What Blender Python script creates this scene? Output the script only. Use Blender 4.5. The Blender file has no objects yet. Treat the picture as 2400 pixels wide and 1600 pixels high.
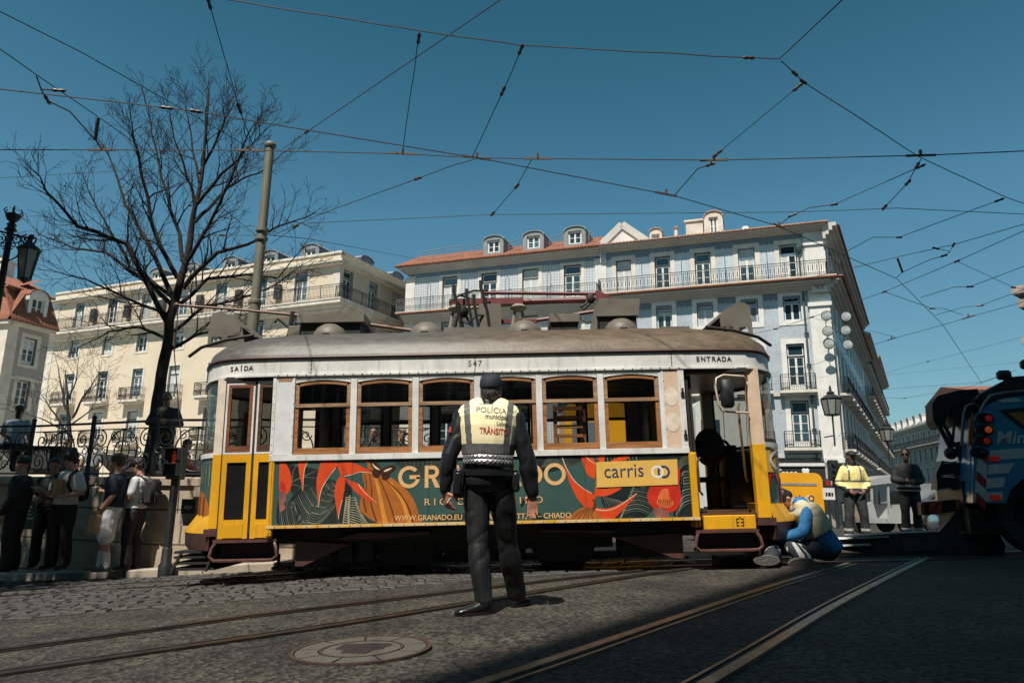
import bpy, math, random
from mathutils import Vector, Matrix, noise
random.seed(7)
R_=math.radians
scene=bpy.context.scene
COL=scene.collection
# ---------------------------------------------------------------- camera
FPX=1629.0; CAMZ=0.95
_up=Vector((93,7434,-1629)).normalized()
_fw=Vector((0,0,-1)); _yy=(_fw-_up*_fw.dot(_up)).normalized(); _xx=_yy.cross(_up)
RC=Matrix((_xx,_yy,_up))            # camera -> world
CAM=Vector((0,0,CAMZ))
cd=bpy.data.cameras.new('camera'); cam=bpy.data.objects.new('camera',cd); COL.objects.link(cam)
cam.matrix_world=Matrix.Translation(CAM)@RC.to_4x4()
cd.sensor_width=36.0; cd.lens=36.0*FPX/2400.0; cd.clip_start=.05; cd.clip_end=2000
scene.camera=cam
# ---------------------------------------------------------------- light
SUN_H=Vector((-.407,-.914,0)).normalized(); SUN_EL=R_(59)
tosun=Vector((SUN_H.x*math.cos(SUN_EL),SUN_H.y*math.cos(SUN_EL),math.sin(SUN_EL)))
w=bpy.data.worlds.new('World'); scene.world=w; w.use_nodes=True
nt=w.node_tree; bg=nt.nodes['Background']
sky=nt.nodes.new('ShaderNodeTexSky'); sky.sky_type='NISHITA'; sky.sun_disc=False
sky.sun_elevation=SUN_EL; sky.sun_rotation=math.atan2(SUN_H.x,SUN_H.y)
sky.altitude=50; sky.air_density=1.0; sky.dust_density=1.0; sky.ozone_density=2.5
tint=nt.nodes.new('ShaderNodeMixRGB'); tint.blend_type='MULTIPLY'; tint.inputs[0].default_value=1; tint.inputs[2].default_value=(.63,1.08,1.05,1)
nt.links.new(sky.outputs[0],tint.inputs[1]); wt=nt.nodes.new('ShaderNodeTexCoord'); ws=nt.nodes.new('ShaderNodeSeparateXYZ'); wr=nt.nodes.new('ShaderNodeValToRGB')
nt.links.new(wt.outputs['Generated'],ws.inputs[0]); nt.links.new(ws.outputs[2],wr.inputs[0]); e=wr.color_ramp.elements
e[0].position=0; e[0].color=(1.5,1.25,1.2,1); e[1].position=.85; e[1].color=(.55,.85,.8,1)
for p_,c_ in ((.16,(1.6,1.32,1.24,1)),(.37,(1.42,1.48,1.38,1)),(.58,(.80,1.16,1.04,1))): q_=e.new(p_); q_.color=c_
grad=nt.nodes.new('ShaderNodeMixRGB'); grad.blend_type='MULTIPLY'; grad.inputs[0].default_value=1; nt.links.new(tint.outputs[0],grad.inputs[1]); nt.links.new(wr.outputs[0],grad.inputs[2]); nt.links.new(grad.outputs[0],bg.inputs[0]); bg.inputs[1].default_value=.050
sl=bpy.data.lights.new('sun','SUN'); sl.energy=5.0; sl.angle=R_(.5); sl.color=(1,.93,.82)
so=bpy.data.objects.new('sun',sl); COL.objects.link(so); so.rotation_euler=(-tosun).to_track_quat('-Z','Y').to_euler()
so.location=(0,0,60)
scene.view_settings.view_transform='Standard'; scene.view_settings.look='None'
scene.view_settings.exposure=.42; scene.view_settings.gamma=1
# ---------------------------------------------------------------- placing helpers
def ray(px,py): return RC@Vector((px-1200,-(py-800),-FPX))
def PD(px,py,D):
    d=ray(px,py); return CAM+d*(D/d.y)
def PZ(px,py,z):
    d=ray(px,py); return CAM+d*((z-CAMZ)/d.z)
def g(x,y):
    return .23+.037*x-.026*y+.034*min(0,x+2)-.02*max(0,y-14)
def G(px,py):
    d=ray(px,py); t=.5
    for i in range(3000):
        p=CAM+d*(t/d.y)
        if p.z<g(p.x,p.y): return p
        t*=1.003
    return p
# ---------------------------------------------------------------- mesh builder
class MB:
    def __init__(s): s.v=[];s.f=[];s.m=[];s.M=None;s.k=0
    def add(s,vs,fs):
        o=len(s.v)
        if s.M is None: s.v+=[tuple(p) for p in vs]
        else: s.v+=[tuple(s.M@Vector(p)) for p in vs]
        s.f+=[tuple(i+o for i in f) for f in fs]; s.m+=[s.k]*len(fs); return s
    def box(s,x0,y0,z0,x1,y1,z1):
        return s.add([(x0,y0,z0),(x1,y0,z0),(x1,y1,z0),(x0,y1,z0),(x0,y0,z1),(x1,y0,z1),(x1,y1,z1),(x0,y1,z1)],
          [(0,3,2,1),(4,5,6,7),(0,1,5,4),(1,2,6,5),(2,3,7,6),(3,0,4,7)])
    def bbox(s,x0,y0,z0,x1,y1,z1,b=.01):
        "box with chamfered edges"
        r=[]
        for z,i in ((z0,b),(z0+b,0),(z1-b,0),(z1,b)):
            r.append([(x0+b,y0+i,z),(x1-b,y0+i,z),(x1-i,y0+b,z),(x1-i,y1-b,z),(x1-b,y1-i,z),(x0+b,y1-i,z),(x0+i,y1-b,z),(x0+i,y0+b,z)])
        return s.loft(r)
    def bar(s,p,q,w,h=None):
        h=h or w; p=Vector(p);q=Vector(q);d=(q-p)
        if d.length<1e-6: return s
        d.normalize(); a=Vector((0,0,1)) if abs(d.z)<.95 else Vector((0,1,0))
        x=d.cross(a).normalized()*w/2; y=x.cross(d).normalized()*h/2
        vs=[p-x-y,p+x-y,p+x+y,p-x+y,q-x-y,q+x-y,q+x+y,q-x+y]
        return s.add(vs,[(0,1,2,3),(7,6,5,4),(0,4,5,1),(1,5,6,2),(2,6,7,3),(3,7,4,0)])
    def loft(s,rings,cap=True,closed=True):
        n=len(rings[0]); vs=[p for r in rings for p in r]; fs=[]
        for i in range(len(rings)-1):
            for j in range(n if closed else n-1):
                a=i*n+j;b=i*n+(j+1)%n; fs.append((a,b,b+n,a+n))
        if cap: fs.append(tuple(range(n-1,-1,-1))); fs.append(tuple(range((len(rings)-1)*n,len(rings)*n)))
        return s.add(vs,fs)
    def tube(s,pts,r,n=6,cap=True):
        pts=[Vector(p) for p in pts]; R=[r]*len(pts) if not hasattr(r,'__len__') else r
        rings=[]; px=None
        for i,p in enumerate(pts):
            d=(pts[min(i+1,len(pts)-1)]-pts[max(i-1,0)])
            if d.length<1e-9: d=Vector((0,0,1))
            d.normalize()
            if px is None:
                a=Vector((0,0,1)) if abs(d.z)<.9 else Vector((1,0,0)); px=a.cross(d).normalized()
            else:
                px=(px-d*px.dot(d))
                px=px.normalized() if px.length>1e-6 else d.orthogonal().normalized()
            py=d.cross(px)
            rings.append([p+(px*math.cos(2*math.pi*k/n)+py*math.sin(2*math.pi*k/n))*R[i] for k in range(n)])
        return s.loft(rings,cap)
    def lathe(s,prof,n=16,c=(0,0,0),ax=None):
        rings=[[(c[0]+r*math.cos(2*math.pi*k/n),c[1]+r*math.sin(2*math.pi*k/n),c[2]+z) for k in range(n)] for r,z in prof]
        return s.loft(rings)
    def sph(s,c,r,n=10,m=6):
        r=r if hasattr(r,'__len__') else (r,r,r)
        rings=[]
        for i in range(m+1):
            t=-math.pi/2+math.pi*i/m; q=max(math.cos(t),.02)
            rings.append([(c[0]+r[0]*q*math.cos(2*math.pi*k/n),c[1]+r[1]*q*math.sin(2*math.pi*k/n),c[2]+r[2]*math.sin(t)) for k in range(n)])
        return s.loft(rings)
    def prism(s,poly,y0,y1):
        "poly of (x,z) counter-clockwise seen from -y, extruded from y0 (front) to y1"
        n=len(poly); vs=[(x,y0,z) for x,z in poly]+[(x,y1,z) for x,z in poly]
        fs=[tuple(range(n)),tuple(range(2*n-1,n-1,-1))]+[(i,i+n,(i+1)%n+n,(i+1)%n) for i in range(n)]
        return s.add(vs,fs)
    def build(s,name,mats,parent=None,smooth=None,loc=None):
        me=bpy.data.meshes.new(name); me.from_pydata(s.v,[],s.f)
        if not isinstance(mats,(list,tuple)): mats=[mats]
        for m in mats: me.materials.append(m)
        if len(mats)>1: me.polygons.foreach_set('material_index',s.m)
        me.update()
        if smooth is not None:
            me.polygons.foreach_set('use_smooth',[True]*len(me.polygons))
            if smooth<170: me.set_sharp_from_angle(angle=R_(smooth))
        o=bpy.data.objects.new(name,me); COL.objects.link(o)
        if parent: o.parent=parent
        if loc is not None: o.location=loc
        return o
def empty(name,label=None,cat=None,loc=(0,0,0),rz=0,group=None,mat=None):
    o=bpy.data.objects.new(name,None); COL.objects.link(o); o.empty_display_size=.2
    if mat is not None: o.matrix_world=mat
    else: o.location=loc; o.rotation_euler=(0,0,rz)
    return tag(o,label,cat,group)
def tag(o,label=None,cat=None,group=None,kind=None):
    if label: o['label']=label
    if cat: o['category']=cat
    if group: o['group']=group
    if kind: o['kind']=kind
    return o
def kids(o): return [c for c in COL.objects if c.parent==o]
def dup(o,parent=None,loc=None,rz=None):
    c=o.copy(); COL.objects.link(c)
    if parent: c.parent=parent
    if loc is not None: c.location=loc
    if rz is not None: c.rotation_euler=(0,0,rz)
    return c
def dupk(o,ch,parent,loc,rz=None):
    "copy a part and its listed sub-parts"
    c=dup(o,parent,loc,rz)
    for k in ch: dup(k,c)
    return c
# ---------------------------------------------------------------- materials
_mats={}
def NT(name):
    m=bpy.data.materials.new(name); m.use_nodes=True; t=m.node_tree; b=t.nodes['Principled BSDF']
    return m,t,b,(lambda k:t.nodes.new('ShaderNode'+k)),t.links.new
def rgba(c): return (c[0],c[1],c[2],1)
def mat(name,col,rough=.6,metal=0,var=.18,scale=6,bump=0,bscale=60,col2=None,spec=.5,stretch=None,emit=0,contrast=(.35,.65),coat=0):
    if name in _mats: return _mats[name]
    m,t,b,N,L=NT(name)
    b.inputs['Roughness'].default_value=rough; b.inputs['Metallic'].default_value=metal
    b.inputs['Specular IOR Level'].default_value=spec
    if coat: b.inputs['Coat Weight'].default_value=coat; b.inputs['Coat Roughness'].default_value=.15
    tc=N('TexCoord'); mp=N('Mapping'); L(tc.outputs['Object'],mp.inputs[0])
    if stretch: mp.inputs['Scale'].default_value=stretch
    if var or col2:
        n=N('TexNoise'); n.inputs['Scale'].default_value=scale; n.inputs['Detail'].default_value=6; n.inputs['Roughness'].default_value=.65
        L(mp.outputs[0],n.inputs[0])
        mr=N('ValToRGB'); L(n.outputs[0],mr.inputs[0])
        c2=col2 or tuple(c*(1-var) for c in col); c1=col if col2 else tuple(min(1,c*(1+var*.6)) for c in col)
        mr.color_ramp.elements[0].color=rgba(c2); mr.color_ramp.elements[1].color=rgba(c1)
        mr.color_ramp.elements[0].position=contrast[0]; mr.color_ramp.elements[1].position=contrast[1]
        L(mr.outputs[0],b.inputs['Base Color'])
        if emit: L(mr.outputs[0],b.inputs['Emission Color'])
    else:
        b.inputs['Base Color'].default_value=rgba(col)
        if emit: b.inputs['Emission Color'].default_value=rgba(col)
    if emit: b.inputs['Emission Strength'].default_value=emit
    if bump:
        n2=N('TexNoise'); n2.inputs['Scale'].default_value=bscale; n2.inputs['Detail'].default_value=5
        L(mp.outputs[0],n2.inputs[0]); bp=N('Bump'); bp.inputs['Strength'].default_value=bump; bp.inputs['Distance'].default_value=.02
        L(n2.outputs[0],bp.inputs['Height']); L(bp.outputs[0],b.inputs['Normal'])
    _mats[name]=m; return m
def glassmat(name,tint=(.8,.85,.85),refl=.06,rough=.02):
    if name in _mats: return _mats[name]
    m,t,b,N,L=NT(name); t.nodes.remove(b)
    tr=N('BsdfTransparent'); tr.inputs[0].default_value=rgba(tint)
    gl=N('BsdfGlossy'); gl.inputs['Roughness'].default_value=rough
    fr=N('LayerWeight'); pw=N('Math'); pw.operation='POWER'; pw.inputs[1].default_value=4; L(fr.outputs['Facing'],pw.inputs[0]); ad=N('Math'); ad.operation='MULTIPLY_ADD'; ad.inputs[1].default_value=.7; ad.inputs[2].default_value=refl
    L(pw.outputs[0],ad.inputs[0]); mx=N('MixShader'); L(ad.outputs[0],mx.inputs[0]); L(tr.outputs[0],mx.inputs[1]); L(gl.outputs[0],mx.inputs[2])
    L(mx.outputs[0],t.nodes['Material Output'].inputs[0]); _mats[name]=m; return m
def gridmat(name,col,mortar,bw,bh,ms=.02,off=0,var=.12,rough=.5,plane='XZ',bump=.3,col2=None,nscale=1.2,mix=.35,stain=None):
    "brick-texture material in object coordinates"
    if name in _mats: return _mats[name]
    m,t,b,N,L=NT(name); b.inputs['Roughness'].default_value=rough
    tc=N('TexCoord'); sp=N('SeparateXYZ'); cb=N('CombineXYZ'); L(tc.outputs['Object'],sp.inputs[0])
    ad=N('Math'); ad.operation='ADD'
    if plane=='XZ': L(sp.outputs[0],ad.inputs[0]); L(sp.outputs[1],ad.inputs[1]); L(ad.outputs[0],cb.inputs[0]); L(sp.outputs[2],cb.inputs[1])
    else: L(sp.outputs[0],cb.inputs[0]); L(sp.outputs[1],cb.inputs[1])
    br=N('TexBrick'); br.offset=off; br.inputs['Scale'].default_value=1; br.inputs['Brick Width'].default_value=bw; br.inputs['Row Height'].default_value=bh
    br.inputs['Mortar Size'].default_value=ms; br.inputs['Mortar Smooth'].default_value=.3
    br.inputs['Color1'].default_value=rgba(col); br.inputs['Color2'].default_value=rgba(col2 or tuple(c*(1-var) for c in col)); br.inputs['Mortar'].default_value=rgba(mortar)
    L(cb.outputs[0],br.inputs[0])
    n=N('TexNoise'); n.inputs['Scale'].default_value=nscale; n.inputs['Detail'].default_value=8; n.inputs['Roughness'].default_value=.7
    L(tc.outputs['Object'],n.inputs[0]); mr=N('ValToRGB'); L(n.outputs[0],mr.inputs[0])
    mr.color_ramp.elements[0].position=.3; mr.color_ramp.elements[1].position=.62
    mr.color_ramp.elements[0].color=rgba(stain or (.55,.52,.48)); mr.color_ramp.elements[1].color=(1,1,1,1)
    mx=N('MixRGB'); mx.blend_type='MULTIPLY'; mx.inputs[0].default_value=mix; L(br.outputs[0],mx.inputs[1]); L(mr.outputs[0],mx.inputs[2])
    L(mx.outputs[0],b.inputs['Base Color'])
    if bump:
        bp=N('Bump'); bp.inputs['Strength'].default_value=bump; bp.inputs['Distance'].default_value=.02; bp.invert=True
        L(br.outputs['Fac'],bp.inputs['Height']); L(bp.outputs[0],b.inputs['Normal'])
    _mats[name]=m; return m
M_BLACK=mat('black_iron',(.012,.014,.016),.55,var=.3)
M_WHITE=mat('white_paint',(.70,.69,.665),.5,var=.08)
M_DARKFR=mat('dark_green_paint',(.02,.03,.035),.45)
M_BLUEFR=mat('blue_window_paint',(.13,.22,.34),.5)
M_STONE=mat('pale_limestone',(.62,.57,.50),.8,var=.18,scale=1.5,bump=.2,bscale=25)
M_WSTONE=mat('white_stone',(.66,.64,.61),.8,var=.14,scale=1.2,bump=.15,bscale=20)
M_GREYP=mat('grey_cornice_plaster',(.50,.48,.45),.8,var=.12,scale=.8)
M_PANE=mat('window_pane_glass',(.018,.04,.055),.06,var=.6,scale=.35,spec=.6)
M_TERRA=mat('terracotta_tile',(.29,.11,.06),.85,col2=(.16,.06,.038),scale=3.5,bump=.3,bscale=15)
M_TERRAOLD=mat('weathered_tile',(.50,.30,.22),.9,col2=(.30,.17,.12),scale=4,bump=.3,bscale=15)
M_LEAD=mat('grey_zinc',(.22,.235,.24),.5,var=.2,scale=2)
M_CURTAIN=mat('pale_curtain',(.5,.52,.52),.8)
# ================================================================ ground
def asphalt():
    m,t,b,N,L=NT('asphalt'); b.inputs['Roughness'].default_value=.8; b.inputs['Specular IOR Level'].default_value=.35
    tc=N('TexCoord')
    v=N('TexVoronoi'); v.inputs['Scale'].default_value=38; L(tc.outputs['Object'],v.inputs[0])
    r1=N('ValToRGB'); L(v.outputs['Color'],r1.inputs[0]); r1.color_ramp.elements[0].position=.25; r1.color_ramp.elements[1].position=.82
    r1.color_ramp.elements[0].color=(.016,.016,.016,1); r1.color_ramp.elements[1].color=(.108,.099,.084,1)
    n=N('TexNoise'); n.inputs['Scale'].default_value=1.1; n.inputs['Detail'].default_value=9; n.inputs['Roughness'].default_value=.7; L(tc.outputs['Object'],n.inputs[0])
    r2=N('ValToRGB'); L(n.outputs[0],r2.inputs[0]); r2.color_ramp.elements[0].position=.38; r2.color_ramp.elements[1].position=.7
    r2.color_ramp.elements[0].color=(.42,.43,.44,1); r2.color_ramp.elements[1].color=(1.2,1.12,.98,1)
    mx=N('MixRGB'); mx.blend_type='MULTIPLY'; mx.inputs[0].default_value=1; L(r1.outputs[0],mx.inputs[1]); L(r2.outputs[0],mx.inputs[2])
    # fine cracks
    v2=N('TexVoronoi'); v2.feature='DISTANCE_TO_EDGE'; v2.inputs['Scale'].default_value=.55
    wn=N('TexNoise'); wn.inputs['Scale'].default_value=3; wn.inputs['Detail'].default_value=4; L(tc.outputs['Object'],wn.inputs[0])
    am=N('MixRGB'); am.blend_type='ADD'; am.inputs[0].default_value=.35; L(tc.outputs['Object'],am.inputs[1]); L(wn.outputs['Color'],am.inputs[2]); L(am.outputs[0],v2.inputs[0])
    r3=N('ValToRGB'); L(v2.outputs[0],r3.inputs[0]); r3.color_ramp.elements[0].position=.0; r3.color_ramp.elements[1].position=.012
    r3.color_ramp.elements[0].color=(.45,.45,.45,1); r3.color_ramp.elements[1].color=(1,1,1,1)
    mx2=N('MixRGB'); mx2.blend_type='MULTIPLY'; mx2.inputs[0].default_value=.55; L(mx.outputs[0],mx2.inputs[1]); L(r3.outputs[0],mx2.inputs[2])
    ns=N('TexNoise'); ns.inputs['Scale'].default_value=.45; ns.inputs['Detail'].default_value=3; L(tc.outputs['Object'],ns.inputs[0]); rs=N('ValToRGB'); L(ns.outputs[0],rs.inputs[0]); rs.color_ramp.elements[0].position=.36; rs.color_ramp.elements[1].position=.46; rs.color_ramp.elements[0].color=(.62,.62,.62,1); rs.color_ramp.elements[1].color=(1,1,1,1)
    vw=N('TexVoronoi'); vw.inputs['Scale'].default_value=7; vw.inputs['Randomness'].default_value=1; L(tc.outputs['Object'],vw.inputs[0]); rw=N('ValToRGB'); L(vw.outputs['Distance'],rw.inputs[0]); rw.color_ramp.elements[0].position=.035; rw.color_ramp.elements[1].position=.05; rw.color_ramp.elements[0].color=(2.2,2.0,1.7,1); rw.color_ramp.elements[1].color=(1,1,1,1)
    mx3=N('MixRGB'); mx3.blend_type='MULTIPLY'; mx3.inputs[0].default_value=1; L(mx2.outputs[0],mx3.inputs[1]); L(rs.outputs[0],mx3.inputs[2]); mx4=N('MixRGB'); mx4.blend_type='MULTIPLY'; mx4.inputs[0].default_value=1; L(mx3.outputs[0],mx4.inputs[1]); L(rw.outputs[0],mx4.inputs[2])
    L(mx4.outputs[0],b.inputs['Base Color'])
    bp=N('Bump'); bp.inputs['Strength'].default_value=1.0; bp.inputs['Distance'].default_value=.018
    L(v.outputs['Distance'],bp.inputs['Height']); L(bp.outputs[0],b.inputs['Normal'])
    return m
M_ASPH=asphalt()
def axis(a,b,lst): return sorted(set([a,b]+lst))
mb=MB()
xs=[-160,-90,-60,-40,-30,-24]+[-20+i*.8 for i in range(51)]+[24,30,40,60,90,130,200]
ys=[-70,-40,-20,-10,-5]+[i*.5 for i in range(0,61)]+[35,42,55,75,110,160,260,500]
xs.append(-2.0); xs=sorted(set(xs)); nx=len(xs)
vs=[(x,y,g(x,y)) for y in ys for x in xs]
fs=[(j*nx+i,j*nx+i+1,(j+1)*nx+i+1,(j+1)*nx+i) for j in range(len(ys)-1) for i in range(nx-1)]
mb.add(vs,fs); tag(mb.build('road',M_ASPH,smooth=60),kind='structure')
# cobbles
def interp(pts,x):
    if x<=pts[0][0]: return pts[0][1]
    for (a,b),(c,d) in zip(pts,pts[1:]):
        if x<=c: return b+(d-b)*(x-a)/(c-a)
    return pts[-1][1]
KERB=[(-16,15.0),(-9.1,13.0),(-5.94,11.55),(-3.5,11.2),(2.5,11.2)]
COBN=[(-16,6.0),(-4.55,6.5),(-2.6,6.9),(-1.27,7.5),(-.3,8.3),(1.6,9.0),(2.5,9.3)]
M_COB=mat('basalt_cobble',(.047,.043,.037),.65,col2=(.021,.020,.019),scale=7,bump=.4,bscale=40)
mb=MB(); rnd=random.Random(3)
y=6.0
while y<15:
    x=-15+rnd.random()*.2
    dy=.135+rnd.random()*.02
    while x<2.5:
        dx=.17+rnd.random()*.09
        yy=y+.06*math.sin(x*.9)+ (KERB and (interp(KERB,x)-11.2)*.55*max(0,min(1,(y-6)/5)))
        cx=x+dx/2; cy=yy+dy/2
        if interp(COBN,cx)<cy<interp(KERB,cx)-.12 and not (min(abs(cy-9.27),abs(cy-10.2))<.12 and cx>-15):
            h=.002+rnd.random()*.010; q=.012; z=g(cx,cy); tx=(rnd.random()-.5)*.10; ty=(rnd.random()-.5)*.10
            b=[]; 
            for (sx,sy) in ((-1,-1),(1,-1),(1,1),(-1,1)):
                jx=(rnd.random()-.5)*.02; jy=(rnd.random()-.5)*.02
                b.append((cx+sx*(dx/2-.008)+jx,cy+sy*(dy/2-.006)+jy))
            vs=[(p[0],p[1],g(*p)-.01) for p in b]+[(cx+(p[0]-cx)*.97,cy+(p[1]-cy)*.95,g(*p)+h*.5) for p in b]+[(cx+(p[0]-cx)*.84,cy+(p[1]-cy)*.80,g(*p)+h+.010+(p[0]-cx)*tx+(p[1]-cy)*ty) for p in b]
            mb.add(vs,[(0,1,5,4),(1,2,6,5),(2,3,7,6),(3,0,4,7),(4,5,9,8),(5,6,10,9),(6,7,11,10),(7,4,8,11),(8,9,10,11)])
        x+=dx
    y+=dy
tag(mb.build('cobblestones',M_COB,smooth=50),'dark basalt cobblestones between the kerb and the asphalt','cobbles',kind='stuff')
mb=MB()   # dark bedding under the cobbles
xx=[-15+.5*i for i in range(36)]
vs=[];fs=[]
for x in xx: vs+=[(x,interp(COBN,x)-.04,g(x,interp(COBN,x)-.04)+.004),(x,interp(KERB,x),g(x,interp(KERB,x))+.004)]
mb.add(vs,[(2*i,2*i+2,2*i+3,2*i+1) for i in range(len(xx)-1)])
tag(mb.build('cobble_bedding',mat('dark_grit',(.045,.042,.040),.9,scale=30)),kind='structure')
# kerb, pavement
def strip_profile(path,prof):
    "extrude a profile of (offset to the far side, height above g) along a plan path"
    rings=[]
    for i,(x,y) in enumerate(path):
        a=path[max(i-1,0)];b=path[min(i+1,len(path)-1)]
        d=Vector((b[0]-a[0],b[1]-a[1])).normalized(); n=Vector((-d.y,d.x))
        z=g(x,y); rings.append([(x+n.x*o,y+n.y*o,z+h) for o,h in prof])
    return rings
def dense(path,step):
    out=[]
    for a,b in zip(path,path[1:]):
        n=max(1,int(math.dist(a,b)/step))
        out+=[(a[0]+(b[0]-a[0])*i/n,a[1]+(b[1]-a[1])*i/n) for i in range(n)]
    return out+[path[-1]]
KP=dense(KERB,.6)
M_KERB=gridmat('kerb_limestone',(.42,.36,.29),(.12,.10,.08),1.1,3,.012,rough=.8,bump=.4,nscale=5,mix=.6)
tag(MB().loft(strip_profile(KP,[(0,-.05),(0,.11),(.015,.125),(.26,.13),(.26,-.05)][::-1])).build('kerb',M_KERB,smooth=30),kind='structure')
M_PAVE=gridmat('limestone_setts',(.30,.27,.23),(.08,.07,.06),.07,.07,.01,.5,rough=.8,plane='XY',mix=.5)
tag(MB().loft(strip_profile(KP,[(.24,-.04),(.24,.124),(.9,.14),(.9,-.04)][::-1])).build('pavement',M_PAVE),kind='structure')
# rails
M_RAIL=mat('worn_rail_steel',(.34,.27,.20),.38,metal=.9,col2=(.17,.12,.09),scale=7,stretch=(1,1,1))
M_RAILD=mat('dull_brown_rail',(.075,.058,.045),.42,metal=.7,col2=(.035,.027,.022),scale=6)
M_RUST=mat('dark_rail_groove',(.02,.017,.015),.8)
def rail(path,label,flip=1,rm=None):
    rm=rm or M_RAIL
    p=dense(path,.35); sm=[]
    for i in range(len(p)):
        k=p[max(0,i-2):i+3]; sm.append((sum(q[0] for q in k)/len(k),sum(q[1] for q in k)/len(k)))
    def st(o0,o1,h0,h1): return strip_profile(sm,[(o0*flip,h0),(o1*flip,h1)])
    t=empty('tram_rail',label,'rail',(sm[0][0],sm[0][1],g(*sm[0])),0,'tram rails set in the road')
    T=Matrix.Translation(-Vector(t.location))
    def part(n,prof,m):
        b=MB();b.M=T;b.loft(strip_profile(sm,[(o*flip,h) for o,h in (prof if flip<0 else prof[::-1])])).build(n,m,t)
    part('rail_head',[(-.032,-.02),(-.030,.018),(.030,.018),(.032,-.02)],rm)
    part('groove',[(.034,-.02),(.034,.0065),(.068,.0065),(.068,-.02)],M_RUST)
    part('guard_lip',[(.070,-.02),(.070,.014),(.088,.014),(.090,-.02)],rm)
    return t
rail([(-9,2.2),(-5.2,3.5),(-3.13,4.65),(-1.93,5.65),(-.39,7.1),(.7,8.05),(1.9,9.05)],'curved tram rail passing just behind the officer, farther of the pair',-1,M_RAILD)
rail([(-8.2,1.5),(-4.6,2.7),(-2.53,3.78),(-1.55,4.58),(-.32,6.0),(.75,7.3),(1.84,8.5),(2.6,9.2)],'curved tram rail running under the officer\'s boots, nearer of the pair',1,M_RAILD)
rail([(-1.9,1.0),(-.06,3.3),(.8,4.5),(2.4,6.7),(4.45,9.3)],'straight tram rail crossing the shade edge, left of the diagonal pair',-1)
rail([(-.75,1.0),(.89,3.2),(2.27,5.2),(3.9,7.4),(5.75,9.85)],'straight tram rail deep in the shade, right of the diagonal pair')
rail([(-16,9.28),(16,9.28)],'tram rail under the tram, on its near side',-1,M_RAILD)
rail([(-16,10.19),(16,10.19)],'tram rail under the tram, on its far side',1,M_RAILD)
# manhole
mh=empty('manhole_cover','round worn manhole cover set in concrete segments in the asphalt','manhole',(-.81,4.12,g(-.81,4.12)+.006))
mh.rotation_euler=(math.atan(-.026),-math.atan(.037),.3)
M_CONC=mat('manhole_concrete',(.078,.068,.057),.8,scale=14,bump=.4,bscale=60)
b=MB()
for k in range(9):
    a0=2*math.pi*k/9+.025;a1=2*math.pi*(k+1)/9-.025; n=6
    for r0,r1 in ((.235,.355),):
        ring=[]
        for i in range(n+1):
            a=a0+(a1-a0)*i/n; ring.append([(r0*math.cos(a),r0*math.sin(a),0),(r0*math.cos(a),r0*math.sin(a),.008),(r1*math.cos(a),r1*math.sin(a),.008),(r1*math.cos(a),r1*math.sin(a),0)])
        b.loft(ring)
b.build('concrete_segments',M_CONC,mh)
b=MB(); 
for r0,r1,h in ((.362,.385,.010),(.215,.228,.010)):
    b.loft([[(r0*math.cos(a),r0*math.sin(a),0),(r0*math.cos(a),r0*math.sin(a),h),(r1*math.cos(a),r1*math.sin(a),h),(r1*math.cos(a),r1*math.sin(a),0)] for a in [2*math.pi*i/48 for i in range(49)]])
b.build('iron_ring',mat('rusty_iron',(.075,.05,.04),.6,metal=.4,scale=20,bump=.3),mh)
b=MB().lathe([(0.001,0),(.212,0),(.212,.007),(.14,.009),(.001,.009)],32)
b.build('cover_plate',M_CONC,mh)
b=MB()
pts=[(.14*(1+.18*math.sin(3*a+1)+.1*math.sin(7*a))*math.cos(a),.14*(1+.18*math.sin(3*a+1)+.1*math.sin(7*a))*math.sin(a)) for a in [2*math.pi*i/40 for i in range(40)]]
b.loft([[(x,y,.008) for x,y in pts],[(x*.96,y*.96,.013) for x,y in pts]])
b.build('centre_badge',mat('dark_iron_badge',(.035,.028,.026),.6,metal=.4,scale=30,bump=.6),mh)
# ================================================================ buildings
_cache={}
def inst(name,key,fn,mats,parent,loc=(0,0,0),rz=0,smooth=None):
    "object sharing one mesh per key"
    if key not in _cache:
        b=MB(); fn(b); o=b.build(name,mats,smooth=smooth); _cache[key]=o.data
    else:
        o=bpy.data.objects.new(name,_cache[key]); COL.objects.link(o)
    o.parent=parent; o.location=loc; o.rotation_euler=(0,0,rz); return o
def pane_mat():
    m,t,b,N,L=NT('window_glass'); b.inputs['Roughness'].default_value=.06; b.inputs['Specular IOR Level'].default_value=.7
    oi=N('ObjectInfo'); r=N('ValToRGB'); L(oi.outputs['Random'],r.inputs[0])
    e=r.color_ramp.elements; e[0].color=(.008,.014,.02,1); e[1].color=(.07,.13,.17,1); e[1].position=.8
    k=e.new(.45); k.color=(.02,.045,.06,1); k=e.new(1); k.color=(.16,.19,.2,1)
    L(r.outputs[0],b.inputs['Base Color'])
    tc=N('TexCoord'); n=N('TexNoise'); n.inputs['Scale'].default_value=1.5; L(tc.outputs['Object'],n.inputs[0])
    bp=N('Bump'); bp.inputs['Strength'].default_value=.06; L(n.outputs[0],bp.inputs['Height']); L(bp.outputs[0],b.inputs['Normal'])
    return m
M_GLASS=pane_mat()
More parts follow.
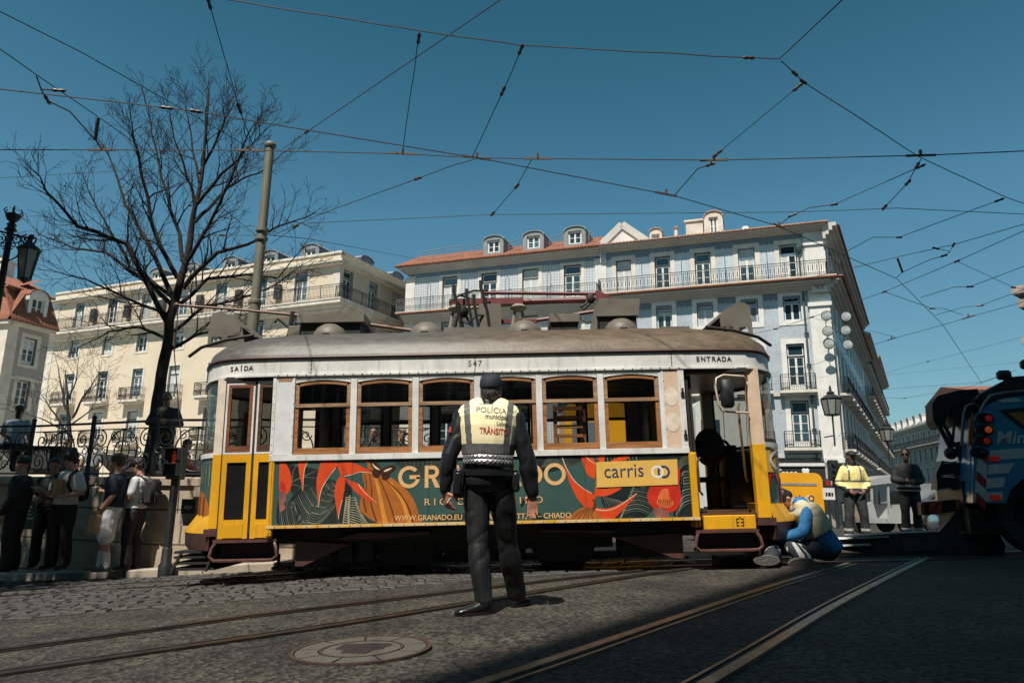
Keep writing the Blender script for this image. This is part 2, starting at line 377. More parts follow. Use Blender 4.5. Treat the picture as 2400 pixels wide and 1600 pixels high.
def wall_holes(b,x0,x1,z0,z1,holes,y=0,depth=.22,kmap=None):
    "front wall sheet at y with window openings (hx0,hx1,hz0,hz1) and reveals"
    xs=sorted(set([x0,x1]+[h[i] for h in holes for i in (0,1)])); zs=sorted(set([z0,z1]+[h[i] for h in holes for i in (2,3)]))
    xs=[x for x in xs if x0<=x<=x1]; zs=[z for z in zs if z0<=z<=z1]
    for a,c in zip(zs,zs[1:]):
        run=None
        for p,q in zip(xs,xs[1:]):
            mx,mz=(p+q)/2,(a+c)/2
            inh=any(h[0]<mx<h[1] and h[2]<mz<h[3] for h in holes)
            if inh:
                if run is not None: b.add([(run,y,a),(p,y,a),(p,y,c),(run,y,c)],[(0,1,2,3)]); run=None
            elif run is None: run=p
        if run is not None: b.add([(run,y,a),(x1,y,a),(x1,y,c),(run,y,c)],[(0,1,2,3)])
    for h in holes:
        a,c,e,f=h
        b.add([(a,y,e),(c,y,e),(c,y,f),(a,y,f),(a,y+depth,e),(c,y+depth,e),(c,y+depth,f),(a,y+depth,f)],[(0,4,5,1),(1,5,6,2),(2,6,7,3),(3,7,4,0)])
def surround_fn(w,h,m,top=.3,bot=0,proud=.035):
    def fn(b):
        b.box(-w/2-m,-proud,-bot,-w/2,.05,h); b.box(w/2,-proud,-bot,w/2+m,.05,h); b.box(-w/2-m,-proud,h,w/2+m,.05,h+top)
        if bot: b.box(-w/2,-proud,-bot,w/2,.05,0)
    return fn
def sash_fn(w,h,trans=.27,rows=3,y=.14):
    "slot 0 outer frame, slot 1 white sashes"
    def fn(b):
        t=.06; b.k=0
        b.box(-w/2,y,0,-w/2+t,y+.1,h); b.box(w/2-t,y,0,w/2,y+.1,h); b.box(-w/2+t,y,h-t,w/2-t,y+.1,h); b.box(-w/2+t,y,0,w/2-t,y+.1,.04)
        zt=h*(1-trans)
        if trans: b.box(-w/2+t,y-.01,zt-.04,w/2-t,y+.1,zt+.04)
        b.k=1; s=.055; yy=y+.02; ye=y+.08
        def leaf(x0,x1,z0,z1,nr,s=s):
            b.box(x0,yy,z0,x0+s,ye,z1); b.box(x1-s,yy,z0,x1,ye,z1); b.box(x0+s,yy,z0,x1-s,ye,z0+s); b.box(x0+s,yy,z1-s,x1-s,ye,z1)
            for i in range(1,nr):
                z=z0+(z1-z0)*i/nr; b.box(x0+s,yy+.01,z-.018,x1-s,ye,z+.018)
        e=.004
        if trans: leaf(-w/2+t+e,w/2-t-e,zt+.04+e,h-t-e,1)
        z0=.04+e
        if rows>=3: # solid kick panel
            b.box(-w/2+t+e,yy,z0,w/2-t-e,ye,z0+h*.09); z0+=h*.09+e
        zt2=zt-.04-e if trans else h-t-e
        leaf(-w/2+t+e,-e/2,z0,zt2,rows,.06); leaf(e/2,w/2-t-e,z0,zt2,rows,.06)
    return fn
_wr=random.Random(21)
def add_window(root,x,z,w,h,tag_,frm,sur,trans=.27,rows=3,m=.28,top=.3,bot=0,rz=0,yo=0,off=None):
    "window part with pane and stone surround; (x,z) bottom centre in the facade plane"
    loc=(x,yo,z) if off is None else off(x,z)
    o=inst('window',('win',w,h,trans,rows,frm.name),sash_fn(w,h,trans,rows),[frm,M_WHITE],root,loc,rz)
    inst('pane',('pane',w,h),lambda b:b.add([(-w/2,.19,0),(w/2,.19,0),(w/2,.19,h),(-w/2,.19,h)],[(0,1,2,3)]),M_GLASS,o)
    cr_=_wr.random()
    if cr_<.42 and h>1.2:
        kd=int(cr_*100)%3; a_,c_=((-w/2+.07,w/2-.07),(-w/2+.07,-.05),(-w/2+.07,w/2-.07))[kd]; zb=h*(.55 if kd==0 else .08); zt_=h*(1-trans)-.05 if kd==1 else h-.07
        inst('curtain',('cur',w,h,kd),lambda b:b.loft([[(a_+(c_-a_)*i/8,.182-.006*(i%2),z) for i in range(9)] for z in (zb,zt_)],cap=False,closed=False),M_CURTAIN,o)
    if sur: inst('surround',('sur',w,h,m,top,bot,sur.name),surround_fn(w,h,m,top,bot),sur,o)
    return o
def rail_fn(w,d,style='plain',h=1.0):
    "iron balcony railing on three sides, from y=-d to 0"
    def fn(b):
        segs=[((-w/2,-d),(w/2,-d)),((-w/2,0),(-w/2,-d)),((w/2,-d),(w/2,0))]
        for (ax,ay),(bx,by) in segs:
            for z in (.08,.2,h-.16,h): b.bar((ax,ay,z),(bx,by,z),.035 if z==h else .022)
            L=math.dist((ax,ay),(bx,by)); n=max(2,int(L/.125))
            for i in range(n+1):
                x=ax+(bx-ax)*i/n; y=ay+(by-ay)*i/n
                big=i%16==0
                b.bar((x,y,.0),(x,y,h),.045 if big else .018)
                if style=='diamond' and i<n:
                    x2=ax+(bx-ax)*(i+1)/n; y2=ay+(by-ay)*(i+1)/n
                    b.bar((x,y,.22),(x2,y2,.5),.014); b.bar((x2,y2,.22),(x,y,.5),.014)
                if style=='baluster' and i%2==1:
                    b.bar((x,y,.35),(x,y,.7),.05)
                if style=='baluster' and i<n:
                    x2=ax+(bx-ax)*(i+1)/n; y2=ay+(by-ay)*(i+1)/n
                    b.bar((x,y,.08),(x2,y2,.2),.012)
    return fn
def add_balcony(root,x,z,w,d,style='diamond',slab=M_STONE,rz=0,off=None,slabh=.16,yo=0):
    loc=(x,yo,z) if off is None else off(x,z)
    o=inst('balcony',('bal',w,d,slabh,slab.name),lambda b:(b.box(-w/2-.08,-d-.08,-slabh,w/2+.08,.04,0),b.box(-w/2+.05,-d+.05,-slabh-.12,w/2-.05,.04,-slabh)),slab,root,loc,rz)
    inst('railing',('brl',w,d,style),rail_fn(w,d,style),M_BLACK,o)
    return o
def cornice(b,x0,x1,z0,z1,out,steps=4,y=0,ends=True):
    for i in range(steps):
        a=z0+(z1-z0)*i/steps; c=z0+(z1-z0)*(i+1)/steps; o=out*((i+1)/steps)**1.2
        b.box(x0-(o if ends else 0),y-o,a,x1+(o if ends else 0),y+.02,c)
def eave_fn(b,x0,x1,z,y0,y1,rise,pitch=.24):
    "corrugated roof tiles from the eave (y0) up the slope to y1"
    n=int((x1-x0)/pitch); K=6
    cols=[(x0+(x1-x0)*i/(n*K),.055*abs(math.sin(math.pi*i/K))**.7) for i in range(n*K+1)]
    rows=6; vs=[]
    for j in range(rows+1):
        t=j/rows; vs+=[(x,y0+(y1-y0)*t,z+rise*t+hh+(.0)) for x,hh in cols]
    N=len(cols); vs+=[(x,y0+.0,z-.05+hh*.75-.012) for x,hh in cols]; vs+=[(x,y0+.3,z-.06) for x,hh in cols]
    fs=[(j*N+i,j*N+i+1,(j+1)*N+i+1,(j+1)*N+i) for j in range(rows) for i in range(N-1)]
    o=(rows+1)*N
    fs+=[(o+i,o+i+1,i+1,i) for i in range(N-1)]+[(o+N+i,o+N+i+1,o+i+1,o+i) for i in range(N-1)]
    b.add(vs,fs)
def scallop_fn(b,x0,x1,z0,z1,y,step=.32):
    n=int((x1-x0)/step); s=(x1-x0)/n
    poly=[(x0,z1)]
    for i in range(n):
        for k in range(5):
            a=math.pi*k/4; poly.append((x0+s*i+s*(.5-.5*math.cos(a)),z0-.12*math.sin(a)))
    poly.append((x1,z1))
    vs=[]; 
    for x,z in poly[1:-1]: vs+=[(x,y,z),(x,y,z1)]
    b.add(vs,[(2*i,2*i+2,2*i+3,2*i+1) for i in range(len(poly)-3)])
def text_mesh(name,body,size,mat_,parent,loc,rot=(math.pi/2,0,0),ext=.001,align='CENTER',sx=1,spacing=1,shear=0,bold=0):
    cu=bpy.data.curves.new(name,'FONT'); cu.body=body; cu.size=size; cu.extrude=ext; cu.align_x=align; cu.space_character=spacing; cu.shear=shear; cu.offset=bold
    cu.resolution_u=3
    o=bpy.data.objects.new(name,cu); COL.objects.link(o)
    me=bpy.data.meshes.new_from_object(o.evaluated_get(bpy.context.evaluated_depsgraph_get()))
    bpy.data.objects.remove(o); bpy.data.curves.remove(cu)
    me.materials.clear(); me.materials.append(mat_)
    o=bpy.data.objects.new(name,me); COL.objects.link(o); o.parent=parent
    o.location=loc; o.rotation_euler=rot; o.scale=(sx,1,1); return o
def facade_root(name,label,cat,corner,xdir,group=None):
    "Empty at the facade corner; local x along the facade, y into the building, z up from world 0"
    x=Vector((xdir[0],xdir[1],0)).normalized(); z=Vector((0,0,1)); y=z.cross(x)
    M=Matrix((x,y,z)).transposed().to_4x4(); M.translation=Vector((corner[0],corner[1],0))
    return empty(name,label,cat,mat=M,group=group),M
# tile materials
def azulejo(name,c1,c2,c3,s):
    m,t,b,N,L=NT(name); b.inputs['Roughness'].default_value=.35
    tc=N('TexCoord'); sp=N('SeparateXYZ'); L(tc.outputs['Object'],sp.inputs[0])
    ad=N('Math'); ad.operation='ADD'; L(sp.outputs[0],ad.inputs[0]); L(sp.outputs[1],ad.inputs[1])
    cb=N('CombineXYZ'); L(ad.outputs[0],cb.inputs[0]); L(sp.outputs[2],cb.inputs[1])
    mp=N('Mapping'); mp.inputs['Rotation'].default_value=(0,0,R_(45)); mp.inputs['Scale'].default_value=(s,s,s); L(cb.outputs[0],mp.inputs[0])
    ck=N('TexChecker'); ck.inputs['Scale'].default_value=1; ck.inputs[1].default_value=rgba(c1); ck.inputs[2].default_value=rgba(c2); L(mp.outputs[0],ck.inputs[0])
    v=N('TexVoronoi'); v.inputs['Scale'].default_value=2.2; L(mp.outputs[0],v.inputs[0])
    r=N('ValToRGB'); L(v.outputs['Distance'],r.inputs[0]); r.color_ramp.elements[0].position=.25; r.color_ramp.elements[1].position=.45
    r.color_ramp.elements[0].color=rgba(c3); r.color_ramp.elements[1].color=(0,0,0,1)
    mx=N('MixRGB'); L(r.outputs['Color'],mx.inputs[2]); L(ck.outputs[0],mx.inputs[1])
    r2=N('ValToRGB'); L(v.outputs['Distance'],r2.inputs[0]); r2.color_ramp.elements[0].position=.3; r2.color_ramp.elements[1].position=.5
    r2.color_ramp.elements[0].color=(.7,.7,.7,1); r2.color_ramp.elements[1].color=(0,0,0,1)
    mx.inputs[2].default_value=rgba(c3); L(r2.outputs[0],mx.inputs[0]); t.links.remove(mx.inputs[2].links[0])
    n=N('TexNoise'); n.inputs['Scale'].default_value=.8; n.inputs['Detail'].default_value=9; n.inputs['Roughness'].default_value=.75; L(tc.outputs['Object'],n.inputs[0])
    r3=N('ValToRGB'); L(n.outputs[0],r3.inputs[0]); r3.color_ramp.elements[0].position=.35; r3.color_ramp.elements[1].position=.65
    r3.color_ramp.elements[0].color=(.72,.72,.72,1); r3.color_ramp.elements[1].color=(1.08,1.08,1.08,1)
    m2=N('MixRGB'); m2.blend_type='MULTIPLY'; m2.inputs[0].default_value=.8; L(mx.outputs[0],m2.inputs[1]); L(r3.outputs[0],m2.inputs[2]); L(m2.outputs[0],b.inputs['Base Color'])
    return m
M_AZUL=azulejo('blue_azulejo_tiles',(.36,.42,.485),(.43,.475,.52),(.52,.53,.53),8.5)
M_AZLITE=azulejo('light_blue_azulejo_tiles',(.41,.48,.57),(.50,.55,.60),(.60,.62,.62),9)
M_SCALLOP=azulejo('dark_blue_tile_frieze',(.13,.155,.20),(.19,.215,.26),(.26,.28,.31),15)
M_WTILE=gridmat('white_grid_tiles',(.60,.62,.64),(.36,.40,.45),.20,.20,.035,var=.06,rough=.35,bump=.2,nscale=.7,mix=.25)
M_OLDST=mat('weathered_ground_floor_stone',(.44,.38,.33),.85,col2=(.20,.17,.155),scale=1.6,bump=.4,bscale=18)
SD=Vector((.5016,.865,0)).normalized(); FD=Vector((-.944,.33,0))
BC=Vector((19.88,42.0,0))
# ---- blue tile building
rt,RM=facade_root('blue_tile_building','corner building faced in blue tiles with white corner pilaster and long balcony','building',BC,-FD)
RMi=RM.inverted()
sideM=Matrix((SD,Vector((0,0,1)).cross(SD),Vector((0,0,1)))).transposed().to_4x4(); sideM.translation=BC
sideL=RMi@sideM      # side-facade coordinates -> root local
side_rz=math.atan2(sideL[1][0],sideL[0][0])
COLS=[2.2,4.75,7.55,10.22,12.88]
ROWS=[(14.5,1.05,2.5,'top'),(11.9,1.05,1.62,'sq'),(7.45,1.05,2.95,'fr'),(3.95,1.05,2.85,'fr')]
holes=[(-u-w/2,-u+w/2,z,z+h) for u in COLS for z,w,h,k in ROWS]
b=MB(); wall_holes(b,-14.5,-1.2,3.4,14.3,[h for h in holes if h[3]<14.3])
b.k=1; wall_holes(b,-14.5,-1.2,14.3,17.7,[h for h in holes if h[3]>14.3])
b.k=2; wall_holes(b,-14.5,-1.2,-2.2,3.4,[(-4.4,-2.2,-2,2.2),(-8.4,-6,-2,2.4),(-12.5,-10,-2,2.4)],depth=.6)
b.build('wall',[M_AZUL,M_AZLITE,M_OLDST],rt)
b=MB(); b.box(-4.4,.5,-2,-2.2,.6,2.2).box(-8.4,.5,-2,-6,.6,2.4).box(-12.5,.5,-2,-10,.6,2.4); b.build('shop_opening',mat('dark_shop_interior',(.02,.02,.022),.5),rt)
b=MB(); b.box(-14.75,.35,-2,-.45,12,17.5); b.build('inner_volume',mat('dark_interior',(.02,.02,.02),.9),rt)
b=MB(); b.box(-1.2,-.10,3.2,0,.4,17.62); b.box(-1.28,-.2,16.75,.1,.42,16.95); b.box(-1.28,-.2,12.7,.1,.42,12.95); b.box(-1.24,-.16,3.0,.06,.42,3.3)
b.k=1; b.box(-1.2,-.12,-2.2,-.0,.4,3.0)
b.build('corner_pilaster',[M_WSTONE,M_OLDST],rt)
b=MB(); b.box(-14.9,-.07,3.4,-14.1,.2,17.3); b.box(-14.95,-.13,16.9,-14.05,.2,17.1); b.build('party_pilaster',M_WSTONE,rt)
b=MB(); scallop_fn(b,-14.1,-1.3,17.2,17.66,-.012); scallop_fn(b,-14.1,-1.3,13.4,13.8,-.012)
b.build('tile_frieze',M_SCALLOP,rt)
b=MB(); cornice(b,-14.5,.1,17.64,17.98,.7,4,ends=False); cornice(b,-14.5,.1,13.75,14.28,.75,4,ends=False); b.box(-14.5,-.12,7.1,-1.22,.05,7.3); b.box(-14.5,-.14,3.3,-1.22,.05,3.5)
b.build('cornice',M_GREYP,rt)
b=MB(); eave_fn(b,-14.5,.25,18.03,-.85,3.0,1.0); b.build('roof',M_TERRAOLD,rt,smooth=60)
b=MB(); eave_fn(b,-14.5,.45,14.36,-.95,-.1,.06); b.build('ledge_tiles',M_TERRA,rt,smooth=60)
for u in COLS:
    for i,(z,w_,h,k) in enumerate(ROWS):
        fr=M_BLUEFR if (k=='sq' or (k=='top' and u<6)) else M_DARKFR
        add_window(rt,-u,z,w_,h,k,fr,M_STONE if k=='top' else M_WSTONE,.27,3 if k!='sq' else 1,.3,.32 if k!='top' else .3,0 if k!='sq' else .3)
        if k=='fr': add_balcony(rt,-u,z-.06,2.0,.5,'diamond')
lb=MB(); lb.box(-14.5,-.85,14.44,.45,.04,14.5); o=lb.build('balcony',M_STONE,rt)
r=MB(); r.M=Matrix.Translation((-7.0,0,14.5)); rail_fn(15.0,.8,'baluster')(r); r.build('railing',M_BLACK,o)
b=MB(); b.tube([(-1.55,-.12,16.3),(-1.55,-.12,14.6)],.06,8); b.lathe([(.07,0),(.2,.2),(.22,.42),(.15,.47)],10,(-1.55,-.14,16.25)); b.tube([(-1.5,-.12,13.7),(-1.45,-.12,-2)],.07,8)
for z in range(-1,13,2): b.box(-1.6,-.2,z,-1.35,-.0,z+.06)
b.build('drain_pipe',mat('green_pipe',(.05,.08,.09),.5),rt,smooth=40)
for u in (3.5,6.1,8.9,11.55,1.35):
    MB().tube([(-u,-.5,14.5),(-u,-.5,16.4)],.02,5).build('balcony_post',M_BLACK,rt)
def dormer(root,x,y,z,w,h,wall,roofm,ww,wh,depth=2.2,rz=0):
    o=MB()
    arc=[(-w/2,0),(w/2,0),(w/2,h*.78)]+[(w/2*math.cos(a),h*.78+h*.22*math.sin(a)) for a in [math.pi*i/8 for i in range(1,8)]]+[(-w/2,h*.78)]
    arc2=[(p[0],p[1]) for p in arc]
    o.M=Matrix.Translation((x,y,z)); 
    zc=h*.16
    # front face with opening
    wall_holes(o,-w/2,w/2,0,h*.78,[(-ww/2,ww/2,zc,zc+wh)],0,.25)
    top=arc[2:]; o.add([(p[0],0,p[1]) for p in top],[tuple(range(len(top)))])
    o.add([(-w/2,0,0),(-w/2,depth,0),(-w/2,depth,h*.78),(-w/2,0,h*.78),(w/2,0,0),(w/2,depth,0),(w/2,depth,h*.78),(w/2,0,h*.78)],[(0,3,2,1),(4,5,6,7)])
    d=o.build('dormer',wall,root)
    s=MB(); s.M=o.M; a2=[(p[0]*1.06,p[1]+.03) for p in top]; s.loft([[(p[0],-.08,p[1]) for p in a2],[(p[0],depth,p[1]) for p in a2]],cap=False,closed=False)
    a3=[(p[0]*.98,p[1]-.03) for p in top]; s.loft([[(p[0],-.08,p[1]) for p in a3],[(p[0],-.08,p[1]) for p in a2]],cap=False,closed=False)
    s.build('dormer_roof',roofm,d,smooth=50)
    wn=inst('window',('dw',ww,wh),sash_fn(ww,wh,0,2,.12),[M_WHITE,M_WHITE],d,(x,y,z+zc))
    inst('pane',('pane',ww,wh),lambda b:b.add([(-ww/2,.19,0),(ww/2,.19,0),(ww/2,.19,wh),(-ww/2,.19,wh)],[(0,1,2,3)]),M_GLASS,wn)
    return d
M_CREAMW=mat('aged_cream_plaster',(.62,.55,.47),.85,var=.2,scale=1.5)
dormer(rt,-10.68,.6,18.1,.85,1.25,M_CREAMW,M_TERRAOLD,.55,.6,2.4)
dormer(rt,-6.75,.6,18.05,1.25,2.1,M_CREAMW,M_TERRAOLD,.6,1.35,2.6)
b=MB(); b.box(-8.6,.7,18.2,-7.45,2,19.55); b.box(-8.7,.6,19.55,-7.35,2.1,19.68); b.build('chimney',M_CREAMW,rt)
b=MB(); b.tube([(-9.3,.9,18.2),(-9.3,.9,19.25)],.13,10); b.lathe([(.2,0),(.24,.06),(.05,.16)],10,(-9.3,.9,19.25)); b.build('flue',M_CREAMW,rt,smooth=40)
b=MB(); b.lathe([(.35,0),(.35,.5),(.25,.6),(.22,.75)],8,(-4.7,1.5,18.3)); b.build('chimney',M_WSTONE,rt)
b=MB(); b.prism([(-14.6,18.0),(-11.0,18.0),(-11.0,18.1),(-13.0,19.75),(-13.2,19.75),(-14.6,18.4)],.45,.8); b.build('gable',M_WSTONE,rt)
b=MB(); b.bar((-11.0,.4,18.15),(-13.0,.4,19.82),.12,.5); b.bar((-13.0,.4,19.82),(-14.8,.4,18.2),.12,.5); b.build('gable_coping',M_GREYP,rt)
# side facade along the street
SL=30.0; SC=[2.6+3.0*i for i in range(9)]
sh=[(u-w/2,u+w/2,z,z+h) for u in SC for z,w,h,k in ROWS]
b=MB(); b.M=sideL; wall_holes(b,1.0,SL,3.4,17.7,sh); b.k=1; wall_holes(b,0,1.0,3.2,17.7,[],y=-.06); b.k=2; wall_holes(b,0,SL,-2.2,3.4,[(3+4*i,5.4+4*i,-2,2.4) for i in range(6)],depth=.5)
b.box(.2,.55,-2,SL,.6,2.6)
b.build('street_wall',[M_AZUL,M_WSTONE,M_OLDST],rt)
b=MB(); b.M=sideL; cornice(b,-.5,SL,17.0,17.98,.8,4,ends=False); cornice(b,-.4,SL,13.6,14.4,.8,4,ends=False); b.build('street_cornice',M_GREYP,rt)
b=MB(); b.M=sideL; eave_fn(b,.2,SL,18.0,-.95,1.2,.25); eave_fn(b,-.5,SL,14.42,-.98,-.1,.05); b.build('street_roof',M_TERRA,rt,smooth=60)
offS=lambda x,z:tuple(sideL@Vector((x,0,z)))
for u in SC:
    for z,w_,h,k in ROWS:
        add_window(rt,u,z,w_,h,k,M_DARKFR,M_WSTONE,.27,3 if k!='sq' else 1,.3,.32,0 if k!='sq' else .3,side_rz,off=offS)
        if k=='fr': add_balcony(rt,u,z-.06,2.0,.55,'diamond',rz=side_rz,off=offS)
b=MB(); b.M=sideL; b.box(-.3,-.85,14.47,SL,.02,14.53); o=b.build('balcony',M_STONE,rt)
r=MB(); r.M=sideL@Matrix.Translation((SL/2-.15,0,14.53)); rail_fn(SL,.8,'plain')(r); r.build('railing',M_BLACK,o)
# emblem panel on the pilaster
b=MB(); b.box(-.98,-.36,13.55,.02,-.30,14.35); pn=b.build('emblem_panel',M_WSTONE,rt)
b=MB(); y=-.375
for p,q in (((-.78,14.22),(-.28,14.2)),((-.62,14.2),(-.80,13.98)),((-.42,14.2),(-.25,14.0)),((-.80,13.98),(-.55,13.70)),((-.25,14.0),(-.42,13.72)),((-.5,14.1),(-.66,13.92)),((-.5,14.1),(-.36,13.95))):
    b.bar((p[0],y,p[1]),(q[0],y,q[1]),.045,.02)
b.build('emblem',M_BLACK,pn)
b=MB(); b.bar((-.8,y+.004,13.72),(-.3,y+.004,14.1),.03,.02); b.bar((-.3,y+.004,13.72),(-.75,y+.004,14.12),.03,.02); b.build('cross_stroke',mat('orange_paint',(.5,.2,.08)),pn)
# awning
aw=empty('shop_awning','black shop awning with white lettering above the yellow vehicle','awning',mat=RM)
b=MB(); b.prism([(-5.4,2.95),(-1.15,2.95),(-1.15,3.05),(-5.4,3.05)],-1.3,0); b.k=1; b.box(-5.4,-1.32,2.72,-1.15,-1.28,2.94); b.k=0; b.box(-5.4,-1.30,1.95,-1.15,-1.26,2.70)
b.k=2; b.box(-5.42,-1.36,2.70,-1.13,-1.26,2.76)
b.build('canopy',[mat('black_canvas',(.012,.013,.015),.8),mat('white_canvas',(.6,.6,.58),.8),M_BLACK],aw)
text_mesh('lettering','O Treco',.62,M_WHITE,aw,(-3.55,-1.315,2.15),sx=.8,shear=.15,bold=.01)
b=MB()
for a in range(4): b.sph((-2.22+.13*math.cos(a*1.57+.78),-1.325,2.42+.13*math.sin(a*1.57+.78)),(.12,.012,.12),8,4)
b.bar((-2.22,-1.325,2.42),(-2.12,-1.325,2.1),.05,.02); b.build('clover',M_WHITE,aw)
# ---- white tile building
WC=BC+FD*14.5
rw,WM=facade_root('white_tile_building','building faced in white grid tiles with three zinc dormers on its red roof','building',WC,-FD)
WL=15.3; WCOLS=[2.05,5.2,8.42,11.6]
WR=[(14.42,1.25,2.6,'top'),(11.75,1.25,1.75,'sq'),(7.6,1.2,2.8,'fr'),(3.95,1.2,2.8,'fr')]
wh=[(-u-w/2,-u+w/2,z,z+h) for u in WCOLS for z,w,h,k in WR]
b=MB(); wall_holes(b,-WL+.7,-.4,3.4,17.7,wh); b.k=1; wall_holes(b,-WL,-.4,-2.2,3.4,[]); b.k=2; b.box(-WL-.02,-.07,3.4,-WL+.75,.3,17.3); b.box(-WL-.08,-.14,16.9,-WL+.82,.3,17.1)
b.k=3; b.box(-WL,.35,-2,-.1,12,17.6)
b.build('wall',[M_WTILE,M_OLDST,M_WSTONE,M_CREAMW],rw)
b=MB(); scallop_fn(b,-WL+.8,-.4,17.25,17.6,-.012,.36); b.build('tile_frieze',M_SCALLOP,rw)
b=MB(); cornice(b,-WL,-.05,17.5,17.98,.6,4,ends=False); b.box(-WL-.55,-.55,17.85,-WL,8,17.98); cornice(b,-WL,-.05,13.5,14.1,.75,4,ends=False); b.build('cornice',M_GREYP,rw)
b=MB(); eave_fn(b,-WL-.7,-.05,18.03,-.8,3.4,2.15); b.build('roof',M_TERRA,rw,smooth=60)
b=MB(); eave_fn(b,-WL-.4,-.05,14.18,-.95,-.1,.05); b.build('ledge_tiles',M_TERRA,rw,smooth=60)
for u in WCOLS:
    for z,w_,h,k in WR:
        add_window(rw,-u,z,w_,h,k,M_DARKFR,M_STONE,.27,3 if k!='sq' else 1,.26,.18,0,0)
        if k=='fr': add_balcony(rw,-u,z-.06,2.1,.5,'diamond')
b=MB(); b.box(-WL-.4,-.85,14.25,-.1,.04,14.31); o=b.build('balcony',M_STONE,rw)
r=MB(); r.M=Matrix.Translation((-WL/2-.25,0,14.31)); rail_fn(WL+.2,.8,'diamond')(r); r.build('railing',mat('grey_iron',(.10,.115,.12),.5),o)
for u in (1.84,4.97,8.1): dormer(rw,-u,-.1,18.3,1.6,1.6,M_LEAD,M_LEAD,1.0,.98,2.6)
for a,c in ((10.9,14.6),(9.1,10.3),(6.0,7.1),(2.9,3.9),(.6,.95)):
    b=MB()
    for z in (18.75,19.0,19.25,19.5): b.tube([(-a,.55,z+.15),(-c,.55,z-.02)],.02 if z<19.4 else .03,5)
    n=max(1,int(abs(c-a)/1.2))
    for i in range(n+1):
        x=-(a+(c-a)*i/n); b.tube([(x,.55,18.2),(x,.55,19.6)],.025,5)
    b.build('roof_rail',mat('galvanised_rail',(.22,.22,.22),.5),rw)
for u in (3.65,6.8,10.0,13.1):
    MB().tube([(-u-.13,-.5,14.3),(-u-.13,-.5,16.2),(-u-.09,-.5,16.4),(-u,-.5,16.5),(-u+.09,-.5,16.4),(-u+.13,-.5,16.2),(-u+.13,-.5,14.3)],.018,5).build('awning_hoop',M_BLACK,rw)
# ---- further houses of the street
def row_house(t0,t1,h,wallm,label,ledge,frm=M_DARKFR):
    L=t1-t0; c=BC+SD*t0
    r_,M_=facade_root('street_house',label,'building',c,SD,group='houses receding along the street')
    n=int(L/3.1); cs=[L*(i+.5)/n for i in range(n)]
    rows=[(z,1.1,2.3) for z in (3.9,7.4,10.9,14.1) if z+2.5<h]
    hl=[(u-w/2,u+w/2,z,z+hh) for u in cs for z,w,hh in rows]
    b=MB(); wall_holes(b,0,L,-3,h,hl); b.box(.05,.3,-3,L-.05,11,h-.1); b.build('wall',wallm,r_)
    b=MB(); cornice(b,0,L,h-.5,h,.8,3); b.build('cornice',M_GREYP,r_)
    b=MB(); eave_fn(b,-.4,L+.4,h+.04,-.95,4,1.5,.5); b.build('roof',M_TERRAOLD,r_,smooth=60)
    for u in cs:
        for z,w_,hh in rows:
            add_window(r_,u,z,w_,hh,'r',frm,M_WSTONE,.27,3,.25,.25)
            if ledge: add_balcony(r_,u,z-.06,2.0,.6,'plain')
    b=MB(); b.box(L*.3,.5,h,L*.36,2,h+2.2); b.box(L*.7,.5,h+.3,L*.78,2.2,h+2.6); b.build('chimney',M_WSTONE,r_)
row_house(30.2,52,17.0,mat('grey_beige_plaster',(.36,.33,.29),.85,scale=1),'grey beige street house next beyond the blue tiled corner building',True)
row_house(52.2,80,18.6,mat('pale_plaster',(.44,.42,.39),.85,scale=1),'pale street house farthest along the row behind the yellow jacket',True)
# ---- cream building
CC=PD(762,1150,48); CC.z=0; CFD=Vector((-.919,.394,0)).normalized(); CSD=Vector((.418,.908,0)).normalized()
M_CREAM=mat('cream_plaster',(.64,.54,.42),.85,col2=(.55,.46,.35),scale=.5,bump=.1,bscale=8,contrast=(.3,.7))
rc,CM=facade_root('cream_building','cream plastered building with rows of small iron balconies behind the bare tree','building',CC,-CFD)
sc_=Matrix((CSD,Vector((0,0,1)).cross(CSD),Vector((0,0,1)))).transposed().to_4x4(); sc_.translation=CC
cs_=CM.inverted()@sc_; cs_rz=math.atan2(cs_[1][0],cs_[0][0])
CCOL=[3.46,7.25,11.2,15.3,19.35,23.4,27.5]; CL=31.0
CR=[(14.42,1.15,2.4,'top'),(11.9,1.15,1.78,'sq'),(7.95,1.15,2.55,'fr'),(4.55,1.15,2.5,'fr')]
ch=[(-u-w/2,-u+w/2,z,z+h) for u in CCOL for z,w,h,k in CR]
b=MB(); wall_holes(b,-CL,0,3.9,18.0,ch); arch=[(-u-1.2,-u+1.2,-2,2.6) for u in CCOL]; b.k=1; wall_holes(b,-CL,0,-2.2,3.9,arch,depth=.5)
b.k=2; b.box(-CL+.1,.45,-2,-.4,10,17.9)
b.build('wall',[M_CREAM,M_CREAM,mat('dark_interior',(.02,.02,.02),.9)],rc)
b=MB(); b.M=cs_; SCOL=[.95+3.1*i for i in range(8)]; sh=[(u-w/2,u+w/2,z,z+h) for u in SCOL for z,w,h,k in CR]; wall_holes(b,0,26,-2.2,18,sh); b.box(.3,.3,-2,26,.5,17.9); b.build('side_wall',M_CREAM,rc)
b=MB()
for u in CCOL:
    for i in range(12):
        a0=math.pi*i/12;a1=math.pi*(i+1)/12
        for R0,R1,y0 in ((1.2,1.55,-.06),):
            b.add([(-u+R0*math.cos(a0),y0,2.3+R0*math.sin(a0)*.9),(-u+R1*math.cos(a0),y0,2.3+R1*math.sin(a0)*.95),(-u+R1*math.cos(a1),y0,2.3+R1*math.sin(a1)*.95),(-u+R0*math.cos(a1),y0,2.3+R0*math.sin(a1)*.9)],[(0,3,2,1)])
    b.box(-u-1.55,-.06,-2,-u-1.2,.02,2.3); b.box(-u+1.2,-.06,-2,-u+1.55,.02,2.3)
b.build('arch_surround',M_STONE,rc)
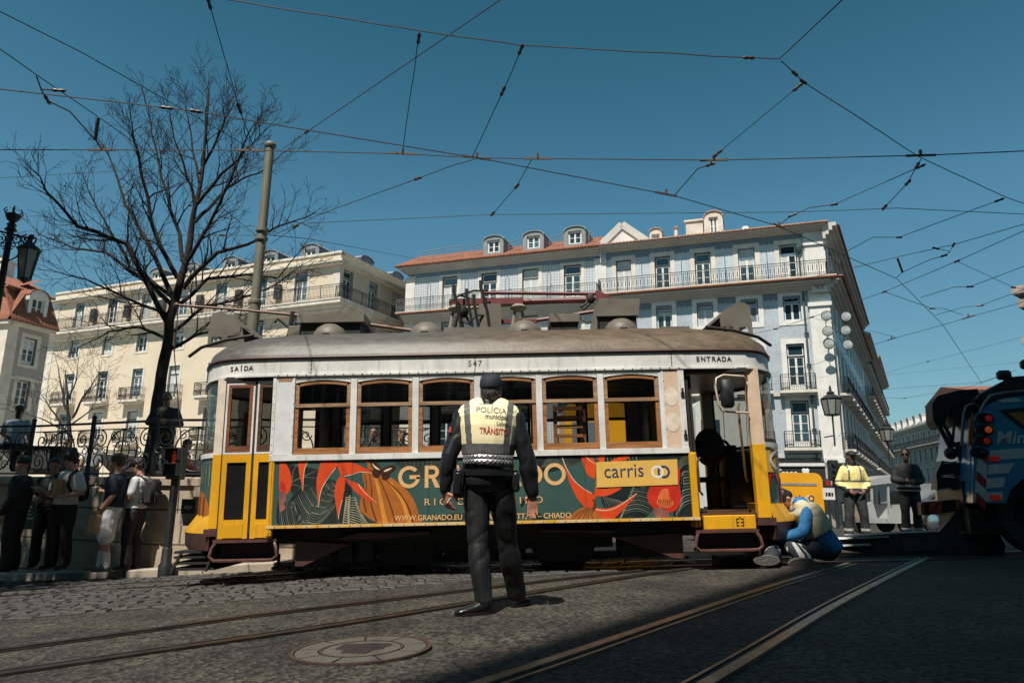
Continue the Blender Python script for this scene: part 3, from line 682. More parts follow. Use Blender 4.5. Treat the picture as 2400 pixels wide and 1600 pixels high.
for u in CCOL:
    b=MB(); pts=[(-u-1.2,2.3)]+[(-u+1.2,2.3)]+[(-u+1.2*math.cos(a),2.3+1.08*math.sin(a)) for a in [math.pi*i/10 for i in range(1,10)]]
    b.add([(x,-.02,z) for x,z in pts],[tuple(range(len(pts)))])
    b.build('fanlight',M_DARKFR,rc)
b=MB(); b.box(-CL,-.5,17.15,.5,.1,17.3); b.box(-CL,-.35,17.0,.35,.1,17.15); b.box(-CL,-.1,17.9,.1,.4,18.05); b.box(-CL,-.8,13.95,.8,.1,14.2); b.box(-CL,-.55,13.75,.55,.1,13.95); b.box(-CL,-.3,13.5,.3,.1,13.75); b.box(-CL,-.1,3.85,.06,.1,4.0)
b.M=cs_; b.box(0,-.5,17.15,26,.1,17.3); b.box(0,-.35,17.0,26,.1,17.15); b.box(0,-.1,17.9,26,.4,18.05); b.box(0,-.8,13.95,26,.1,14.2); b.box(0,-.55,13.75,26,.1,13.95); b.box(0,-.3,13.5,26,.1,13.75)
b.build('cornice',M_STONE,rc)
b=MB(); b.box(-.55,-.04,3.9,.04,.02,17.0); b.box(-.25,-.05,3.9,.05,.02,13.5); b.M=cs_; b.box(0,-.05,3.9,.3,.02,17); b.build('quoin',M_STONE,rc)
MB().box(-CL,-.05,3.9,-CL+.8,.02,17.0).build('quoin',M_STONE,rc)
for u in CCOL:
    for z,w_,h,k in CR:
        add_window(rc,-u,z,w_,h,k,M_DARKFR,M_STONE,.26,3 if k!='sq' else 2,.2,.2,.15 if k=='sq' else 0)
        if k=='fr': add_balcony(rc,-u,z-.06,2.15,.65,'diamond')
offC=lambda x,z:tuple(cs_@Vector((x,0,z)))
for u in SCOL:
    for z,w_,h,k in CR:
        add_window(rc,u,z,w_,h,k,M_DARKFR,M_STONE,.26,3 if k!='sq' else 2,.2,.2,.15 if k=='sq' else 0,cs_rz,off=offC)
b=MB(); b.box(-CL,-.85,14.2,.85,.0,14.28); b.M=cs_; b.box(.1,-.85,14.2,26,.0,14.28); o=b.build('balcony',M_STONE,rc)
b=MB(); b.M=Matrix.Translation((-CL/2+.4,0,14.28)); rail_fn(CL+.8,.8,'plain')(b); b.M=cs_@Matrix.Translation((12.7,0,14.28)); rail_fn(26,.8,'plain')(b); b.build('railing',M_BLACK,o)
for u in (5.4,9.2,13.2,17.3,21.3,25.4):
    MB().box(-u-.28,-.35,14.9,-u+.28,-.1,16.0).build('air_conditioner',mat('dark_grey_metal',(.05,.05,.055),.5),rc)
for u in (4.2,8.2,12.3,16.6,20.6): dormer(rc,-u,1.6,18.0,1.7,1.7,M_LEAD,M_LEAD,1.0,1.0,3)
b=MB(); b.M=cs_; 
d1=dormer(rc,0,0,0,1.7,1.7,M_LEAD,M_LEAD,1.0,1.0,3)
for k in [d1]: k.matrix_local=cs_@Matrix.Translation((5.2,1.6,17.8))
d1=dormer(rc,0,0,0,1.7,1.7,M_LEAD,M_LEAD,1.0,1.0,3); d1.matrix_local=cs_@Matrix.Translation((9.6,1.6,17.8))
for u in CCOL:
    b.add([(-u-1.5,-.08,2.55),(-u+1.5,-.08,2.55),(-u+1.6,-1.6,1.75),(-u-1.6,-1.6,1.75),(-u+1.6,-1.6,1.5),(-u-1.6,-1.6,1.5),(-u-1.5,-.08,2.5),(-u+1.5,-.08,2.5),(-u+1.58,-1.57,1.7),(-u-1.58,-1.57,1.7)],[(0,3,2,1),(3,5,4,2),(6,7,8,9)])
    b.build('cafe_awning',mat('dark_brown_canvas',(.045,.04,.04),.85),rc)
# ---- grey house with red mansard
GC=PD(-47,1157,46); GC.z=0; GSD=Vector((.27,.963,0)).normalized(); GFD=Vector((.963,-.27,0))
rg,GM=facade_root('mansard_house','grey plastered house at far left with red tiled mansard and dormer windows','building',GC-GFD*10,GFD)
M_GPL=mat('grey_stained_plaster',(.40,.385,.35),.9,col2=(.30,.285,.26),scale=.7)
gs=Matrix((GSD,Vector((0,0,1)).cross(GSD),Vector((0,0,1)))).transposed().to_4x4(); gs.translation=GC
g_=GM.inverted()@gs; g_rz=math.atan2(g_[1][0],g_[0][0])
GW=[(9.3,1.0,1.9),(6.3,1.0,1.9),(3.0,1.0,1.9)]; GU=[1.75]; GLn=3.1
gh=[(u-w/2,u+w/2,z,z+h) for u in GU for z,w,h in GW]
b=MB(); wall_holes(b,0,10,-2,12,[]); b.M=g_; wall_holes(b,0,GLn,-2,12,gh); wall_holes(b,0,GLn,-2,12,[],y=.4); b.M=g_; b.add([(GLn,0,-2),(GLn,8,-2),(GLn,8,12),(GLn,0,12)],[(0,1,2,3)])
b.build('wall',M_GPL,rg)
b=MB(); b.box(9.2,-.06,-2,10.06,.02,12); b.box(0,-.3,11.8,10.3,.1,12.05); b.M=g_; b.box(0,-.06,-2,.7,.02,11.8); b.box(0,-.35,11.8,GLn+.2,.1,12.05); b.box(0,-.05,8.2,GLn,.02,8.35); b.build('cornice',M_STONE,rg)
offG=lambda x,z:tuple(g_@Vector((x,0,z)))
for u in GU:
    for z,w_,h in GW: add_window(rg,u,z,w_,h,'g',M_DARKFR,M_STONE,0,3,.25,.25,.2,g_rz,off=offG)
b=MB(); b.M=g_; eave_fn(b,-.3,GLn+.3,12.1,-.5,.7,2.3); eave_fn(b,-.3,GLn+.3,14.5,.3,2.5,1.2,.24); b.M=Matrix.Translation((0,0,0)); eave_fn(b,0,10.3,12.1,-.4,.7,2.3); eave_fn(b,0,9.3,14.5,.3,2.5,1.2)
b.build('roof',M_TERRA,rg,smooth=60)
b=MB(); b.M=g_; b.box(.8,.6,12,GLn+.1,6,14.5); b.M=Matrix(); b.box(0,.7,12,9.5,2.8,14.5); b.build('attic_wall',M_GPL,rg)
d=dormer(rg,0,0,0,1.5,2.4,M_WSTONE,M_TERRA,.95,1.4,3); d.matrix_local=g_@Matrix.Translation((1.8,-.1,12.3))
b=MB(); b.M=g_; 
for x,y,s in ((.6,4,.9),(2.2,4.5,1.0),(3.0,7,1.0)): b.box(x,y,15,x+s,y+s,17.4); b.box(x-.12,y-.12,17.4,x+s+.12,y+s+.12,17.6)
b.build('chimney',M_WSTONE,rg)
# taller part behind with white wall and red roof
b=MB(); b.M=g_; b.box(.8,3.6,12,3.4,9,15.6); b.k=1; eave_fn(b,.5,3.8,15.7,3.2,6,1.2); b.build('rear_attic',[M_WSTONE,M_TERRA],rg)
rg.scale=(.8,.8,.8); rg.location=CAM+(rg.location-CAM)*.8
# ---- far street building
fa=PD(2086,1160,150); fb=PD(2345,1160,98); fa.z=fb.z=0
rf,FM=facade_root('far_street_building','pale grey building with dormer row closing the far end of the street','building',fa,(fb-fa))
FL=(fb-fa).length; 
b=MB(); n=18; cu=[FL*(i+.5)/n for i in range(n)]; fr=[(z,1.2,2.2) for z in (.5,4.2,7.6,10.6)]
wall_holes(b,0,FL,-4,14,[(u-w/2,u+w/2,z,z+h) for u in cu for z,w,h in fr]); b.box(.1,.3,-4,FL-.1,9,13.9); b.build('wall',mat('far_grey_plaster',(.34,.32,.29),.85,scale=.6),rf)
b=MB(); cornice(b,0,FL,13.5,14.0,.7,3); b.box(0,-.9,10.2,FL,.05,10.45); b.build('cornice',M_GREYP,rf)
b=MB(); rail_fn(FL,.85,'plain')(b); o=b.build('railing',M_BLACK,rf,loc=(FL/2,0,10.45))
for u in cu:
    for z,w_,h in fr: add_window(rf,u,z,w_,h,'f',M_DARKFR,M_WSTONE,.27,2,.2,.2)
b=MB(); b.loft([[(0,-.5,14.02),(FL,-.5,14.02)],[(0,1.2,15.4),(FL,1.2,15.4)],[(0,6,16.8),(FL,6,16.8)]],cap=False,closed=False); b.add([(0,-.5,14.02),(0,1.2,15.4),(0,6,16.8),(0,9,14)],[(0,1,2,3)]); b.add([(FL,-.5,14.02),(FL,1.2,15.4),(FL,6,16.8),(FL,9,14)],[(3,2,1,0)]); b.build('roof',mat('slate_roof',(.13,.12,.115),.7),rf)
for i in range(10): dormer(rf,FL*(i+.5)/14,-.1,14.1,1.3,2.0,M_WSTONE,M_LEAD,.8,1.1,2)
b=MB(); b.k=0; b.box(FL*.42,2,14,FL*.80,9,17.6); b.k=1; b.prism([(FL*.40,17.6),(FL*.82,17.6),(FL*.58,20.0)],1.7,9.3); b.build('gabled_attic',[mat('cream_wall_far',(.55,.45,.33),.85),M_TERRA],rf)
# ---- building at the right edge
re_,EM=facade_root('right_edge_building','dark shaded building edge with stacked cornices at the right margin','building',Vector((PD(2478,1160,34).x,34,0)),(.62,-.785))
b=MB(); b.box(0,0,-2,20,10,11.2); 
for z,o_ in ((11.2,.5),(10.5,.35),(8.6,.4),(6.2,.3)): b.box(-o_,-o_,z,20,10+o_,z+.4)
b.build('wall',M_OLDST,re_)
b=MB()
for u in (3,6.2,9.4):
    for z in (3.6,7.0): b.box(u-.6,-.06,z,u+.6,.02,z+2)
b.build('window',M_GLASS,re_)
# ---- building behind the camera on the right: throws the shade over the street
ED=Vector((.595,.804,0)).normalized(); S0=Vector((2.55,0,0))
M_SHB=mat('low_bounce_stone',(.16,.145,.13),.85,var=.25,scale=.8)  # stone colour darkened so this unseen building bounces less light into the shade
rs,SM=facade_root('shade_building','tall stone building along the right side of the street behind the viewer','building',S0+ED*4.5,-ED)
HB=32.0; LB=34
hc=[2+3.2*i for i in range(10)]; hr=[(z,1.2,2.4) for z in (4,7.6,11.2,14.8,18.4,22,25.6)]
b=MB(); wall_holes(b,0,LB,-2,HB,[(u-w/2,u+w/2,z,z+h) for u in hc for z,w,h in hr]); b.box(.05,.3,-2,LB,14,HB-.05); b.build('wall',M_SHB,rs)
b=MB(); cornice(b,0,LB,HB-.6,HB,.3,3,ends=False); b.build('cornice',M_GREYP,rs)
for u in hc:
    for z,w_,h in hr: add_window(rs,u,z,w_,h,'s',M_DARKFR,M_WSTONE,.27,3,.25,.25)

# ---- other sides of the square, behind the viewer
def square_house(label,corner,xdir,L,H,m):
    r_,M_=facade_root('square_building',label,'building',Vector(corner),xdir)
    n=int(L/3.4); cs=[L*(i+.5)/n for i in range(n)]; rows=[(z,1.2,2.3) for z in (4,7.6,11.2,14.6) if z+3<H]
    b=MB(); wall_holes(b,0,L,-2,H,[(u-.6,u+.6,z,z+h) for u in cs for z,w_,h in rows]); b.box(.05,.3,-2,L-.05,12,H-.05); b.build('wall',m,r_)
    b=MB(); cornice(b,0,L,H-.5,H,.6,3); b.build('cornice',M_GREYP,r_)
    for u in cs:
        for z,w_,h in rows: add_window(r_,u,z,w_,h,'q',M_DARKFR,M_WSTONE,.27,3,.25,.25)
square_house('plastered building across the square behind the viewer',(-2,-24,0),(-1,.05),38,21,mat('ochre_plaster',(.30,.24,.17),.85))
square_house('plastered building on the left side of the square behind the viewer',(-34,-20,0),(-.12,1),36,19,mat('rose_plaster',(.30,.22,.19),.85))
# ================================================================ tram
TR=empty('tram','yellow and white vintage tram with a botanical advert panel, stopped on the tracks','tram',mat=Matrix.Translation((-.33,9.77,-.02))@Matrix.Rotation(-math.atan(.032),4,'Y'))
TRi=(Matrix.Translation((-.33,9.77,-.02))@Matrix.Rotation(-math.atan(.032),4,'Y')).inverted()
def TL(px,py,y=-1.19):
    "photo point -> tram coordinates (x,z) on the plane y"
    a=TRi@CAM; d=(TRi.to_3x3()@ray(px,py)); p=a+d*((y-a.y)/d.y); return (p.x,p.z)
def paint(name,col,grime=.35,rough=.42,streak=True,gcol=(.16,.11,.06)):
    "enamel paint with rust streaks and worn patches"
    m,t,b,N,L=NT(name); b.inputs['Roughness'].default_value=rough
    tc=N('TexCoord'); mp=N('Mapping'); mp.inputs['Scale'].default_value=(14,14,1.6) if streak else (5,5,5); L(tc.outputs['Object'],mp.inputs[0])
    n=N('TexNoise'); n.inputs['Scale'].default_value=1; n.inputs['Detail'].default_value=7; n.inputs['Roughness'].default_value=.7; L(mp.outputs[0],n.inputs[0])
    r=N('ValToRGB'); r.color_ramp.elements[0].position=.53; r.color_ramp.elements[1].position=.76; r.color_ramp.elements[0].color=(0,0,0,1); r.color_ramp.elements[1].color=(grime,)*3+(1,); L(n.outputs[0],r.inputs[0])
    n2=N('TexNoise'); n2.inputs['Scale'].default_value=2.3; n2.inputs['Detail'].default_value=8; n2.inputs['Roughness'].default_value=.7; L(tc.outputs['Object'],n2.inputs[0])
    r2=N('ValToRGB'); r2.color_ramp.elements[0].position=.4; r2.color_ramp.elements[1].position=.6; r2.color_ramp.elements[0].color=rgba(tuple(c*.82 for c in col)); r2.color_ramp.elements[1].color=rgba(col); L(n2.outputs[0],r2.inputs[0])
    mx=N('MixRGB'); L(r.outputs[0],mx.inputs[0]); L(r2.outputs[0],mx.inputs[1]); mx.inputs[2].default_value=rgba(gcol); L(mx.outputs[0],b.inputs['Base Color'])
    bp=N('Bump'); bp.inputs['Strength'].default_value=.12; bp.inputs['Distance'].default_value=.01; L(n2.outputs[0],bp.inputs['Height']); L(bp.outputs[0],b.inputs['Normal'])
    return m
T_WHITE=paint('tram_white',(.70,.69,.68),.6); T_YEL=paint('tram_yellow',(.72,.36,.015),.55,.35); T_CREAM=paint('tram_cream_primer',(.66,.49,.36),.3,.5,False)
T_MAR=mat('tram_maroon',(.095,.035,.03),.5,var=.4,scale=5,col2=(.05,.025,.022)); T_BLK=mat('tram_chassis_black',(.012,.011,.011),.7,var=.4)
def roofmat():
    m,t,b,N,L=NT('tram_roof_paint'); b.inputs['Roughness'].default_value=.50
    tc=N('TexCoord'); sp=N('SeparateXYZ'); L(tc.outputs['Object'],sp.inputs[0]); n=N('TexNoise'); n.inputs['Scale'].default_value=1.6; n.inputs['Detail'].default_value=9; n.inputs['Roughness'].default_value=.7; L(tc.outputs['Object'],n.inputs[0])
    ma=N('Math'); ma.operation='MULTIPLY_ADD'; ma.inputs[1].default_value=2.6; L(n.outputs[0],ma.inputs[0]); L(sp.outputs[0],ma.inputs[2])
    mr=N('MapRange'); mr.inputs['From Min'].default_value=.2; mr.inputs['From Max'].default_value=2.6; L(ma.outputs[0],mr.inputs[0])
    mx=N('MixRGB'); mx.inputs[1].default_value=(.085,.081,.075,1); mx.inputs[2].default_value=(.115,.080,.05,1); L(mr.outputs[0],mx.inputs[0])
    mp=N('Mapping'); mp.inputs['Scale'].default_value=(2.5,9,9); L(tc.outputs['Object'],mp.inputs[0]); n2=N('TexNoise'); n2.inputs['Scale'].default_value=2; n2.inputs['Detail'].default_value=8; L(mp.outputs[0],n2.inputs[0])
    r=N('ValToRGB'); r.color_ramp.elements[0].position=.35; r.color_ramp.elements[1].position=.65; r.color_ramp.elements[0].color=(.6,.58,.55,1); r.color_ramp.elements[1].color=(1.1,1.1,1.1,1); L(n2.outputs[0],r.inputs[0])
    m2=N('MixRGB'); m2.blend_type='MULTIPLY'; m2.inputs[0].default_value=1; L(mx.outputs[0],m2.inputs[1]); L(r.outputs[0],m2.inputs[2]); L(m2.outputs[0],b.inputs['Base Color'])
    n3=N('TexNoise'); n3.inputs['Scale'].default_value=22; L(tc.outputs['Object'],n3.inputs[0]); bp=N('Bump'); bp.inputs['Strength'].default_value=.25; bp.inputs['Distance'].default_value=.01; L(n3.outputs[0],bp.inputs['Height']); L(bp.outputs[0],b.inputs['Normal'])
    return m
T_ROOF=roofmat()
T_ROOF2=mat('tram_roof_tan',(.20,.155,.11),.6,col2=(.12,.10,.08),scale=3,bump=.1)
T_EQ=mat('roof_equipment_grey',(.15,.138,.118),.55,col2=(.11,.092,.074),scale=3)
def wood(name,c1,c2,sc=(3,30,30)):
    return mat(name,c1,.5,col2=c2,scale=1,stretch=sc,bump=.2,bscale=2,contrast=(.4,.6))
T_WOOD=wood('varnished_orange_wood',(.36,.16,.055),(.22,.085,.03)); T_WOODG=wood('weathered_grey_wood',(.36,.24,.15),(.24,.13,.07)); T_WOODD=wood('dark_brown_wood',(.10,.045,.02),(.05,.022,.012))
T_DARK=mat('dark_interior_trim',(.022,.016,.012),.6)
T_PANE=glassmat('tram_window_glass',(.84,.86,.85),.09); T_PANED=glassmat('tinted_tram_glass',(.22,.23,.23),.09)
OUTR=[(2.55,-1.19),(2.95,-1.165),(3.38,-1.11),(3.53,-1.04),(3.70,-.88),(3.84,-.64),(3.93,-.4),(3.97,-.18),(3.98,0)]
OUTL=[(2.55,-1.19),(2.9,-1.165),(3.16,-1.10),(3.29,-1.03),(3.47,-.86),(3.62,-.62),(3.73,-.38),(3.78,-.16),(3.79,0)]
def outline(n=1):
    r=OUTR+[(x,-y) for x,y in OUTR[-2::-1]]; l=OUTL+[(x,-y) for x,y in OUTL[-2::-1]]
    return r+[(-x,-y) for x,y in l]          # counter-clockwise from near right
def ring(ox,oy,z): return [(x*(1-ox/4.1),y*(1-oy/1.19),z) for x,y in outline()]
# roof shell
b=MB(); b.loft([ring(-.016,-.016,2.662),ring(-.016,-.016,2.70),ring(.0,.0,2.73),ring(.03,.045,2.83),ring(.14,.12,2.92),ring(.42,.28,3.02),ring(.78,.52,3.10),ring(1.1,.8,3.14),ring(1.5,1.1,3.155)])
rf_=b.build('roof',T_ROOF,TR,smooth=50)
b=MB(); b.loft([ring(-.020,-.020,2.666),ring(-.030,-.030,2.682),ring(-.020,-.020,2.698)],cap=False); b.build('gutter',T_MAR,rf_,smooth=60)
for s in (-1,1):
    b=MB()
    for y in (-.62,): b.tube([(s*(3.0+.02),y-.1,3.09),(s*3.4,y-.06,3.045),(s*3.75,y,2.96),(s*3.95,y+.1,2.86)],.022,6)
    b.build('roof_batten',T_DARK,rf_,smooth=50)
# letterboard
b=MB(); b.loft([ring(0,0,2.455),ring(0,0,2.66)],cap=False); b.loft([ring(.05,.05,2.455),ring(.05,.05,2.66)][::-1],cap=False)
lb_=b.build('letterboard',T_WHITE,TR,smooth=50)
b=MB(); b.loft([ring(-.022,-.022,2.445),ring(-.022,-.022,2.468)]); b.build('drip_rail',T_WHITE,lb_)
b=MB()
for i in range(44):
    x=-2.5+i*5/43; b.sph((x,-1.214,2.457),(.008,.006,.008),6,4)
for x in (-2.1,-.05,2.42):
    for z in (2.49,2.54,2.59,2.64): b.sph((x,-1.194,z),.007,6,4); 
    b.box(x-.003,-1.193,2.47,x+.003,-1.189,2.655)
b.build('rivet',M_RUST,lb_)
T_INK=mat('black_lettering',(.015,.015,.018),.6)
def sideY(x):
    T_=OUTR if x>0 else OUTL; x=abs(x)
    for (a,ya),(c,yc) in zip([(0,-1.19)]+T_,T_):
        if a<=x<=c: return ya+(yc-ya)*(x-a)/max(1e-6,c-a)
    return 0
def word(body,xc,z,size,m,sp,parent):
    n=len(body); x=xc-sp*(n-1)/2
    me=None; b=MB()
    for ch in body:
        t=text_mesh('letter',ch,size,m,parent,(x,0,z),bold=.002); 
        y0=sideY(x-.03); y1=sideY(x+.03); ang=math.atan2(y1-y0,.06); t.location=(x,sideY(x)-.0035,z); t.rotation_euler=(math.pi/2,0,ang)
        t.data.name='lettering'; t.name='lettering'; x+=sp
word('SAÍDA',-2.99,2.535,.085,T_INK,.066,lb_); word('ENTRADA',2.96,2.54,.085,T_INK,.068,lb_)
text_mesh('lettering','547',.105,mat('blue_grey_number',(.05,.06,.10),.6),lb_,(-.05,-1.1918,2.53),spacing=1.2)
# side walls
WX=[-2.286+.767*i for i in range(6)]; WWD=.69
def arch_top(x0,x1,z0,zr): # arc points from right to left
    return [(x1+(x0-x1)*i/8,z0+zr*math.sin(math.pi*i/8)**.8) for i in range(9)]
for side in (-1,1):
    b=MB(); 
    if side==1: b.M=Matrix.Scale(-1,4,(0,1,0))
    hl=[(x,x+WWD,1.475,2.40) for x in WX]
    wall_holes(b,-2.55,2.55,1.41,2.46,hl,y=-1.19,depth=.07)
    wall_holes(b,-2.55,2.55,1.41,2.46,hl,y=-1.12,depth=.0)
    wp=b.build('window_wall',T_WHITE,TR)
    if side==1: wp.data.flip_normals()
    # window frames
    for i,x in enumerate(WX):
        x0,x1=x+.004,x+WWD-.004
        f=MB(); f.M=Matrix.Scale(side*-1,4,(0,1,0)) if side==1 else None
        t=.045; y0,y1=-1.175,-1.125
        f.k=0; f.box(x0,y0,1.48,x0+t,y1,2.055); f.box(x1-t,y0,1.48,x1,y1,2.055); f.box(x0+t,y0,1.48,x1-t,y1,1.555)
        f.k=1; f.box(x0,y0-.012,2.055,x1,y1,2.098); f.box(x0,y0,2.098,x0+t,y1,2.358); f.box(x1-t,y0,2.098,x1,y1,2.358)
        up=arch_top(x0,x1,2.358,.034); dn=arch_top(x0+t,x1-t,2.318,.028)
        f.k=0
        for (p,q),(r,s) in zip(zip(up,up[1:]),zip(dn,dn[1:])):
            f.add([(p[0],y0,p[1]),(q[0],y0,q[1]),(s[0],y0,s[1]),(r[0],y0,r[1]),(p[0],y1,p[1]),(q[0],y1,q[1]),(s[0],y1,s[1]),(r[0],y1,r[1])],[(0,1,2,3),(3,2,6,7),(7,6,5,4),(0,4,5,1)])
        fr=f.build('window',[T_WOOD,T_WOODG] if side==-1 else [T_WOODD,T_WOODD],TR)
        yy=-1.15*(-side)
        g1=MB().add([(x0+t,yy,2.098),(x1-t,yy,2.098),(x1-t,yy,2.35),(x0+t,yy,2.35)],[(0,1,2,3)]).build('upper_pane',T_PANED,fr)
        g2=MB().add([(x0+t,yy,1.555),(x1-t,yy,1.555),(x1-t,yy,2.055),(x0+t,yy,2.055)],[(0,1,2,3)]).build('lower_pane',T_PANE,fr)
        # white panel above the arch
        c=MB(); c.M=f.M
        for (p,q) in zip(up,up[1:]): c.add([(p[0],-1.186,p[1]),(q[0],-1.186,q[1]),(q[0],-1.186,2.405),(p[0],-1.186,2.405)],[(0,3,2,1)])
        c.build('arch_spandrel',T_WHITE,fr)
b=MB(); b.box(-2.56,-1.212,1.405,2.56,-1.17,1.47); sl_=b.build('window_sill',T_WHITE,TR)
b=MB()
for i in range(9):
    b.sph((-2.54,-1.20,1.5+i*.1),.006,5,3); b.sph((-2.30,-1.197,1.5+i*.1),.006,5,3)
    b.sph((2.535,-1.20,1.5+i*.1),.006,5,3); b.sph((2.30,-1.197,1.5+i*.1),.006,5,3)
b.build('rivet',M_RUST,sl_)
b=MB(); b.box(-2.56,-1.20,1.47,-2.52,-1.17,2.45); b.box(-2.315,-1.198,1.47,-2.29,-1.17,2.45); b.k=1; b.box(-2.52,-1.194,1.48,-2.315,-1.17,2.40); b.k=2; b.box(-2.5,-1.197,2.38,-2.33,-1.17,2.43)
b.build('door_pocket_panel',[T_WHITE,mat('tram_pale_grey',(.62,.63,.66),.45,var=.1),T_WOODG],TR)
b=MB(); b.box(2.48,-1.202,1.47,2.555,-1.17,2.45); b.box(2.27,-1.198,1.47,2.30,-1.17,2.45); b.k=1; b.box(2.30,-1.194,1.48,2.48,-1.17,2.45)
pp=b.build('door_pocket_panel',[T_WHITE,T_CREAM],TR)
b=MB()
for z in (1.78,2.1): b.loft([[(2.385+.088*math.cos(a),-1.196+dy,z+.115*math.sin(a)) for a in [2*math.pi*i/18 for i in range(18)]] for dy in (0,-.0015)][::-1])
b.build('filler_patch',mat('pale_filler',(.70,.60,.50),.6),pp)
b=MB()
for z in (1.58,2.1): b.box(2.505,-1.222,z,2.545,-1.2,z+.05); b.box(2.515,-1.235,z+.05,2.535,-1.2,z+.10)
b.build('latch',M_BLACK,pp)
# lower sides
for side in (-1,1):
    b=MB(); y=1.19*side
    b.box(-2.5,min(y,y-.05*side),.645,2.54,max(y,y-.05*side),1.405)
    ad=b.build('advert_panel' if side<0 else 'far_side_panel',mat('advert_dark_green',(.042,.090,.082),.3,var=.15,scale=2,bump=.05,bscale=3) if side<0 else T_YEL,TR)
    if side<0: ADP=ad
b=MB(); b.box(-2.55,-1.215,.612,2.63,-1.15,.645); tr_=b.build('lower_trim_strip',mat('worn_yellow_cream_strip',(.62,.44,.22),.6,col2=(.62,.33,.03),scale=4,contrast=(.45,.55)),TR)
b=MB()
for i in range(40): b.sph((-2.45+i*5/39,-1.217,.628),.006,5,3)
b.build('rivet',M_RUST,tr_)
b=MB(); b.bbox(2.545,-1.212,.62,2.63,-1.13,1.405,.01); b.build('corner_post',T_YEL,TR)
b=MB(); b.bbox(-2.56,-1.205,.52,-2.49,-1.13,1.405,.01); b.bbox(-2.535,-1.213,.55,-2.515,-1.2,1.4,.004); b.build('corner_post',T_YEL,TR)
# ---- advert artwork
def cr(pts,n=5,closed=True):
    out=[];N=len(pts)
    rng=range(N) if closed else range(N-1)
    for i in rng:
        p0=pts[(i-1)%N] if closed else pts[max(i-1,0)];p1=pts[i];p2=pts[(i+1)%N];p3=pts[(i+2)%N] if closed else pts[min(i+2,N-1)]
        for k in range(n):
            t=k/n; out.append(tuple(.5*(2*p1[j]+(p2[j]-p0[j])*t+(2*p0[j]-5*p1[j]+4*p2[j]-p3[j])*t*t+(3*p1[j]-p0[j]-3*p2[j]+p3[j])*t**3) for j in (0,1)))
    if not closed: out.append(pts[-1])
    return out
A1=lambda x,y:TL(640+x*500/2352,1060+y*500/2352)
A2=lambda x,y:TL(1250+x*400/2352,1050+y*400/2352)
CLX=(-2.488,2.535);CLZ=(.65,1.398)
def clipz(p): return (min(max(p[0],CLX[0]),CLX[1]),min(max(p[1],CLZ[0]),CLZ[1]))
_ly=[0]
class Art:
    def __init__(s,A,y): s.A=A; s.b=MB(); s.y=y
    def poly(s,pts,k=0,sm=5,dy=0):
        q=[s.A(*p) for p in (cr(pts,sm) if sm else pts)]; q=[clipz(p) for p in q]
        # area sign
        ar=sum(q[i][0]*q[(i+1)%len(q)][1]-q[(i+1)%len(q)][0]*q[i][1] for i in range(len(q)))
        if ar<0: q=q[::-1]
        r=[];
        for p in q:
            if not r or math.dist(p,r[-1])>1e-4: r.append(p)
        if math.dist(r[0],r[-1])<1e-4: r.pop()
        s.b.k=k; s.b.add([(x,s.y-dy,z) for x,z in r],[tuple(range(len(r)))])
    def line(s,pts,w0,w1,k=1,dy=.0004):
        pts=cr(pts,6,False); q=[s.A(*p) for p in pts]; n=len(q); L_=[];R__=[]
        for i,p in enumerate(q):
            a=q[max(i-1,0)];c=q[min(i+1,n-1)]; d=Vector((c[0]-a[0],c[1]-a[1]))
            if d.length<1e-7: continue
            d.normalize(); w_=(w0+(w1-w0)*i/(n-1))/2
            L_.append(clipz((p[0]-d.y*w_,p[1]+d.x*w_)));R__.append(clipz((p[0]+d.y*w_,p[1]-d.x*w_)))
        vs=[(x,s.y-dy,z) for x,z in L_]+[(x,s.y-dy,z) for x,z in R__]; m=len(L_)
        s.b.k=k; s.b.add(vs,[(i,i+m,i+m+1,i+1) for i in range(m-1)])
    def out(s,name,mats): return s.b.build(name,mats,ADP)
P_LEAF=mat('print_leaf_dark',(.008,.013,.014),.35,col2=(.020,.030,.028),scale=3); P_LEAF2=mat('print_leaf_mid',(.014,.022,.020),.35,col2=(.045,.058,.048),scale=4); P_VEIN=mat('print_vein',(.19,.21,.165),.4,var=.5,scale=3); P_VEIN2=mat('print_vein_dim',(.075,.095,.08),.4,var=.5,scale=3)
P_RED=mat('print_red_orange',(.66,.075,.018),.35,col2=(.52,.05,.012),scale=2); P_RED2=mat('print_deep_red',(.50,.03,.015),.35); P_CRM=mat('print_cream_line',(.66,.55,.42),.4); P_PUM=mat('print_pumpkin',(.42,.14,.025),.35,col2=(.30,.085,.02),scale=2.5); P_RIB=mat('print_pumpkin_rib',(.13,.035,.015),.35); P_PUM2=mat('print_pumpkin_light',(.60,.24,.04),.35); P_TXT=mat('print_peach_text',(.66,.40,.18),.35,var=0); P_BRN=mat('print_brown',(.045,.015,.012),.4); P_PINK=mat('print_pink_brown',(.30,.12,.09),.4,col2=(.16,.06,.05),scale=8)
def fan(a,root0,root1,tips,w0,w1,k): 
    n=len(tips)
    for i,t in enumerate(tips):
        f=i/max(1,n-1); r=(root0[0]+(root1[0]-root0[0])*f,root0[1]+(root1[1]-root0[1])*f)
        mid=((r[0]+t[0])/2+(t[1]-r[1])*.10,(r[1]+t[1])/2-(t[0]-r[0])*.10); a.line([r,mid,t],w0,w1,k)
a=Art(A1,-1.1912)   # big dark leaf, lower left
a.poly([(70,480),(150,560),(260,420),(420,345),(600,300),(720,320),(820,350),(870,420),(860,560),(800,690),(720,770),(690,810),(400,815),(60,815)],0)
rr=random.Random(5)
def mid(t): # point on the midrib
    q=[(340,812),(420,650),(500,540),(600,440),(690,380)]; f=min(3.999,t*4); i=int(f); f-=i; return (q[i][0]+(q[i+1][0]-q[i][0])*f,q[i][1]+(q[i+1][1]-q[i][1])*f)
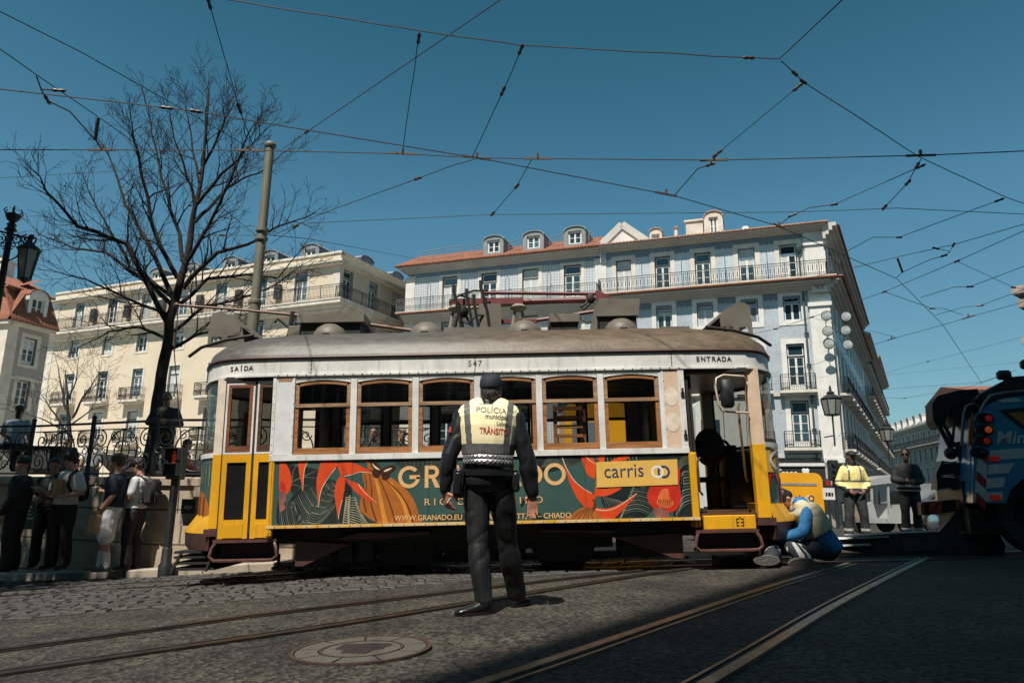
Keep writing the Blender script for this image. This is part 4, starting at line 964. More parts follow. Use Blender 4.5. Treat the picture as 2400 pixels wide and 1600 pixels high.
for i in range(26):
    t=i/25; r0=mid(t); e=(r0[0]-150+110*t,r0[1]-250+190*t)
    a.line([r0,(r0[0]-70+40*t,r0[1]-90+50*t),e],.017,.005,1 if i%4==1 else 2)
    e=(min(855,r0[0]+330-150*t),r0[1]-40-150*(1-t)+80*t)
    a.line([r0,(r0[0]+140-70*t,r0[1]+10+20*t),e],.019,.005,1 if i%4==2 else 2)
for i in range(12): a.line([(330-22*i,812),(300-21*i,690),(255-15*i,590-4*i),(235-10*i,520+6*i)],.009,.003,1 if i%3==1 else 2)
a.line([(340,812),(420,650),(500,540),(600,440),(690,380)],.018,.008,1)
a.out('leaf',[P_LEAF,P_VEIN,P_VEIN2])
a=Art(A1,-1.1913); a.poly([(130,130),(260,150),(420,170),(500,200),(480,330),(330,360),(210,450),(190,330)],0)
a.line([(205,325),(330,265),(490,195)],.010,.004,1); a.line([(330,270),(420,275),(500,285)],.006,.003,1); a.line([(205,345),(320,380)],.006,.003,1); a.line([(215,300),(225,200),(260,140)],.006,.003,1)
a.out('leaf',[P_LEAF,P_VEIN,P_VEIN2])
a=Art(A1,-1.1920)   # veined light leaf
a.poly([(855,460),(900,560),(960,640),(1050,720),(1160,800),(760,805),(775,660)],0)
for i in range(13):
    t=i/12; r=(850-15*t,500+300*t)
    a.line([r,(r[0]-45-20*t,r[1]-5),(r[0]-70-6*t+40*(1-t),r[1]+70)],.008,.003,1); a.line([r,(r[0]+60+70*t,r[1]+5+40*t),(r[0]+70+230*t,r[1]+100)],.008,.003,1)
a.line([(850,470),(830,640),(840,805)],.010,.022,1)
a.out('leaf',[P_LEAF2,mat('print_pale_vein',(.52,.48,.32),.4)])
a=Art(A1,-1.1916)   # big pumpkin pod
a.poly([(985,230),(1080,190),(1180,215),(1290,270),(1400,350),(1490,430),(1560,540),(1600,660),(1615,800),(1160,800),(1050,720),(960,630),(970,480),(1010,380)],0)
a.poly([(1040,140),(1090,120),(1110,180),(1060,200)],0)
for pts in ([(1010,240),(1030,380),(1000,520),(1030,660)],[(1060,230),(1090,420),(1080,560),(1140,760)],[(1150,240),(1230,420),(1300,600),(1360,800)],[(1230,290),(1380,430),(1490,600),(1550,800)]): a.line(pts,.010,.022,1)
for pts in ([(1120,250),(1170,440),(1210,640),(1240,790)],[(1290,330),(1420,520),(1480,700),(1500,790)]): a.line(pts,.03,.06,2)
a.line([(960,95),(1020,95),(1060,130)],.015,.02,0)
a.out('pumpkin',[P_PUM,P_RIB,P_PUM2])
a=Art(A1,-1.1926)   # red flowers
a.poly([(540,95),(670,95),(720,130),(690,170),(650,215),(590,290),(540,400),(505,500),(500,600),(485,450),(480,320),(500,210)],0)
a.poly([(720,125),(800,100),(900,120),(1010,170),(1090,215),(930,215),(840,250),(770,262),(730,210)],0)
a.poly([(740,260),(790,270),(790,380),(765,520),(730,660),(718,740),(700,620),(680,480),(690,350)],0)
a.poly([(785,270),(850,310),(940,345),(1020,420),(1080,490),(1140,555),(1040,520),(940,460),(870,390)],0)
a.poly([(285,95),(385,95),(350,180),(330,300),(325,430),(310,330),(285,200)],0)
a.poly([(75,100),(130,110),(180,190),(205,280),(200,370),(150,460),(75,440)],0)
a.line([(690,170),(600,290),(530,420),(500,600)],.006,.008,1); a.line([(1090,225),(960,215),(850,250),(780,262)],.006,.008,1); a.line([(940,345),(1010,440),(1140,552)],.009,.004,1); a.line([(765,520),(735,640),(720,735)],.005,.005,1); a.line([(385,97),(345,200),(328,420)],.008,.005,1)
a.poly([(85,320),(120,330),(150,400),(130,440),(85,420)],2,dy=.0003)
a.out('flower',[P_RED,P_CRM,P_RED2])
a=Art(A1,-1.1932); a.poly([(72,440),(145,450),(140,530),(115,560),(135,600),(110,640),(72,640)],0); a.out('seed',[P_PINK])
a=Art(A1,-1.1940)   # butterfly
a.poly([(1195,190),(1170,140),(1120,95),(1085,95),(1078,140),(1110,180),(1090,215),(1110,265),(1150,278),(1185,240)],0); a.poly([(1195,190),(1230,160),(1290,140),(1350,145),(1340,190),(1295,220),(1290,265),(1250,300),(1210,295),(1190,240)],0)
a.poly([(1090,120),(1130,150),(1180,190),(1130,175)],1,dy=.0004); a.poly([(1220,205),(1260,180),(1310,170),(1280,195),(1240,210)],1,dy=.0004)
a.out('butterfly',[P_BRN,mat('print_butterfly_white',(.7,.6,.42),.4)])
a=Art(A1,-1.1914)   # faded leaf behind the first letters
a.poly([(1330,85),(1500,75),(1850,75),(1880,240),(1800,300),(1640,270),(1500,220),(1400,150)],0)
for i in range(9): a.line([(1850-50*i,80),(1830-45*i,150),(1760-30*i,240-12*i)],.010,.003,1)
a.out('leaf',[P_LEAF2,P_VEIN2])
a=Art(A1,-1.1914); a.poly([(1760,780),(1900,690),(2060,665),(2200,690),(2300,780)],0); a.out('leaf',[P_LEAF2,P_VEIN2])
LM=[P_LEAF,P_VEIN,P_VEIN2]
a=Art(A2,-1.1913); a.poly([(0,110),(400,100),(720,100),(640,180),(480,250),(260,320),(90,310),(0,210)],0)
for i in range(10): a.line([(200-10*i,110+16*i),(240+30*i,130+12*i),(300+40*i,110+5*i)],.012,.004,2)
a.out('leaf',LM); a=Art(A2,-1.1913); a.poly([(880,110),(1320,90),(1800,60),(2165,55),(2165,300),(2000,300),(1700,330),(1000,330)],0)
for i in range(14): a.line([(760+50*i,105),(775+50*i,160),(790+46*i,210)],.012,.004,1 if i%3 else 2)
for i in range(8): a.line([(2000,330-20*i),(2080,250-20*i),(2160,220-20*i)],.012,.005,2)
a.out('leaf',LM); a=Art(A2,-1.1915); a.poly([(940,670),(1180,560),(1450,520),(1650,560),(1640,830),(1500,965),(1080,985),(990,830)],0)
for i in range(12): a.line([(960+25*i,660+(i*7)),(990+30*i,740),(1010+35*i,820-8*i)],.006,.003,1)
a.line([(1390,520),(1300,740),(1190,985)],.020,.024,1)
for i in range(12): a.line([(1240+10*i,900-34*i),(1440,860-30*i),(1640-8*i,940-36*i)],.010,.004,1 if i%2 else 2)
a.out('leaf',LM); a=Art(A2,-1.1917); a.poly([(2000,330),(2170,230),(2200,700),(2200,950),(1950,960),(1950,800),(2020,560)],0)
for i in range(12): a.line([(1960+10*i,950-40*i),(2060,800-42*i),(2195,740-38*i)],.018,.006,1 if i%2 else 2)
a.out('leaf',LM); a=Art(A2,-1.1913); a.poly([(0,830),(90,900),(160,1000),(0,1005)],0); a.out('leaf',LM)
a=Art(A2,-1.1926)
a.poly([(390,110),(440,220),(520,380),(650,520),(780,600),(830,640),(850,560),(845,430),(760,380),(700,260),(665,110),(760,110),(860,215),(870,540),(1210,535),(1100,620),(980,660),(870,660),(840,720),(800,830),(700,800),(600,680),(510,500),(470,380)],0)
a.poly([(880,105),(990,100),(950,200),(920,200)],0); a.poly([(1070,180),(1200,110),(1330,90),(1270,160)],0)
a.poly([(850,830),(980,830),(1100,805),(1240,740),(1330,680),(1440,610),(1330,740),(1230,850),(1080,985),(900,985)],0)
a.line([(395,115),(450,260),(560,440),(700,560),(810,620)],.010,.006,1); a.line([(860,840),(1000,855),(1150,810),(1300,710),(1420,625)],.010,.006,1); a.line([(720,105),(780,170),(860,215)],.010,.006,1)
a.poly([(1605,520),(1620,260),(1990,250),(2010,520),(2035,640),(2020,760),(1950,860),(1850,885),(1720,870),(1620,790),(1570,690),(1580,590)],2)
a.poly([(1760,580),(1850,560),(1880,680),(1930,760),(1860,820),(1740,790),(1700,740)],3,dy=.0004)
for i in range(8): a.line([(1720+25*i,700+8*(i%3)),(1730+24*i,760),(1745+20*i,805)],.010,.003,1)
a.out('flower',[P_RED,P_CRM,P_RED2,mat('print_orange_glow',(.70,.16,.05),.35)])
a=Art(A2,-1.1934); a.poly([(1665,850),(1740,815),(1830,850),(1870,920),(1860,965),(1720,965),(1660,900)],0)
a.out('seed',[P_PINK])
a=Art(A2,-1.1936); a.poly([(390,1000),(500,930),(600,850),(720,810),(850,860),(900,900),(905,990)],0)
for i in range(5): a.line([(760+18*i,815+8*i),(640+40*i,880+10*i),(520+80*i,990)],.008,.012,1)
a.line([(820,700),(850,770),(830,860)],.02,.02,1)
a.out('pumpkin',[P_PUM,P_RIB])
# advert lettering drawn as strokes
ty=-1.1946
def stroke_text(name,items,m,parent):
    b=MB()
    for it in items: it(b)
    return b.build(name,m,parent)
def arcp(cx,cz,r,a0,a1,w,y,n=28):
    def f(b):
        A=[a0+(a1-a0)*i/n for i in range(n+1)]
        vs=[(cx+(r-w)*math.cos(t),y,cz+(r-w)*math.sin(t)) for t in A]+[(cx+r*math.cos(t),y,cz+r*math.sin(t)) for t in A]; m=n+1
        b.add(vs,[(i,i+m,i+m+1,i+1) if a1<a0 else (i,i+1,i+m+1,i+m) for i in range(n)])
    return f
def quad(y,*p): return lambda b:b.add([(x,y,z) for x,z in p],[tuple(range(len(p)))])
def GL(x,z,H): # letters with cap height H, baseline z, left x
    w=H*.17; y=ty
    c=(x+H*.5,z+H/2)
    return {'G':[arcp(c[0],c[1],H/2,R_(42),R_(360),w,y),quad(y,(c[0]+.02*H,c[1]-w*.55),(c[0]+H/2,c[1]-w*.55),(c[0]+H/2,c[1]+w*.45),(c[0]+.02*H,c[1]+w*.45))],
     'O':[arcp(c[0],c[1],H/2,0,2*math.pi,w,y,40)],
     'R':[quad(y,(x,z),(x+w,z),(x+w,z+H),(x,z+H)),quad(y,(x+w,z+H-w),(x+H*.36,z+H-w),(x+H*.36,z+H),(x+w,z+H)),quad(y,(x+w,z+H*.42),(x+H*.36,z+H*.42),(x+H*.36,z+H*.42+w),(x+w,z+H*.42+w)),arcp(x+H*.36,z+H*.71,H*.29,-math.pi/2,math.pi/2,w,y,16),quad(y,(x+H*.30,z+H*.42),(x+H*.48,z),(x+H*.70,z),(x+H*.50,z+H*.42))],
     'A':[quad(y,(x,z),(x+H*.19,z),(x+H*.55,z+H*.86),(x+H*.42,z+H)),quad(y,(x+H*.91,z),(x+H*1.1,z),(x+H*.68,z+H),(x+H*.42,z+H),(x+H*.55,z+H*.86)),quad(y,(x+H*.25,z+H*.2),(x+H*.85,z+H*.2),(x+H*.79,z+H*.2+w*.9),(x+H*.31,z+H*.2+w*.9))],
     'N':[quad(y,(x,z),(x+w,z),(x+w,z+H),(x,z+H)),quad(y,(x+H*.65,z),(x+H*.65+w,z),(x+H*.65+w,z+H),(x+H*.65,z+H)),quad(y,(x+w,z+H-.25*H),(x+H*.65,z),(x+H*.65,z+.25*H),(x+w,z+H))],
     'D':[quad(y,(x,z),(x+w,z),(x+w,z+H),(x,z+H)),quad(y,(x+w,z+H-w),(x+H*.35,z+H-w),(x+H*.35,z+H),(x+w,z+H)),quad(y,(x+w,z),(x+H*.35,z),(x+H*.35,z+w),(x+w,z+w)),arcp(x+H*.35,z+H*.5,H*.5,-math.pi/2,math.pi/2,w,y,20)]}
(gx,gz)=A1(1378,395); (gx2,gz2)=A1(1378,150); H=gz2-gz
(ox,oz)=A2(150,510); 
xs_=[gx,A1(1672,395)[0]]; last=ox
pos=[('G',xs_[0]),('R',xs_[1])]; 
x3=xs_[1]+H*.86; span=(last-x3); pos+=[('A',x3),('N',x3+span*.33),('A',x3+span*.54),('D',x3+span*.80),('O',last)]
its=[]
for ch_,x in pos: its+=GL(x,gz,H)[ch_]
stroke_text('lettering',its,P_TXT,ADP)
(rx,rz)=A1(1662,582); (rx2,_)=A2(120,750)
t=text_mesh('lettering','RIO DE JANEIRO',.115,P_TXT,ADP,(rx,ty,rz),align='LEFT',spacing=1.55)
t.scale.x*=(rx2-rx)/max(.01,t.dimensions.x)
(wx,wz)=A1(1338,752); (wx2,_)=A1(2085,752)
t=text_mesh('lettering','WWW.GRANADO.EU',.088,P_TXT,ADP,(wx,ty,wz),align='LEFT',bold=.001); t.scale.x*=(wx2-wx)/t.dimensions.x
(cx_,cz_)=A2(525,955); t=text_mesh('lettering','RUA GARRETT, 98 – CHIADO',.088,P_TXT,ADP,(cx_,ty,cz_),align='RIGHT',bold=.001); t.scale.x*=.97
M_SEAM=mat('panel_seam_dark',(.018,.035,.032),.5)  # dark green for the thin strips along the advert panel joints
for x in (-1.55,-.62,.32,1.27): MB().box(x-.0025,-1.1948,.648,x+.0025,-1.1895,1.40).build('panel_seam',M_SEAM,ADP)
# operator plate
p=[A2(865,190),A2(1980,150),A2(1990,500),A2(872,540)]
b=MB(); b.loft([[(x,y,z) for x,z in p] for y in (-1.193,-1.200)][::1]); pl=b.build('operator_plate',mat('plate_yellow',(.68,.42,.10),.35,var=.06),TR)
M_NAVY=mat('navy_print',(.035,.045,.11),.4,var=0)
(tx,tz)=A2(970,408); (tx2,_)=A2(1512,400)
t=text_mesh('lettering','carris',.13,M_NAVY,pl,(tx,-1.202,tz),align='LEFT',bold=0,rot=(math.pi/2,-.018,0)); t.scale=(1.0*(tx2-tx)/t.dimensions.x,(A2(0,232)[1]-A2(0,408)[1])/t.dimensions.y if t.dimensions.y>.01 else 1,1)
def rings(b0,cx,cz,r,y,w,sep,kx=1):
    b0.k=0; arcp(cx,cz,r,0,2*math.pi,w,y)(b0); b0.k=1; arcp(cx+sep,cz,r,-math.pi*.62,math.pi*.62,w,y-.0006)(b0); arcp(cx+sep,cz,r,math.pi*.80,math.pi*1.2,w,y-.0006)(b0)
b=MB(); (rx,rz)=A2(1708,325); (re,_)=A2(1622,325); rr_=rx-re; (r2,_)=A2(1793,325)
rings(b,rx,rz,rr_,-1.202,rr_*.34,r2-rx); b.build('ring_logo',[M_WHITE,M_NAVY],pl)
# ---- doors, ends, chassis, roof equipment, interior
def leaf(x0,x1,y,root=TR):
    z0,zm,z1=.50,1.50,2.40; b=MB(); e=.06
    b.box(x0,y,z0,x0+e,y+.035,zm); b.box(x1-e,y,z0,x1,y+.035,zm); b.box(x0+e,y,z0,x1-e,y+.035,.72); b.box(x0+e,y,1.40,x1-e,y+.035,zm)
    b.box(x0+e,y-.006,z0+.01,x1-e,y,.67)
    l=b.build('door_leaf',T_YEL,root)
    b=MB(); b.box(x0,y-.002,zm,x0+.025,y+.03,z1); b.box(x1-.025,y-.002,zm,x1,y+.03,z1); b.box(x0+.025,y-.002,zm,x1-.025,y+.03,zm+.03); b.box(x0+.025,y-.002,z1-.04,x1-.025,y+.03,z1); b.build('upper_border',T_WHITE,l)
    b=MB(); f=.04; a,c=x0+.025,x1-.025; b.box(a,y-.006,zm+.03,a+f,y+.02,z1-.04); b.box(c-f,y-.006,zm+.03,c,y+.02,z1-.04); b.box(a+f,y-.006,zm+.03,c-f,y+.02,zm+.10); b.box(a+f,y-.006,z1-.08,c-f,y+.02,z1-.04); b.build('sash',T_WOODD if x1-x0<.3 else wood('red_brown_wood',(.22,.075,.03),(.12,.04,.02)),l)
    b=MB(); b.add([(a+f,y+.01,zm+.1),(c-f,y+.01,zm+.1),(c-f,y+.01,z1-.08),(a+f,y+.01,z1-.08)],[(0,1,2,3)]); b.build('upper_pane',T_PANED,l)
    b=MB(); b.add([(x0+e,y+.02,.72),(x1-e,y+.02,.72),(x1-e,y+.02,1.40),(x0+e,y+.02,1.40)],[(0,1,2,3)]); b.build('lower_pane',mat('dark_door_glass',(.012,.012,.014),.15),l)
    return l
leaf(-3.155,-2.80,-1.135); leaf(-2.765,-2.50,-1.15)
b=MB(); b.box(-3.175,-1.125,.5,-3.157,-1.0,2.45); b.box(-2.797,-1.145,.55,-2.768,-1.1,2.42); b.box(-3.17,-1.15,2.40,-2.5,-1.0,2.455); b.build('door_frame',T_DARK,TR)
# far doors (closed, dark)
for s in (-1,1):
    b=MB()
    wall_holes(b,min(s*2.55,s*3.12),max(s*2.55,s*3.12),.55,2.45,[(s*2.92-.25,s*2.92-.02,1.3,2.3),(s*2.92+.02,s*2.92+.25,1.3,2.3)] if True else [],y=1.13,depth=.03); b.build('far_door',T_WOODD if s<0 else T_YEL,TR)
# corner posts and curved ends
for s in (-1,1):
    OU=OUTR if s>0 else OUTL; PA,PB=(3.37,3.53) if s>0 else (3.155,3.29)
    for sy in (-1,1):
        b=MB(); b.k=0; b.box(min(s*PA,s*PB),min(sy*1.09,sy*1.0),1.5,max(s*PA,s*PB),max(sy*1.09,sy*1.0),2.46); b.k=1; b.box(min(s*PA,s*PB),min(sy*1.095,sy*1.0),.62,max(s*PA,s*PB),max(sy*1.095,sy*1.0),1.5)
        b.k=2; b.box(min(s*(PA-.02),s*(PB+.05)),min(sy*1.10,sy*1.0),.53,max(s*(PA-.02),s*(PB+.05)),max(sy*1.10,sy*1.0),.615)
        b.build('corner_post',[T_CREAM if s>0 else mat('tram_cream_white',(.68,.58,.48),.5,var=.15),T_YEL,T_MAR],TR)
    arc=[(x,y) for x,y in OU[3:]]; arc=arc+[(x,-y) for x,y in arc[-2::-1]]
    fine=cr(arc,4,False)
    def band(b,z0,z1,o,i0=0,i1=None,pts=fine):
        P_=pts[i0:i1]; P_=[(s*x*(1+o/4.1),y*(1+o/1.2)) for x,y in P_]
        if s<0: P_=P_[::-1]
        b.loft([[(x,y,z0) for x,y in P_],[(x,y,z1) for x,y in P_]],cap=False,closed=False)
    b=MB(); band(b,.60,1.5,0); en=b.build('end_panel',mat('advert_dark_green',(.035,.075,.068),.3),TR,smooth=60)
    b=MB(); band(b,1.47,1.53,.015); band(b,.59,.63,.012); b.build('belt_rail',T_WHITE,en,smooth=60)
    n=len(fine)
    b=MB(); band(b,1.53,1.58,.0); band(b,2.40,2.46,0)
    for i in (0,n//3,2*n//3,n-2): band(b,1.58,2.40,.004,i,i+2)
    b.build('end_window_frame',T_WOODD,en,smooth=40)
    b=MB(); band(b,1.58,2.40,-.01); b.build('end_pane',glassmat('end_glass',(.55,.56,.54),.10),en,smooth=60)
    # printed flowers and ring logo on the end panel: drawn as bands of the curve
    def patch(b,t0,t1,z0,z1,o):
        m_=7; P_=[]
        for k in range(m_):
            f=(t0+(t1-t0)*k/(m_-1))*(n-1); i=min(int(f),n-2); q=f-i; P_.append((fine[i][0]+(fine[i+1][0]-fine[i][0])*q,fine[i][1]+(fine[i+1][1]-fine[i][1])*q))
        z0=z0 if callable(z0) else (lambda u,v=z0:v); z1=z1 if callable(z1) else (lambda u,v=z1:v)
        vs=[]
        for k,(x,y) in enumerate(P_): u=k/(m_-1); vs+=[(s*x*(1+o/4.1),y*(1+o/1.2),z0(u)),(s*x*(1+o/4.1),y*(1+o/1.2),z1(u))]
        b.add(vs,[(2*i,2*i+2,2*i+3,2*i+1) if s>0 else (2*i,2*i+1,2*i+3,2*i+2) for i in range(m_-1)])
    if s>0:
        b=MB(); patch(b,.0,.36,1.16,1.47,.006); o_=b.build('operator_plate',mat('plate_yellow',(.68,.42,.10),.35),en)
        b=MB()
        def cring(tc_,zc,k,o):
            b.k=k
            for i in range(28):
                a0=2*math.pi*i/28;a1=2*math.pi*(i+1)/28
                if k==1 and (i in (9,10,17,18)): continue
                def pt(r,a): 
                    f=(tc_+r*.95*math.cos(a)*.78)*(n-1); j=max(0,min(int(f),n-2)); q=f-j; x=fine[j][0]+(fine[j+1][0]-fine[j][0])*q; y=fine[j][1]+(fine[j+1][1]-fine[j][1])*q
                    return (s*x*(1+o/4.1),y*(1+o/1.2),zc+r*math.sin(a))
                b.add([pt(.085,a0),pt(.115,a0),pt(.115,a1),pt(.085,a1)],[(0,1,2,3)])
        cring(.13,1.315,0,.011); cring(.19,1.315,1,.014); b.build('ring_logo',[M_WHITE,M_NAVY],o_)
        b=MB(); patch(b,.02,.2,lambda u:.95+.2*abs(math.sin(5*u)),1.14,.006); patch(b,.15,.30,lambda u:.66+.25*u,lambda u:.98+.14*math.sin(3*u),.008); patch(b,.0,.14,.63,lambda u:.68+.05*u,.006); b.build('flower',P_RED2,en)
    else:
        b=MB(); patch(b,.02,.30,.63,lambda u:1.08-.55*(u-.45)**2*2,.006); o_=b.build('pumpkin',P_PUM,en)
        b=MB(); 
        for q in (.08,.15,.22): patch(b,q,q+.012,.64,1.0,.009)
        b.build('pumpkin_rib',P_RIB,en)
        b=MB()
        for q in range(6): patch(b,.04+.035*q,.05+.035*q,1.12+.02*q,1.42,.007)
        b.build('leaf',P_VEIN,en)
    # hood and bumper
    def hood(zs,outs,yw,m,name):
        b=MB(); rings_=[]
        for z,o in zip(zs,outs):
            P_=[(PB-.02,-1.06)]+[(x,y) for x,y in OU[4:]]; P_=[(x+o*max(0,(x-3.3))/.8,y*(1+o*.1)) for x,y in P_]; P_=P_+[(x,-y) for x,y in P_[-2::-1]]
            P_=[(s*x,y,z) for x,y in P_]; rings_.append(P_ if s>0 else P_[::-1])
        b.loft(rings_); return b.build(name,m,TR,smooth=35)
    hd=hood([.56,.575,.78],[.20,.20,.015] if s>0 else [.30,.30,.015],1,T_YEL,'fender_hood')
    hood([.36,.40,.556],[.12,.17,.19] if s>0 else [.2,.26,.28],1,T_MAR,'bumper')
    if s<0: pass
    b=MB(); b.M=Matrix.Translation((4.07 if s>0 else -3.86,-.42 if s>0 else .3,.68))@Matrix.Rotation(s*R_(62),4,'Y'); b.lathe([(.001,0),(.10,0),(.115,.03),(.10,.05),(.06,.03),(.001,.02)],16); b.build('headlamp',mat('chrome',(.6,.6,.6),.15,metal=1,var=0),hd,smooth=40)
    # steps
    cx=-2.82 if s<0 else 2.96
    b=MB(); w_=.40
    b.tube([(cx-w_+.06,-1.12,.47),(cx-w_+.02,-1.16,.40),(cx-w_,-1.17,.30),(cx-w_+.05,-1.17,.255),(cx-w_+.15,-1.17,.25),(cx+w_-.15,-1.17,.25),(cx+w_-.05,-1.17,.255),(cx+w_,-1.17,.30),(cx+w_-.02,-1.16,.40),(cx+w_-.06,-1.12,.47)],.02,6)
    b.box(cx-w_+.04,-1.17,.235,cx+w_-.04,-.9,.262); b.box(cx-w_+.02,-1.15,.455,cx+w_-.02,-.95,.49); b.build('entrance_step',mat('worn_maroon_steel',(.16,.07,.06),.45,metal=.3,col2=(.08,.04,.035),scale=6),TR,smooth=40)
    b=MB(); b.box(cx-w_+.05,-.95,.24,cx+w_-.05,-.93,.47); b.build('step_riser',T_BLK,TR)
    # lifeguard slats
    LG,LX=(.95,3.74) if s<0 else (.55,3.95)
    b=MB()
    for z,l in ((.13,.50),(.20,.46),(.27,.40),(.33,.34)): 
        b.box(min(s*LX,s*(LX-l)),-LG,z,max(s*LX,s*(LX-l)),LG,z+.028)
    b.bar((s*(LX+.02),-LG,.10),(s*(LX-.10),-LG,.36),.03); b.bar((s*(LX+.02),LG,.10),(s*(LX-.10),LG,.36),.03); b.bar((s*(LX-.4),-LG,.12),(s*(LX-.5),-LG,.4),.03)
    b.build('lifeguard',T_BLK,TR)
# open doorway on the right
b=MB(); b.bbox(2.70,-1.10,.49,3.33,-1.04,.655,.008); sp_=b.build('step_panel',T_YEL,TR)
b=MB()
for z in (.525,.565,.605): b.box(3.09,-1.104,z,3.125,-1.10,z+.012); b.box(3.145,-1.104,z,3.18,-1.10,z+.012)
b.box(3.09,-1.104,.525,3.10,-1.10,.617); b.box(3.17,-1.104,.525,3.18,-1.10,.617); b.box(3.125,-1.104,.62,3.145,-1.10,.632); b.build('monogram',T_INK,sp_)
for x,yy in ((2.585,-.98),(2.64,-.92)):
    b=MB(); b.k=0; b.box(x,yy-.16,.52,x+.03,yy+.14,1.42); b.k=1; b.box(x,yy-.16,1.42,x+.03,yy-.12,2.38); b.box(x,yy+.10,1.42,x+.03,yy+.14,2.38); b.box(x,yy-.12,2.3,x+.03,yy+.1,2.38); b.build('folded_door_leaf',[T_YEL,T_DARK],TR)
b=MB(); b.box(2.56,-1.15,2.40,3.37,-1.0,2.455); b.build('door_header',T_DARK,TR)
b=MB(); b.tube([(2.70,-1.13,1.35),(2.66,-1.16,1.3),(2.66,-1.16,.95),(2.70,-1.13,.9)],.014,6); b.tube([(3.25,-1.1,2.0),(3.22,-1.14,1.95),(3.24,-1.14,1.1),(3.27,-1.1,1.05)],.016,6); b.build('grab_rail',mat('brass_rail',(.25,.14,.06),.35,metal=.7),TR,smooth=50)
# mirror
b=MB(); b.tube([(3.36,-1.12,2.30),(3.30,-1.22,2.33),(3.02,-1.3,2.34),(2.93,-1.31,2.30),(2.91,-1.31,2.2),(2.93,-1.31,1.98),(2.97,-1.3,1.90),(3.05,-1.29,1.885),(3.36,-1.12,1.885)],.014,6); mr=b.build('mirror_bracket',mat('cream_tube',(.6,.5,.4),.4,var=.1),TR,smooth=60)
b=MB(); b.bbox(2.965,-1.36,1.93,3.125,-1.26,2.29,.035); b.build('mirror',M_BLACK,mr,smooth=50)
# interior
b=MB(); b.box(-3.4,-.8,.62,3.6,.8,.70); b.box(-2.5,-1.1,.62,2.5,1.1,.70); b.box(2.55,-1.05,.62,3.4,1.0,.68); b.build('floor',T_WOODD,TR)
b=MB(); b.box(-3.3,-1.0,2.60,3.5,1.0,2.63); b.build('ceiling',mat('dim_ceiling',(.10,.085,.07),.7),TR)
for s in (-1,1):
    b=MB(); x=s*2.42; b.box(x-.02,-1.12,.7,x+.02,-.42,2.6); b.box(x-.02,.42,.7,x+.02,1.12,2.6); b.box(x-.02,-.42,2.2,x+.02,.42,2.6); b.build('bulkhead',T_WOODD,TR)
b=MB()
for x in (-2.0,-1.25,-.5,.25): 
    b.box(x,.25,.95,x+.42,1.05,1.02); b.box(x-.02,.25,.7,x+.02,1.05,1.5)
for x in (-2.0,-1.25): b.box(x,-1.05,.95,x+.42,-.3,1.02); b.box(x-.02,-1.05,.7,x+.02,-.3,1.45)
b.build('seats',T_DARK,TR)
b=MB()
for x in (-1.36,.47): b.tube([(x,-.25,.7),(x,-.25,2.6)],.016,6)
b.tube([(-2.4,-.25,2.45),(2.4,-.25,2.45)],.014,6); b.tube([(-2.4,.25,2.45),(2.4,.25,2.45)],.014,6); b.build('grab_pole',T_DARK,TR)
b=MB(); b.box(.92,-1.05,1.45,.97,-1.0,2.04); b.box(1.28,-.98,1.45,1.33,-.93,2.04)
for i in range(5): b.box(.96,-1.03,1.52+i*.115,1.29,-.97,1.56+i*.115)
b.build('louvre_shutter',T_WOOD,TR)
b=MB(); b.sph((3.08,-.25,1.52),(.21,.05,.26),16,10); b.box(2.88,-.25,1.06,3.28,.15,1.13); b.bar((3.08,-.24,1.1),(3.08,-.25,1.45),.10,.04); b.tube([(3.08,-.05,.69),(3.08,-.05,1.08)],.035,8); b.build('driver_seat',T_BLK,TR,smooth=50)
b=MB(); b.bbox(3.3,-.25,.7,3.62,.15,1.45,.03); b.tube([(3.4,-.1,1.40),(3.4,-.1,1.55)],.09,12); b.tube([(3.4,-.1,1.54),(3.35,-.12,1.60),(3.2,-.3,1.62)],.02,6); b.build('control_stand',T_BLK,TR,smooth=50)
# chassis
b=MB(); b.box(-2.5,-.95,.42,2.55,.95,.615); b.box(-3.6,-.5,.42,3.8,.5,.615); ch_=b.build('underframe',T_BLK,TR)
b=MB()
b.prism([(-1.75,.46),(-1.25,.46),(-.62,.50),(-.62,.535),(-1.5,.535)],-1.08,-.95); b.build('running_board',T_MAR,TR)
b=MB(); b.prism([(.72,.505),(1.55,.47),(1.66,.50),(.72,.535)],-1.08,-.95); b.build('running_board',T_MAR,TR)
b=MB(); b.prism([(-2.25,.16),(-2.15,.16),(-1.6,.40),(-2.25,.45)],-1.0,-.97); b.build('skirt_plate',T_MAR,TR)
b=MB(); b.prism([(2.45,.16),(2.35,.16),(1.6,.42),(2.45,.45)],-1.0,-.97); b.build('skirt_plate',T_MAR,TR)
b=MB(); b.box(-1.55,-.62,.28,1.65,-.56,.42); b.box(-1.55,.56,.28,1.65,.62,.42); b.box(-.5,-.45,.16,.55,.45,.42)
for wx in (-.96,1.03):
    b.prism([(wx-.33,.12),(wx+.33,.12),(wx+.40,.55),(wx-.40,.55)],-.67,-.60)
    b.box(wx-.1,-.72,.28,wx+.1,-.62,.50)
for x in (-2.0,-1.75,-1.5): b.box(x,-.9,.2,x+.16,-.6,.42)
b.box(-2.3,-.8,.18,-1.45,-.3,.40); b.box(1.75,-.8,.16,2.3,-.2,.42); b.box(-2.55,-.95,.12,-2.35,-.8,.15); b.box(-2.5,-.9,.12,-2.47,-.87,.3)
b.tube([(-2.3,-.9,.2),(-2.1,-.92,.15),(-1.9,-.9,.17),(-1.75,-.9,.3)],.015,5); b.tube([(-1.6,-.9,.3),(-1.58,-.92,.12),(-1.4,-.92,.12),(-1.38,-.9,.25)],.012,5); b.tube([(1.7,-.92,.3),(1.75,-.92,.12)],.012,5)
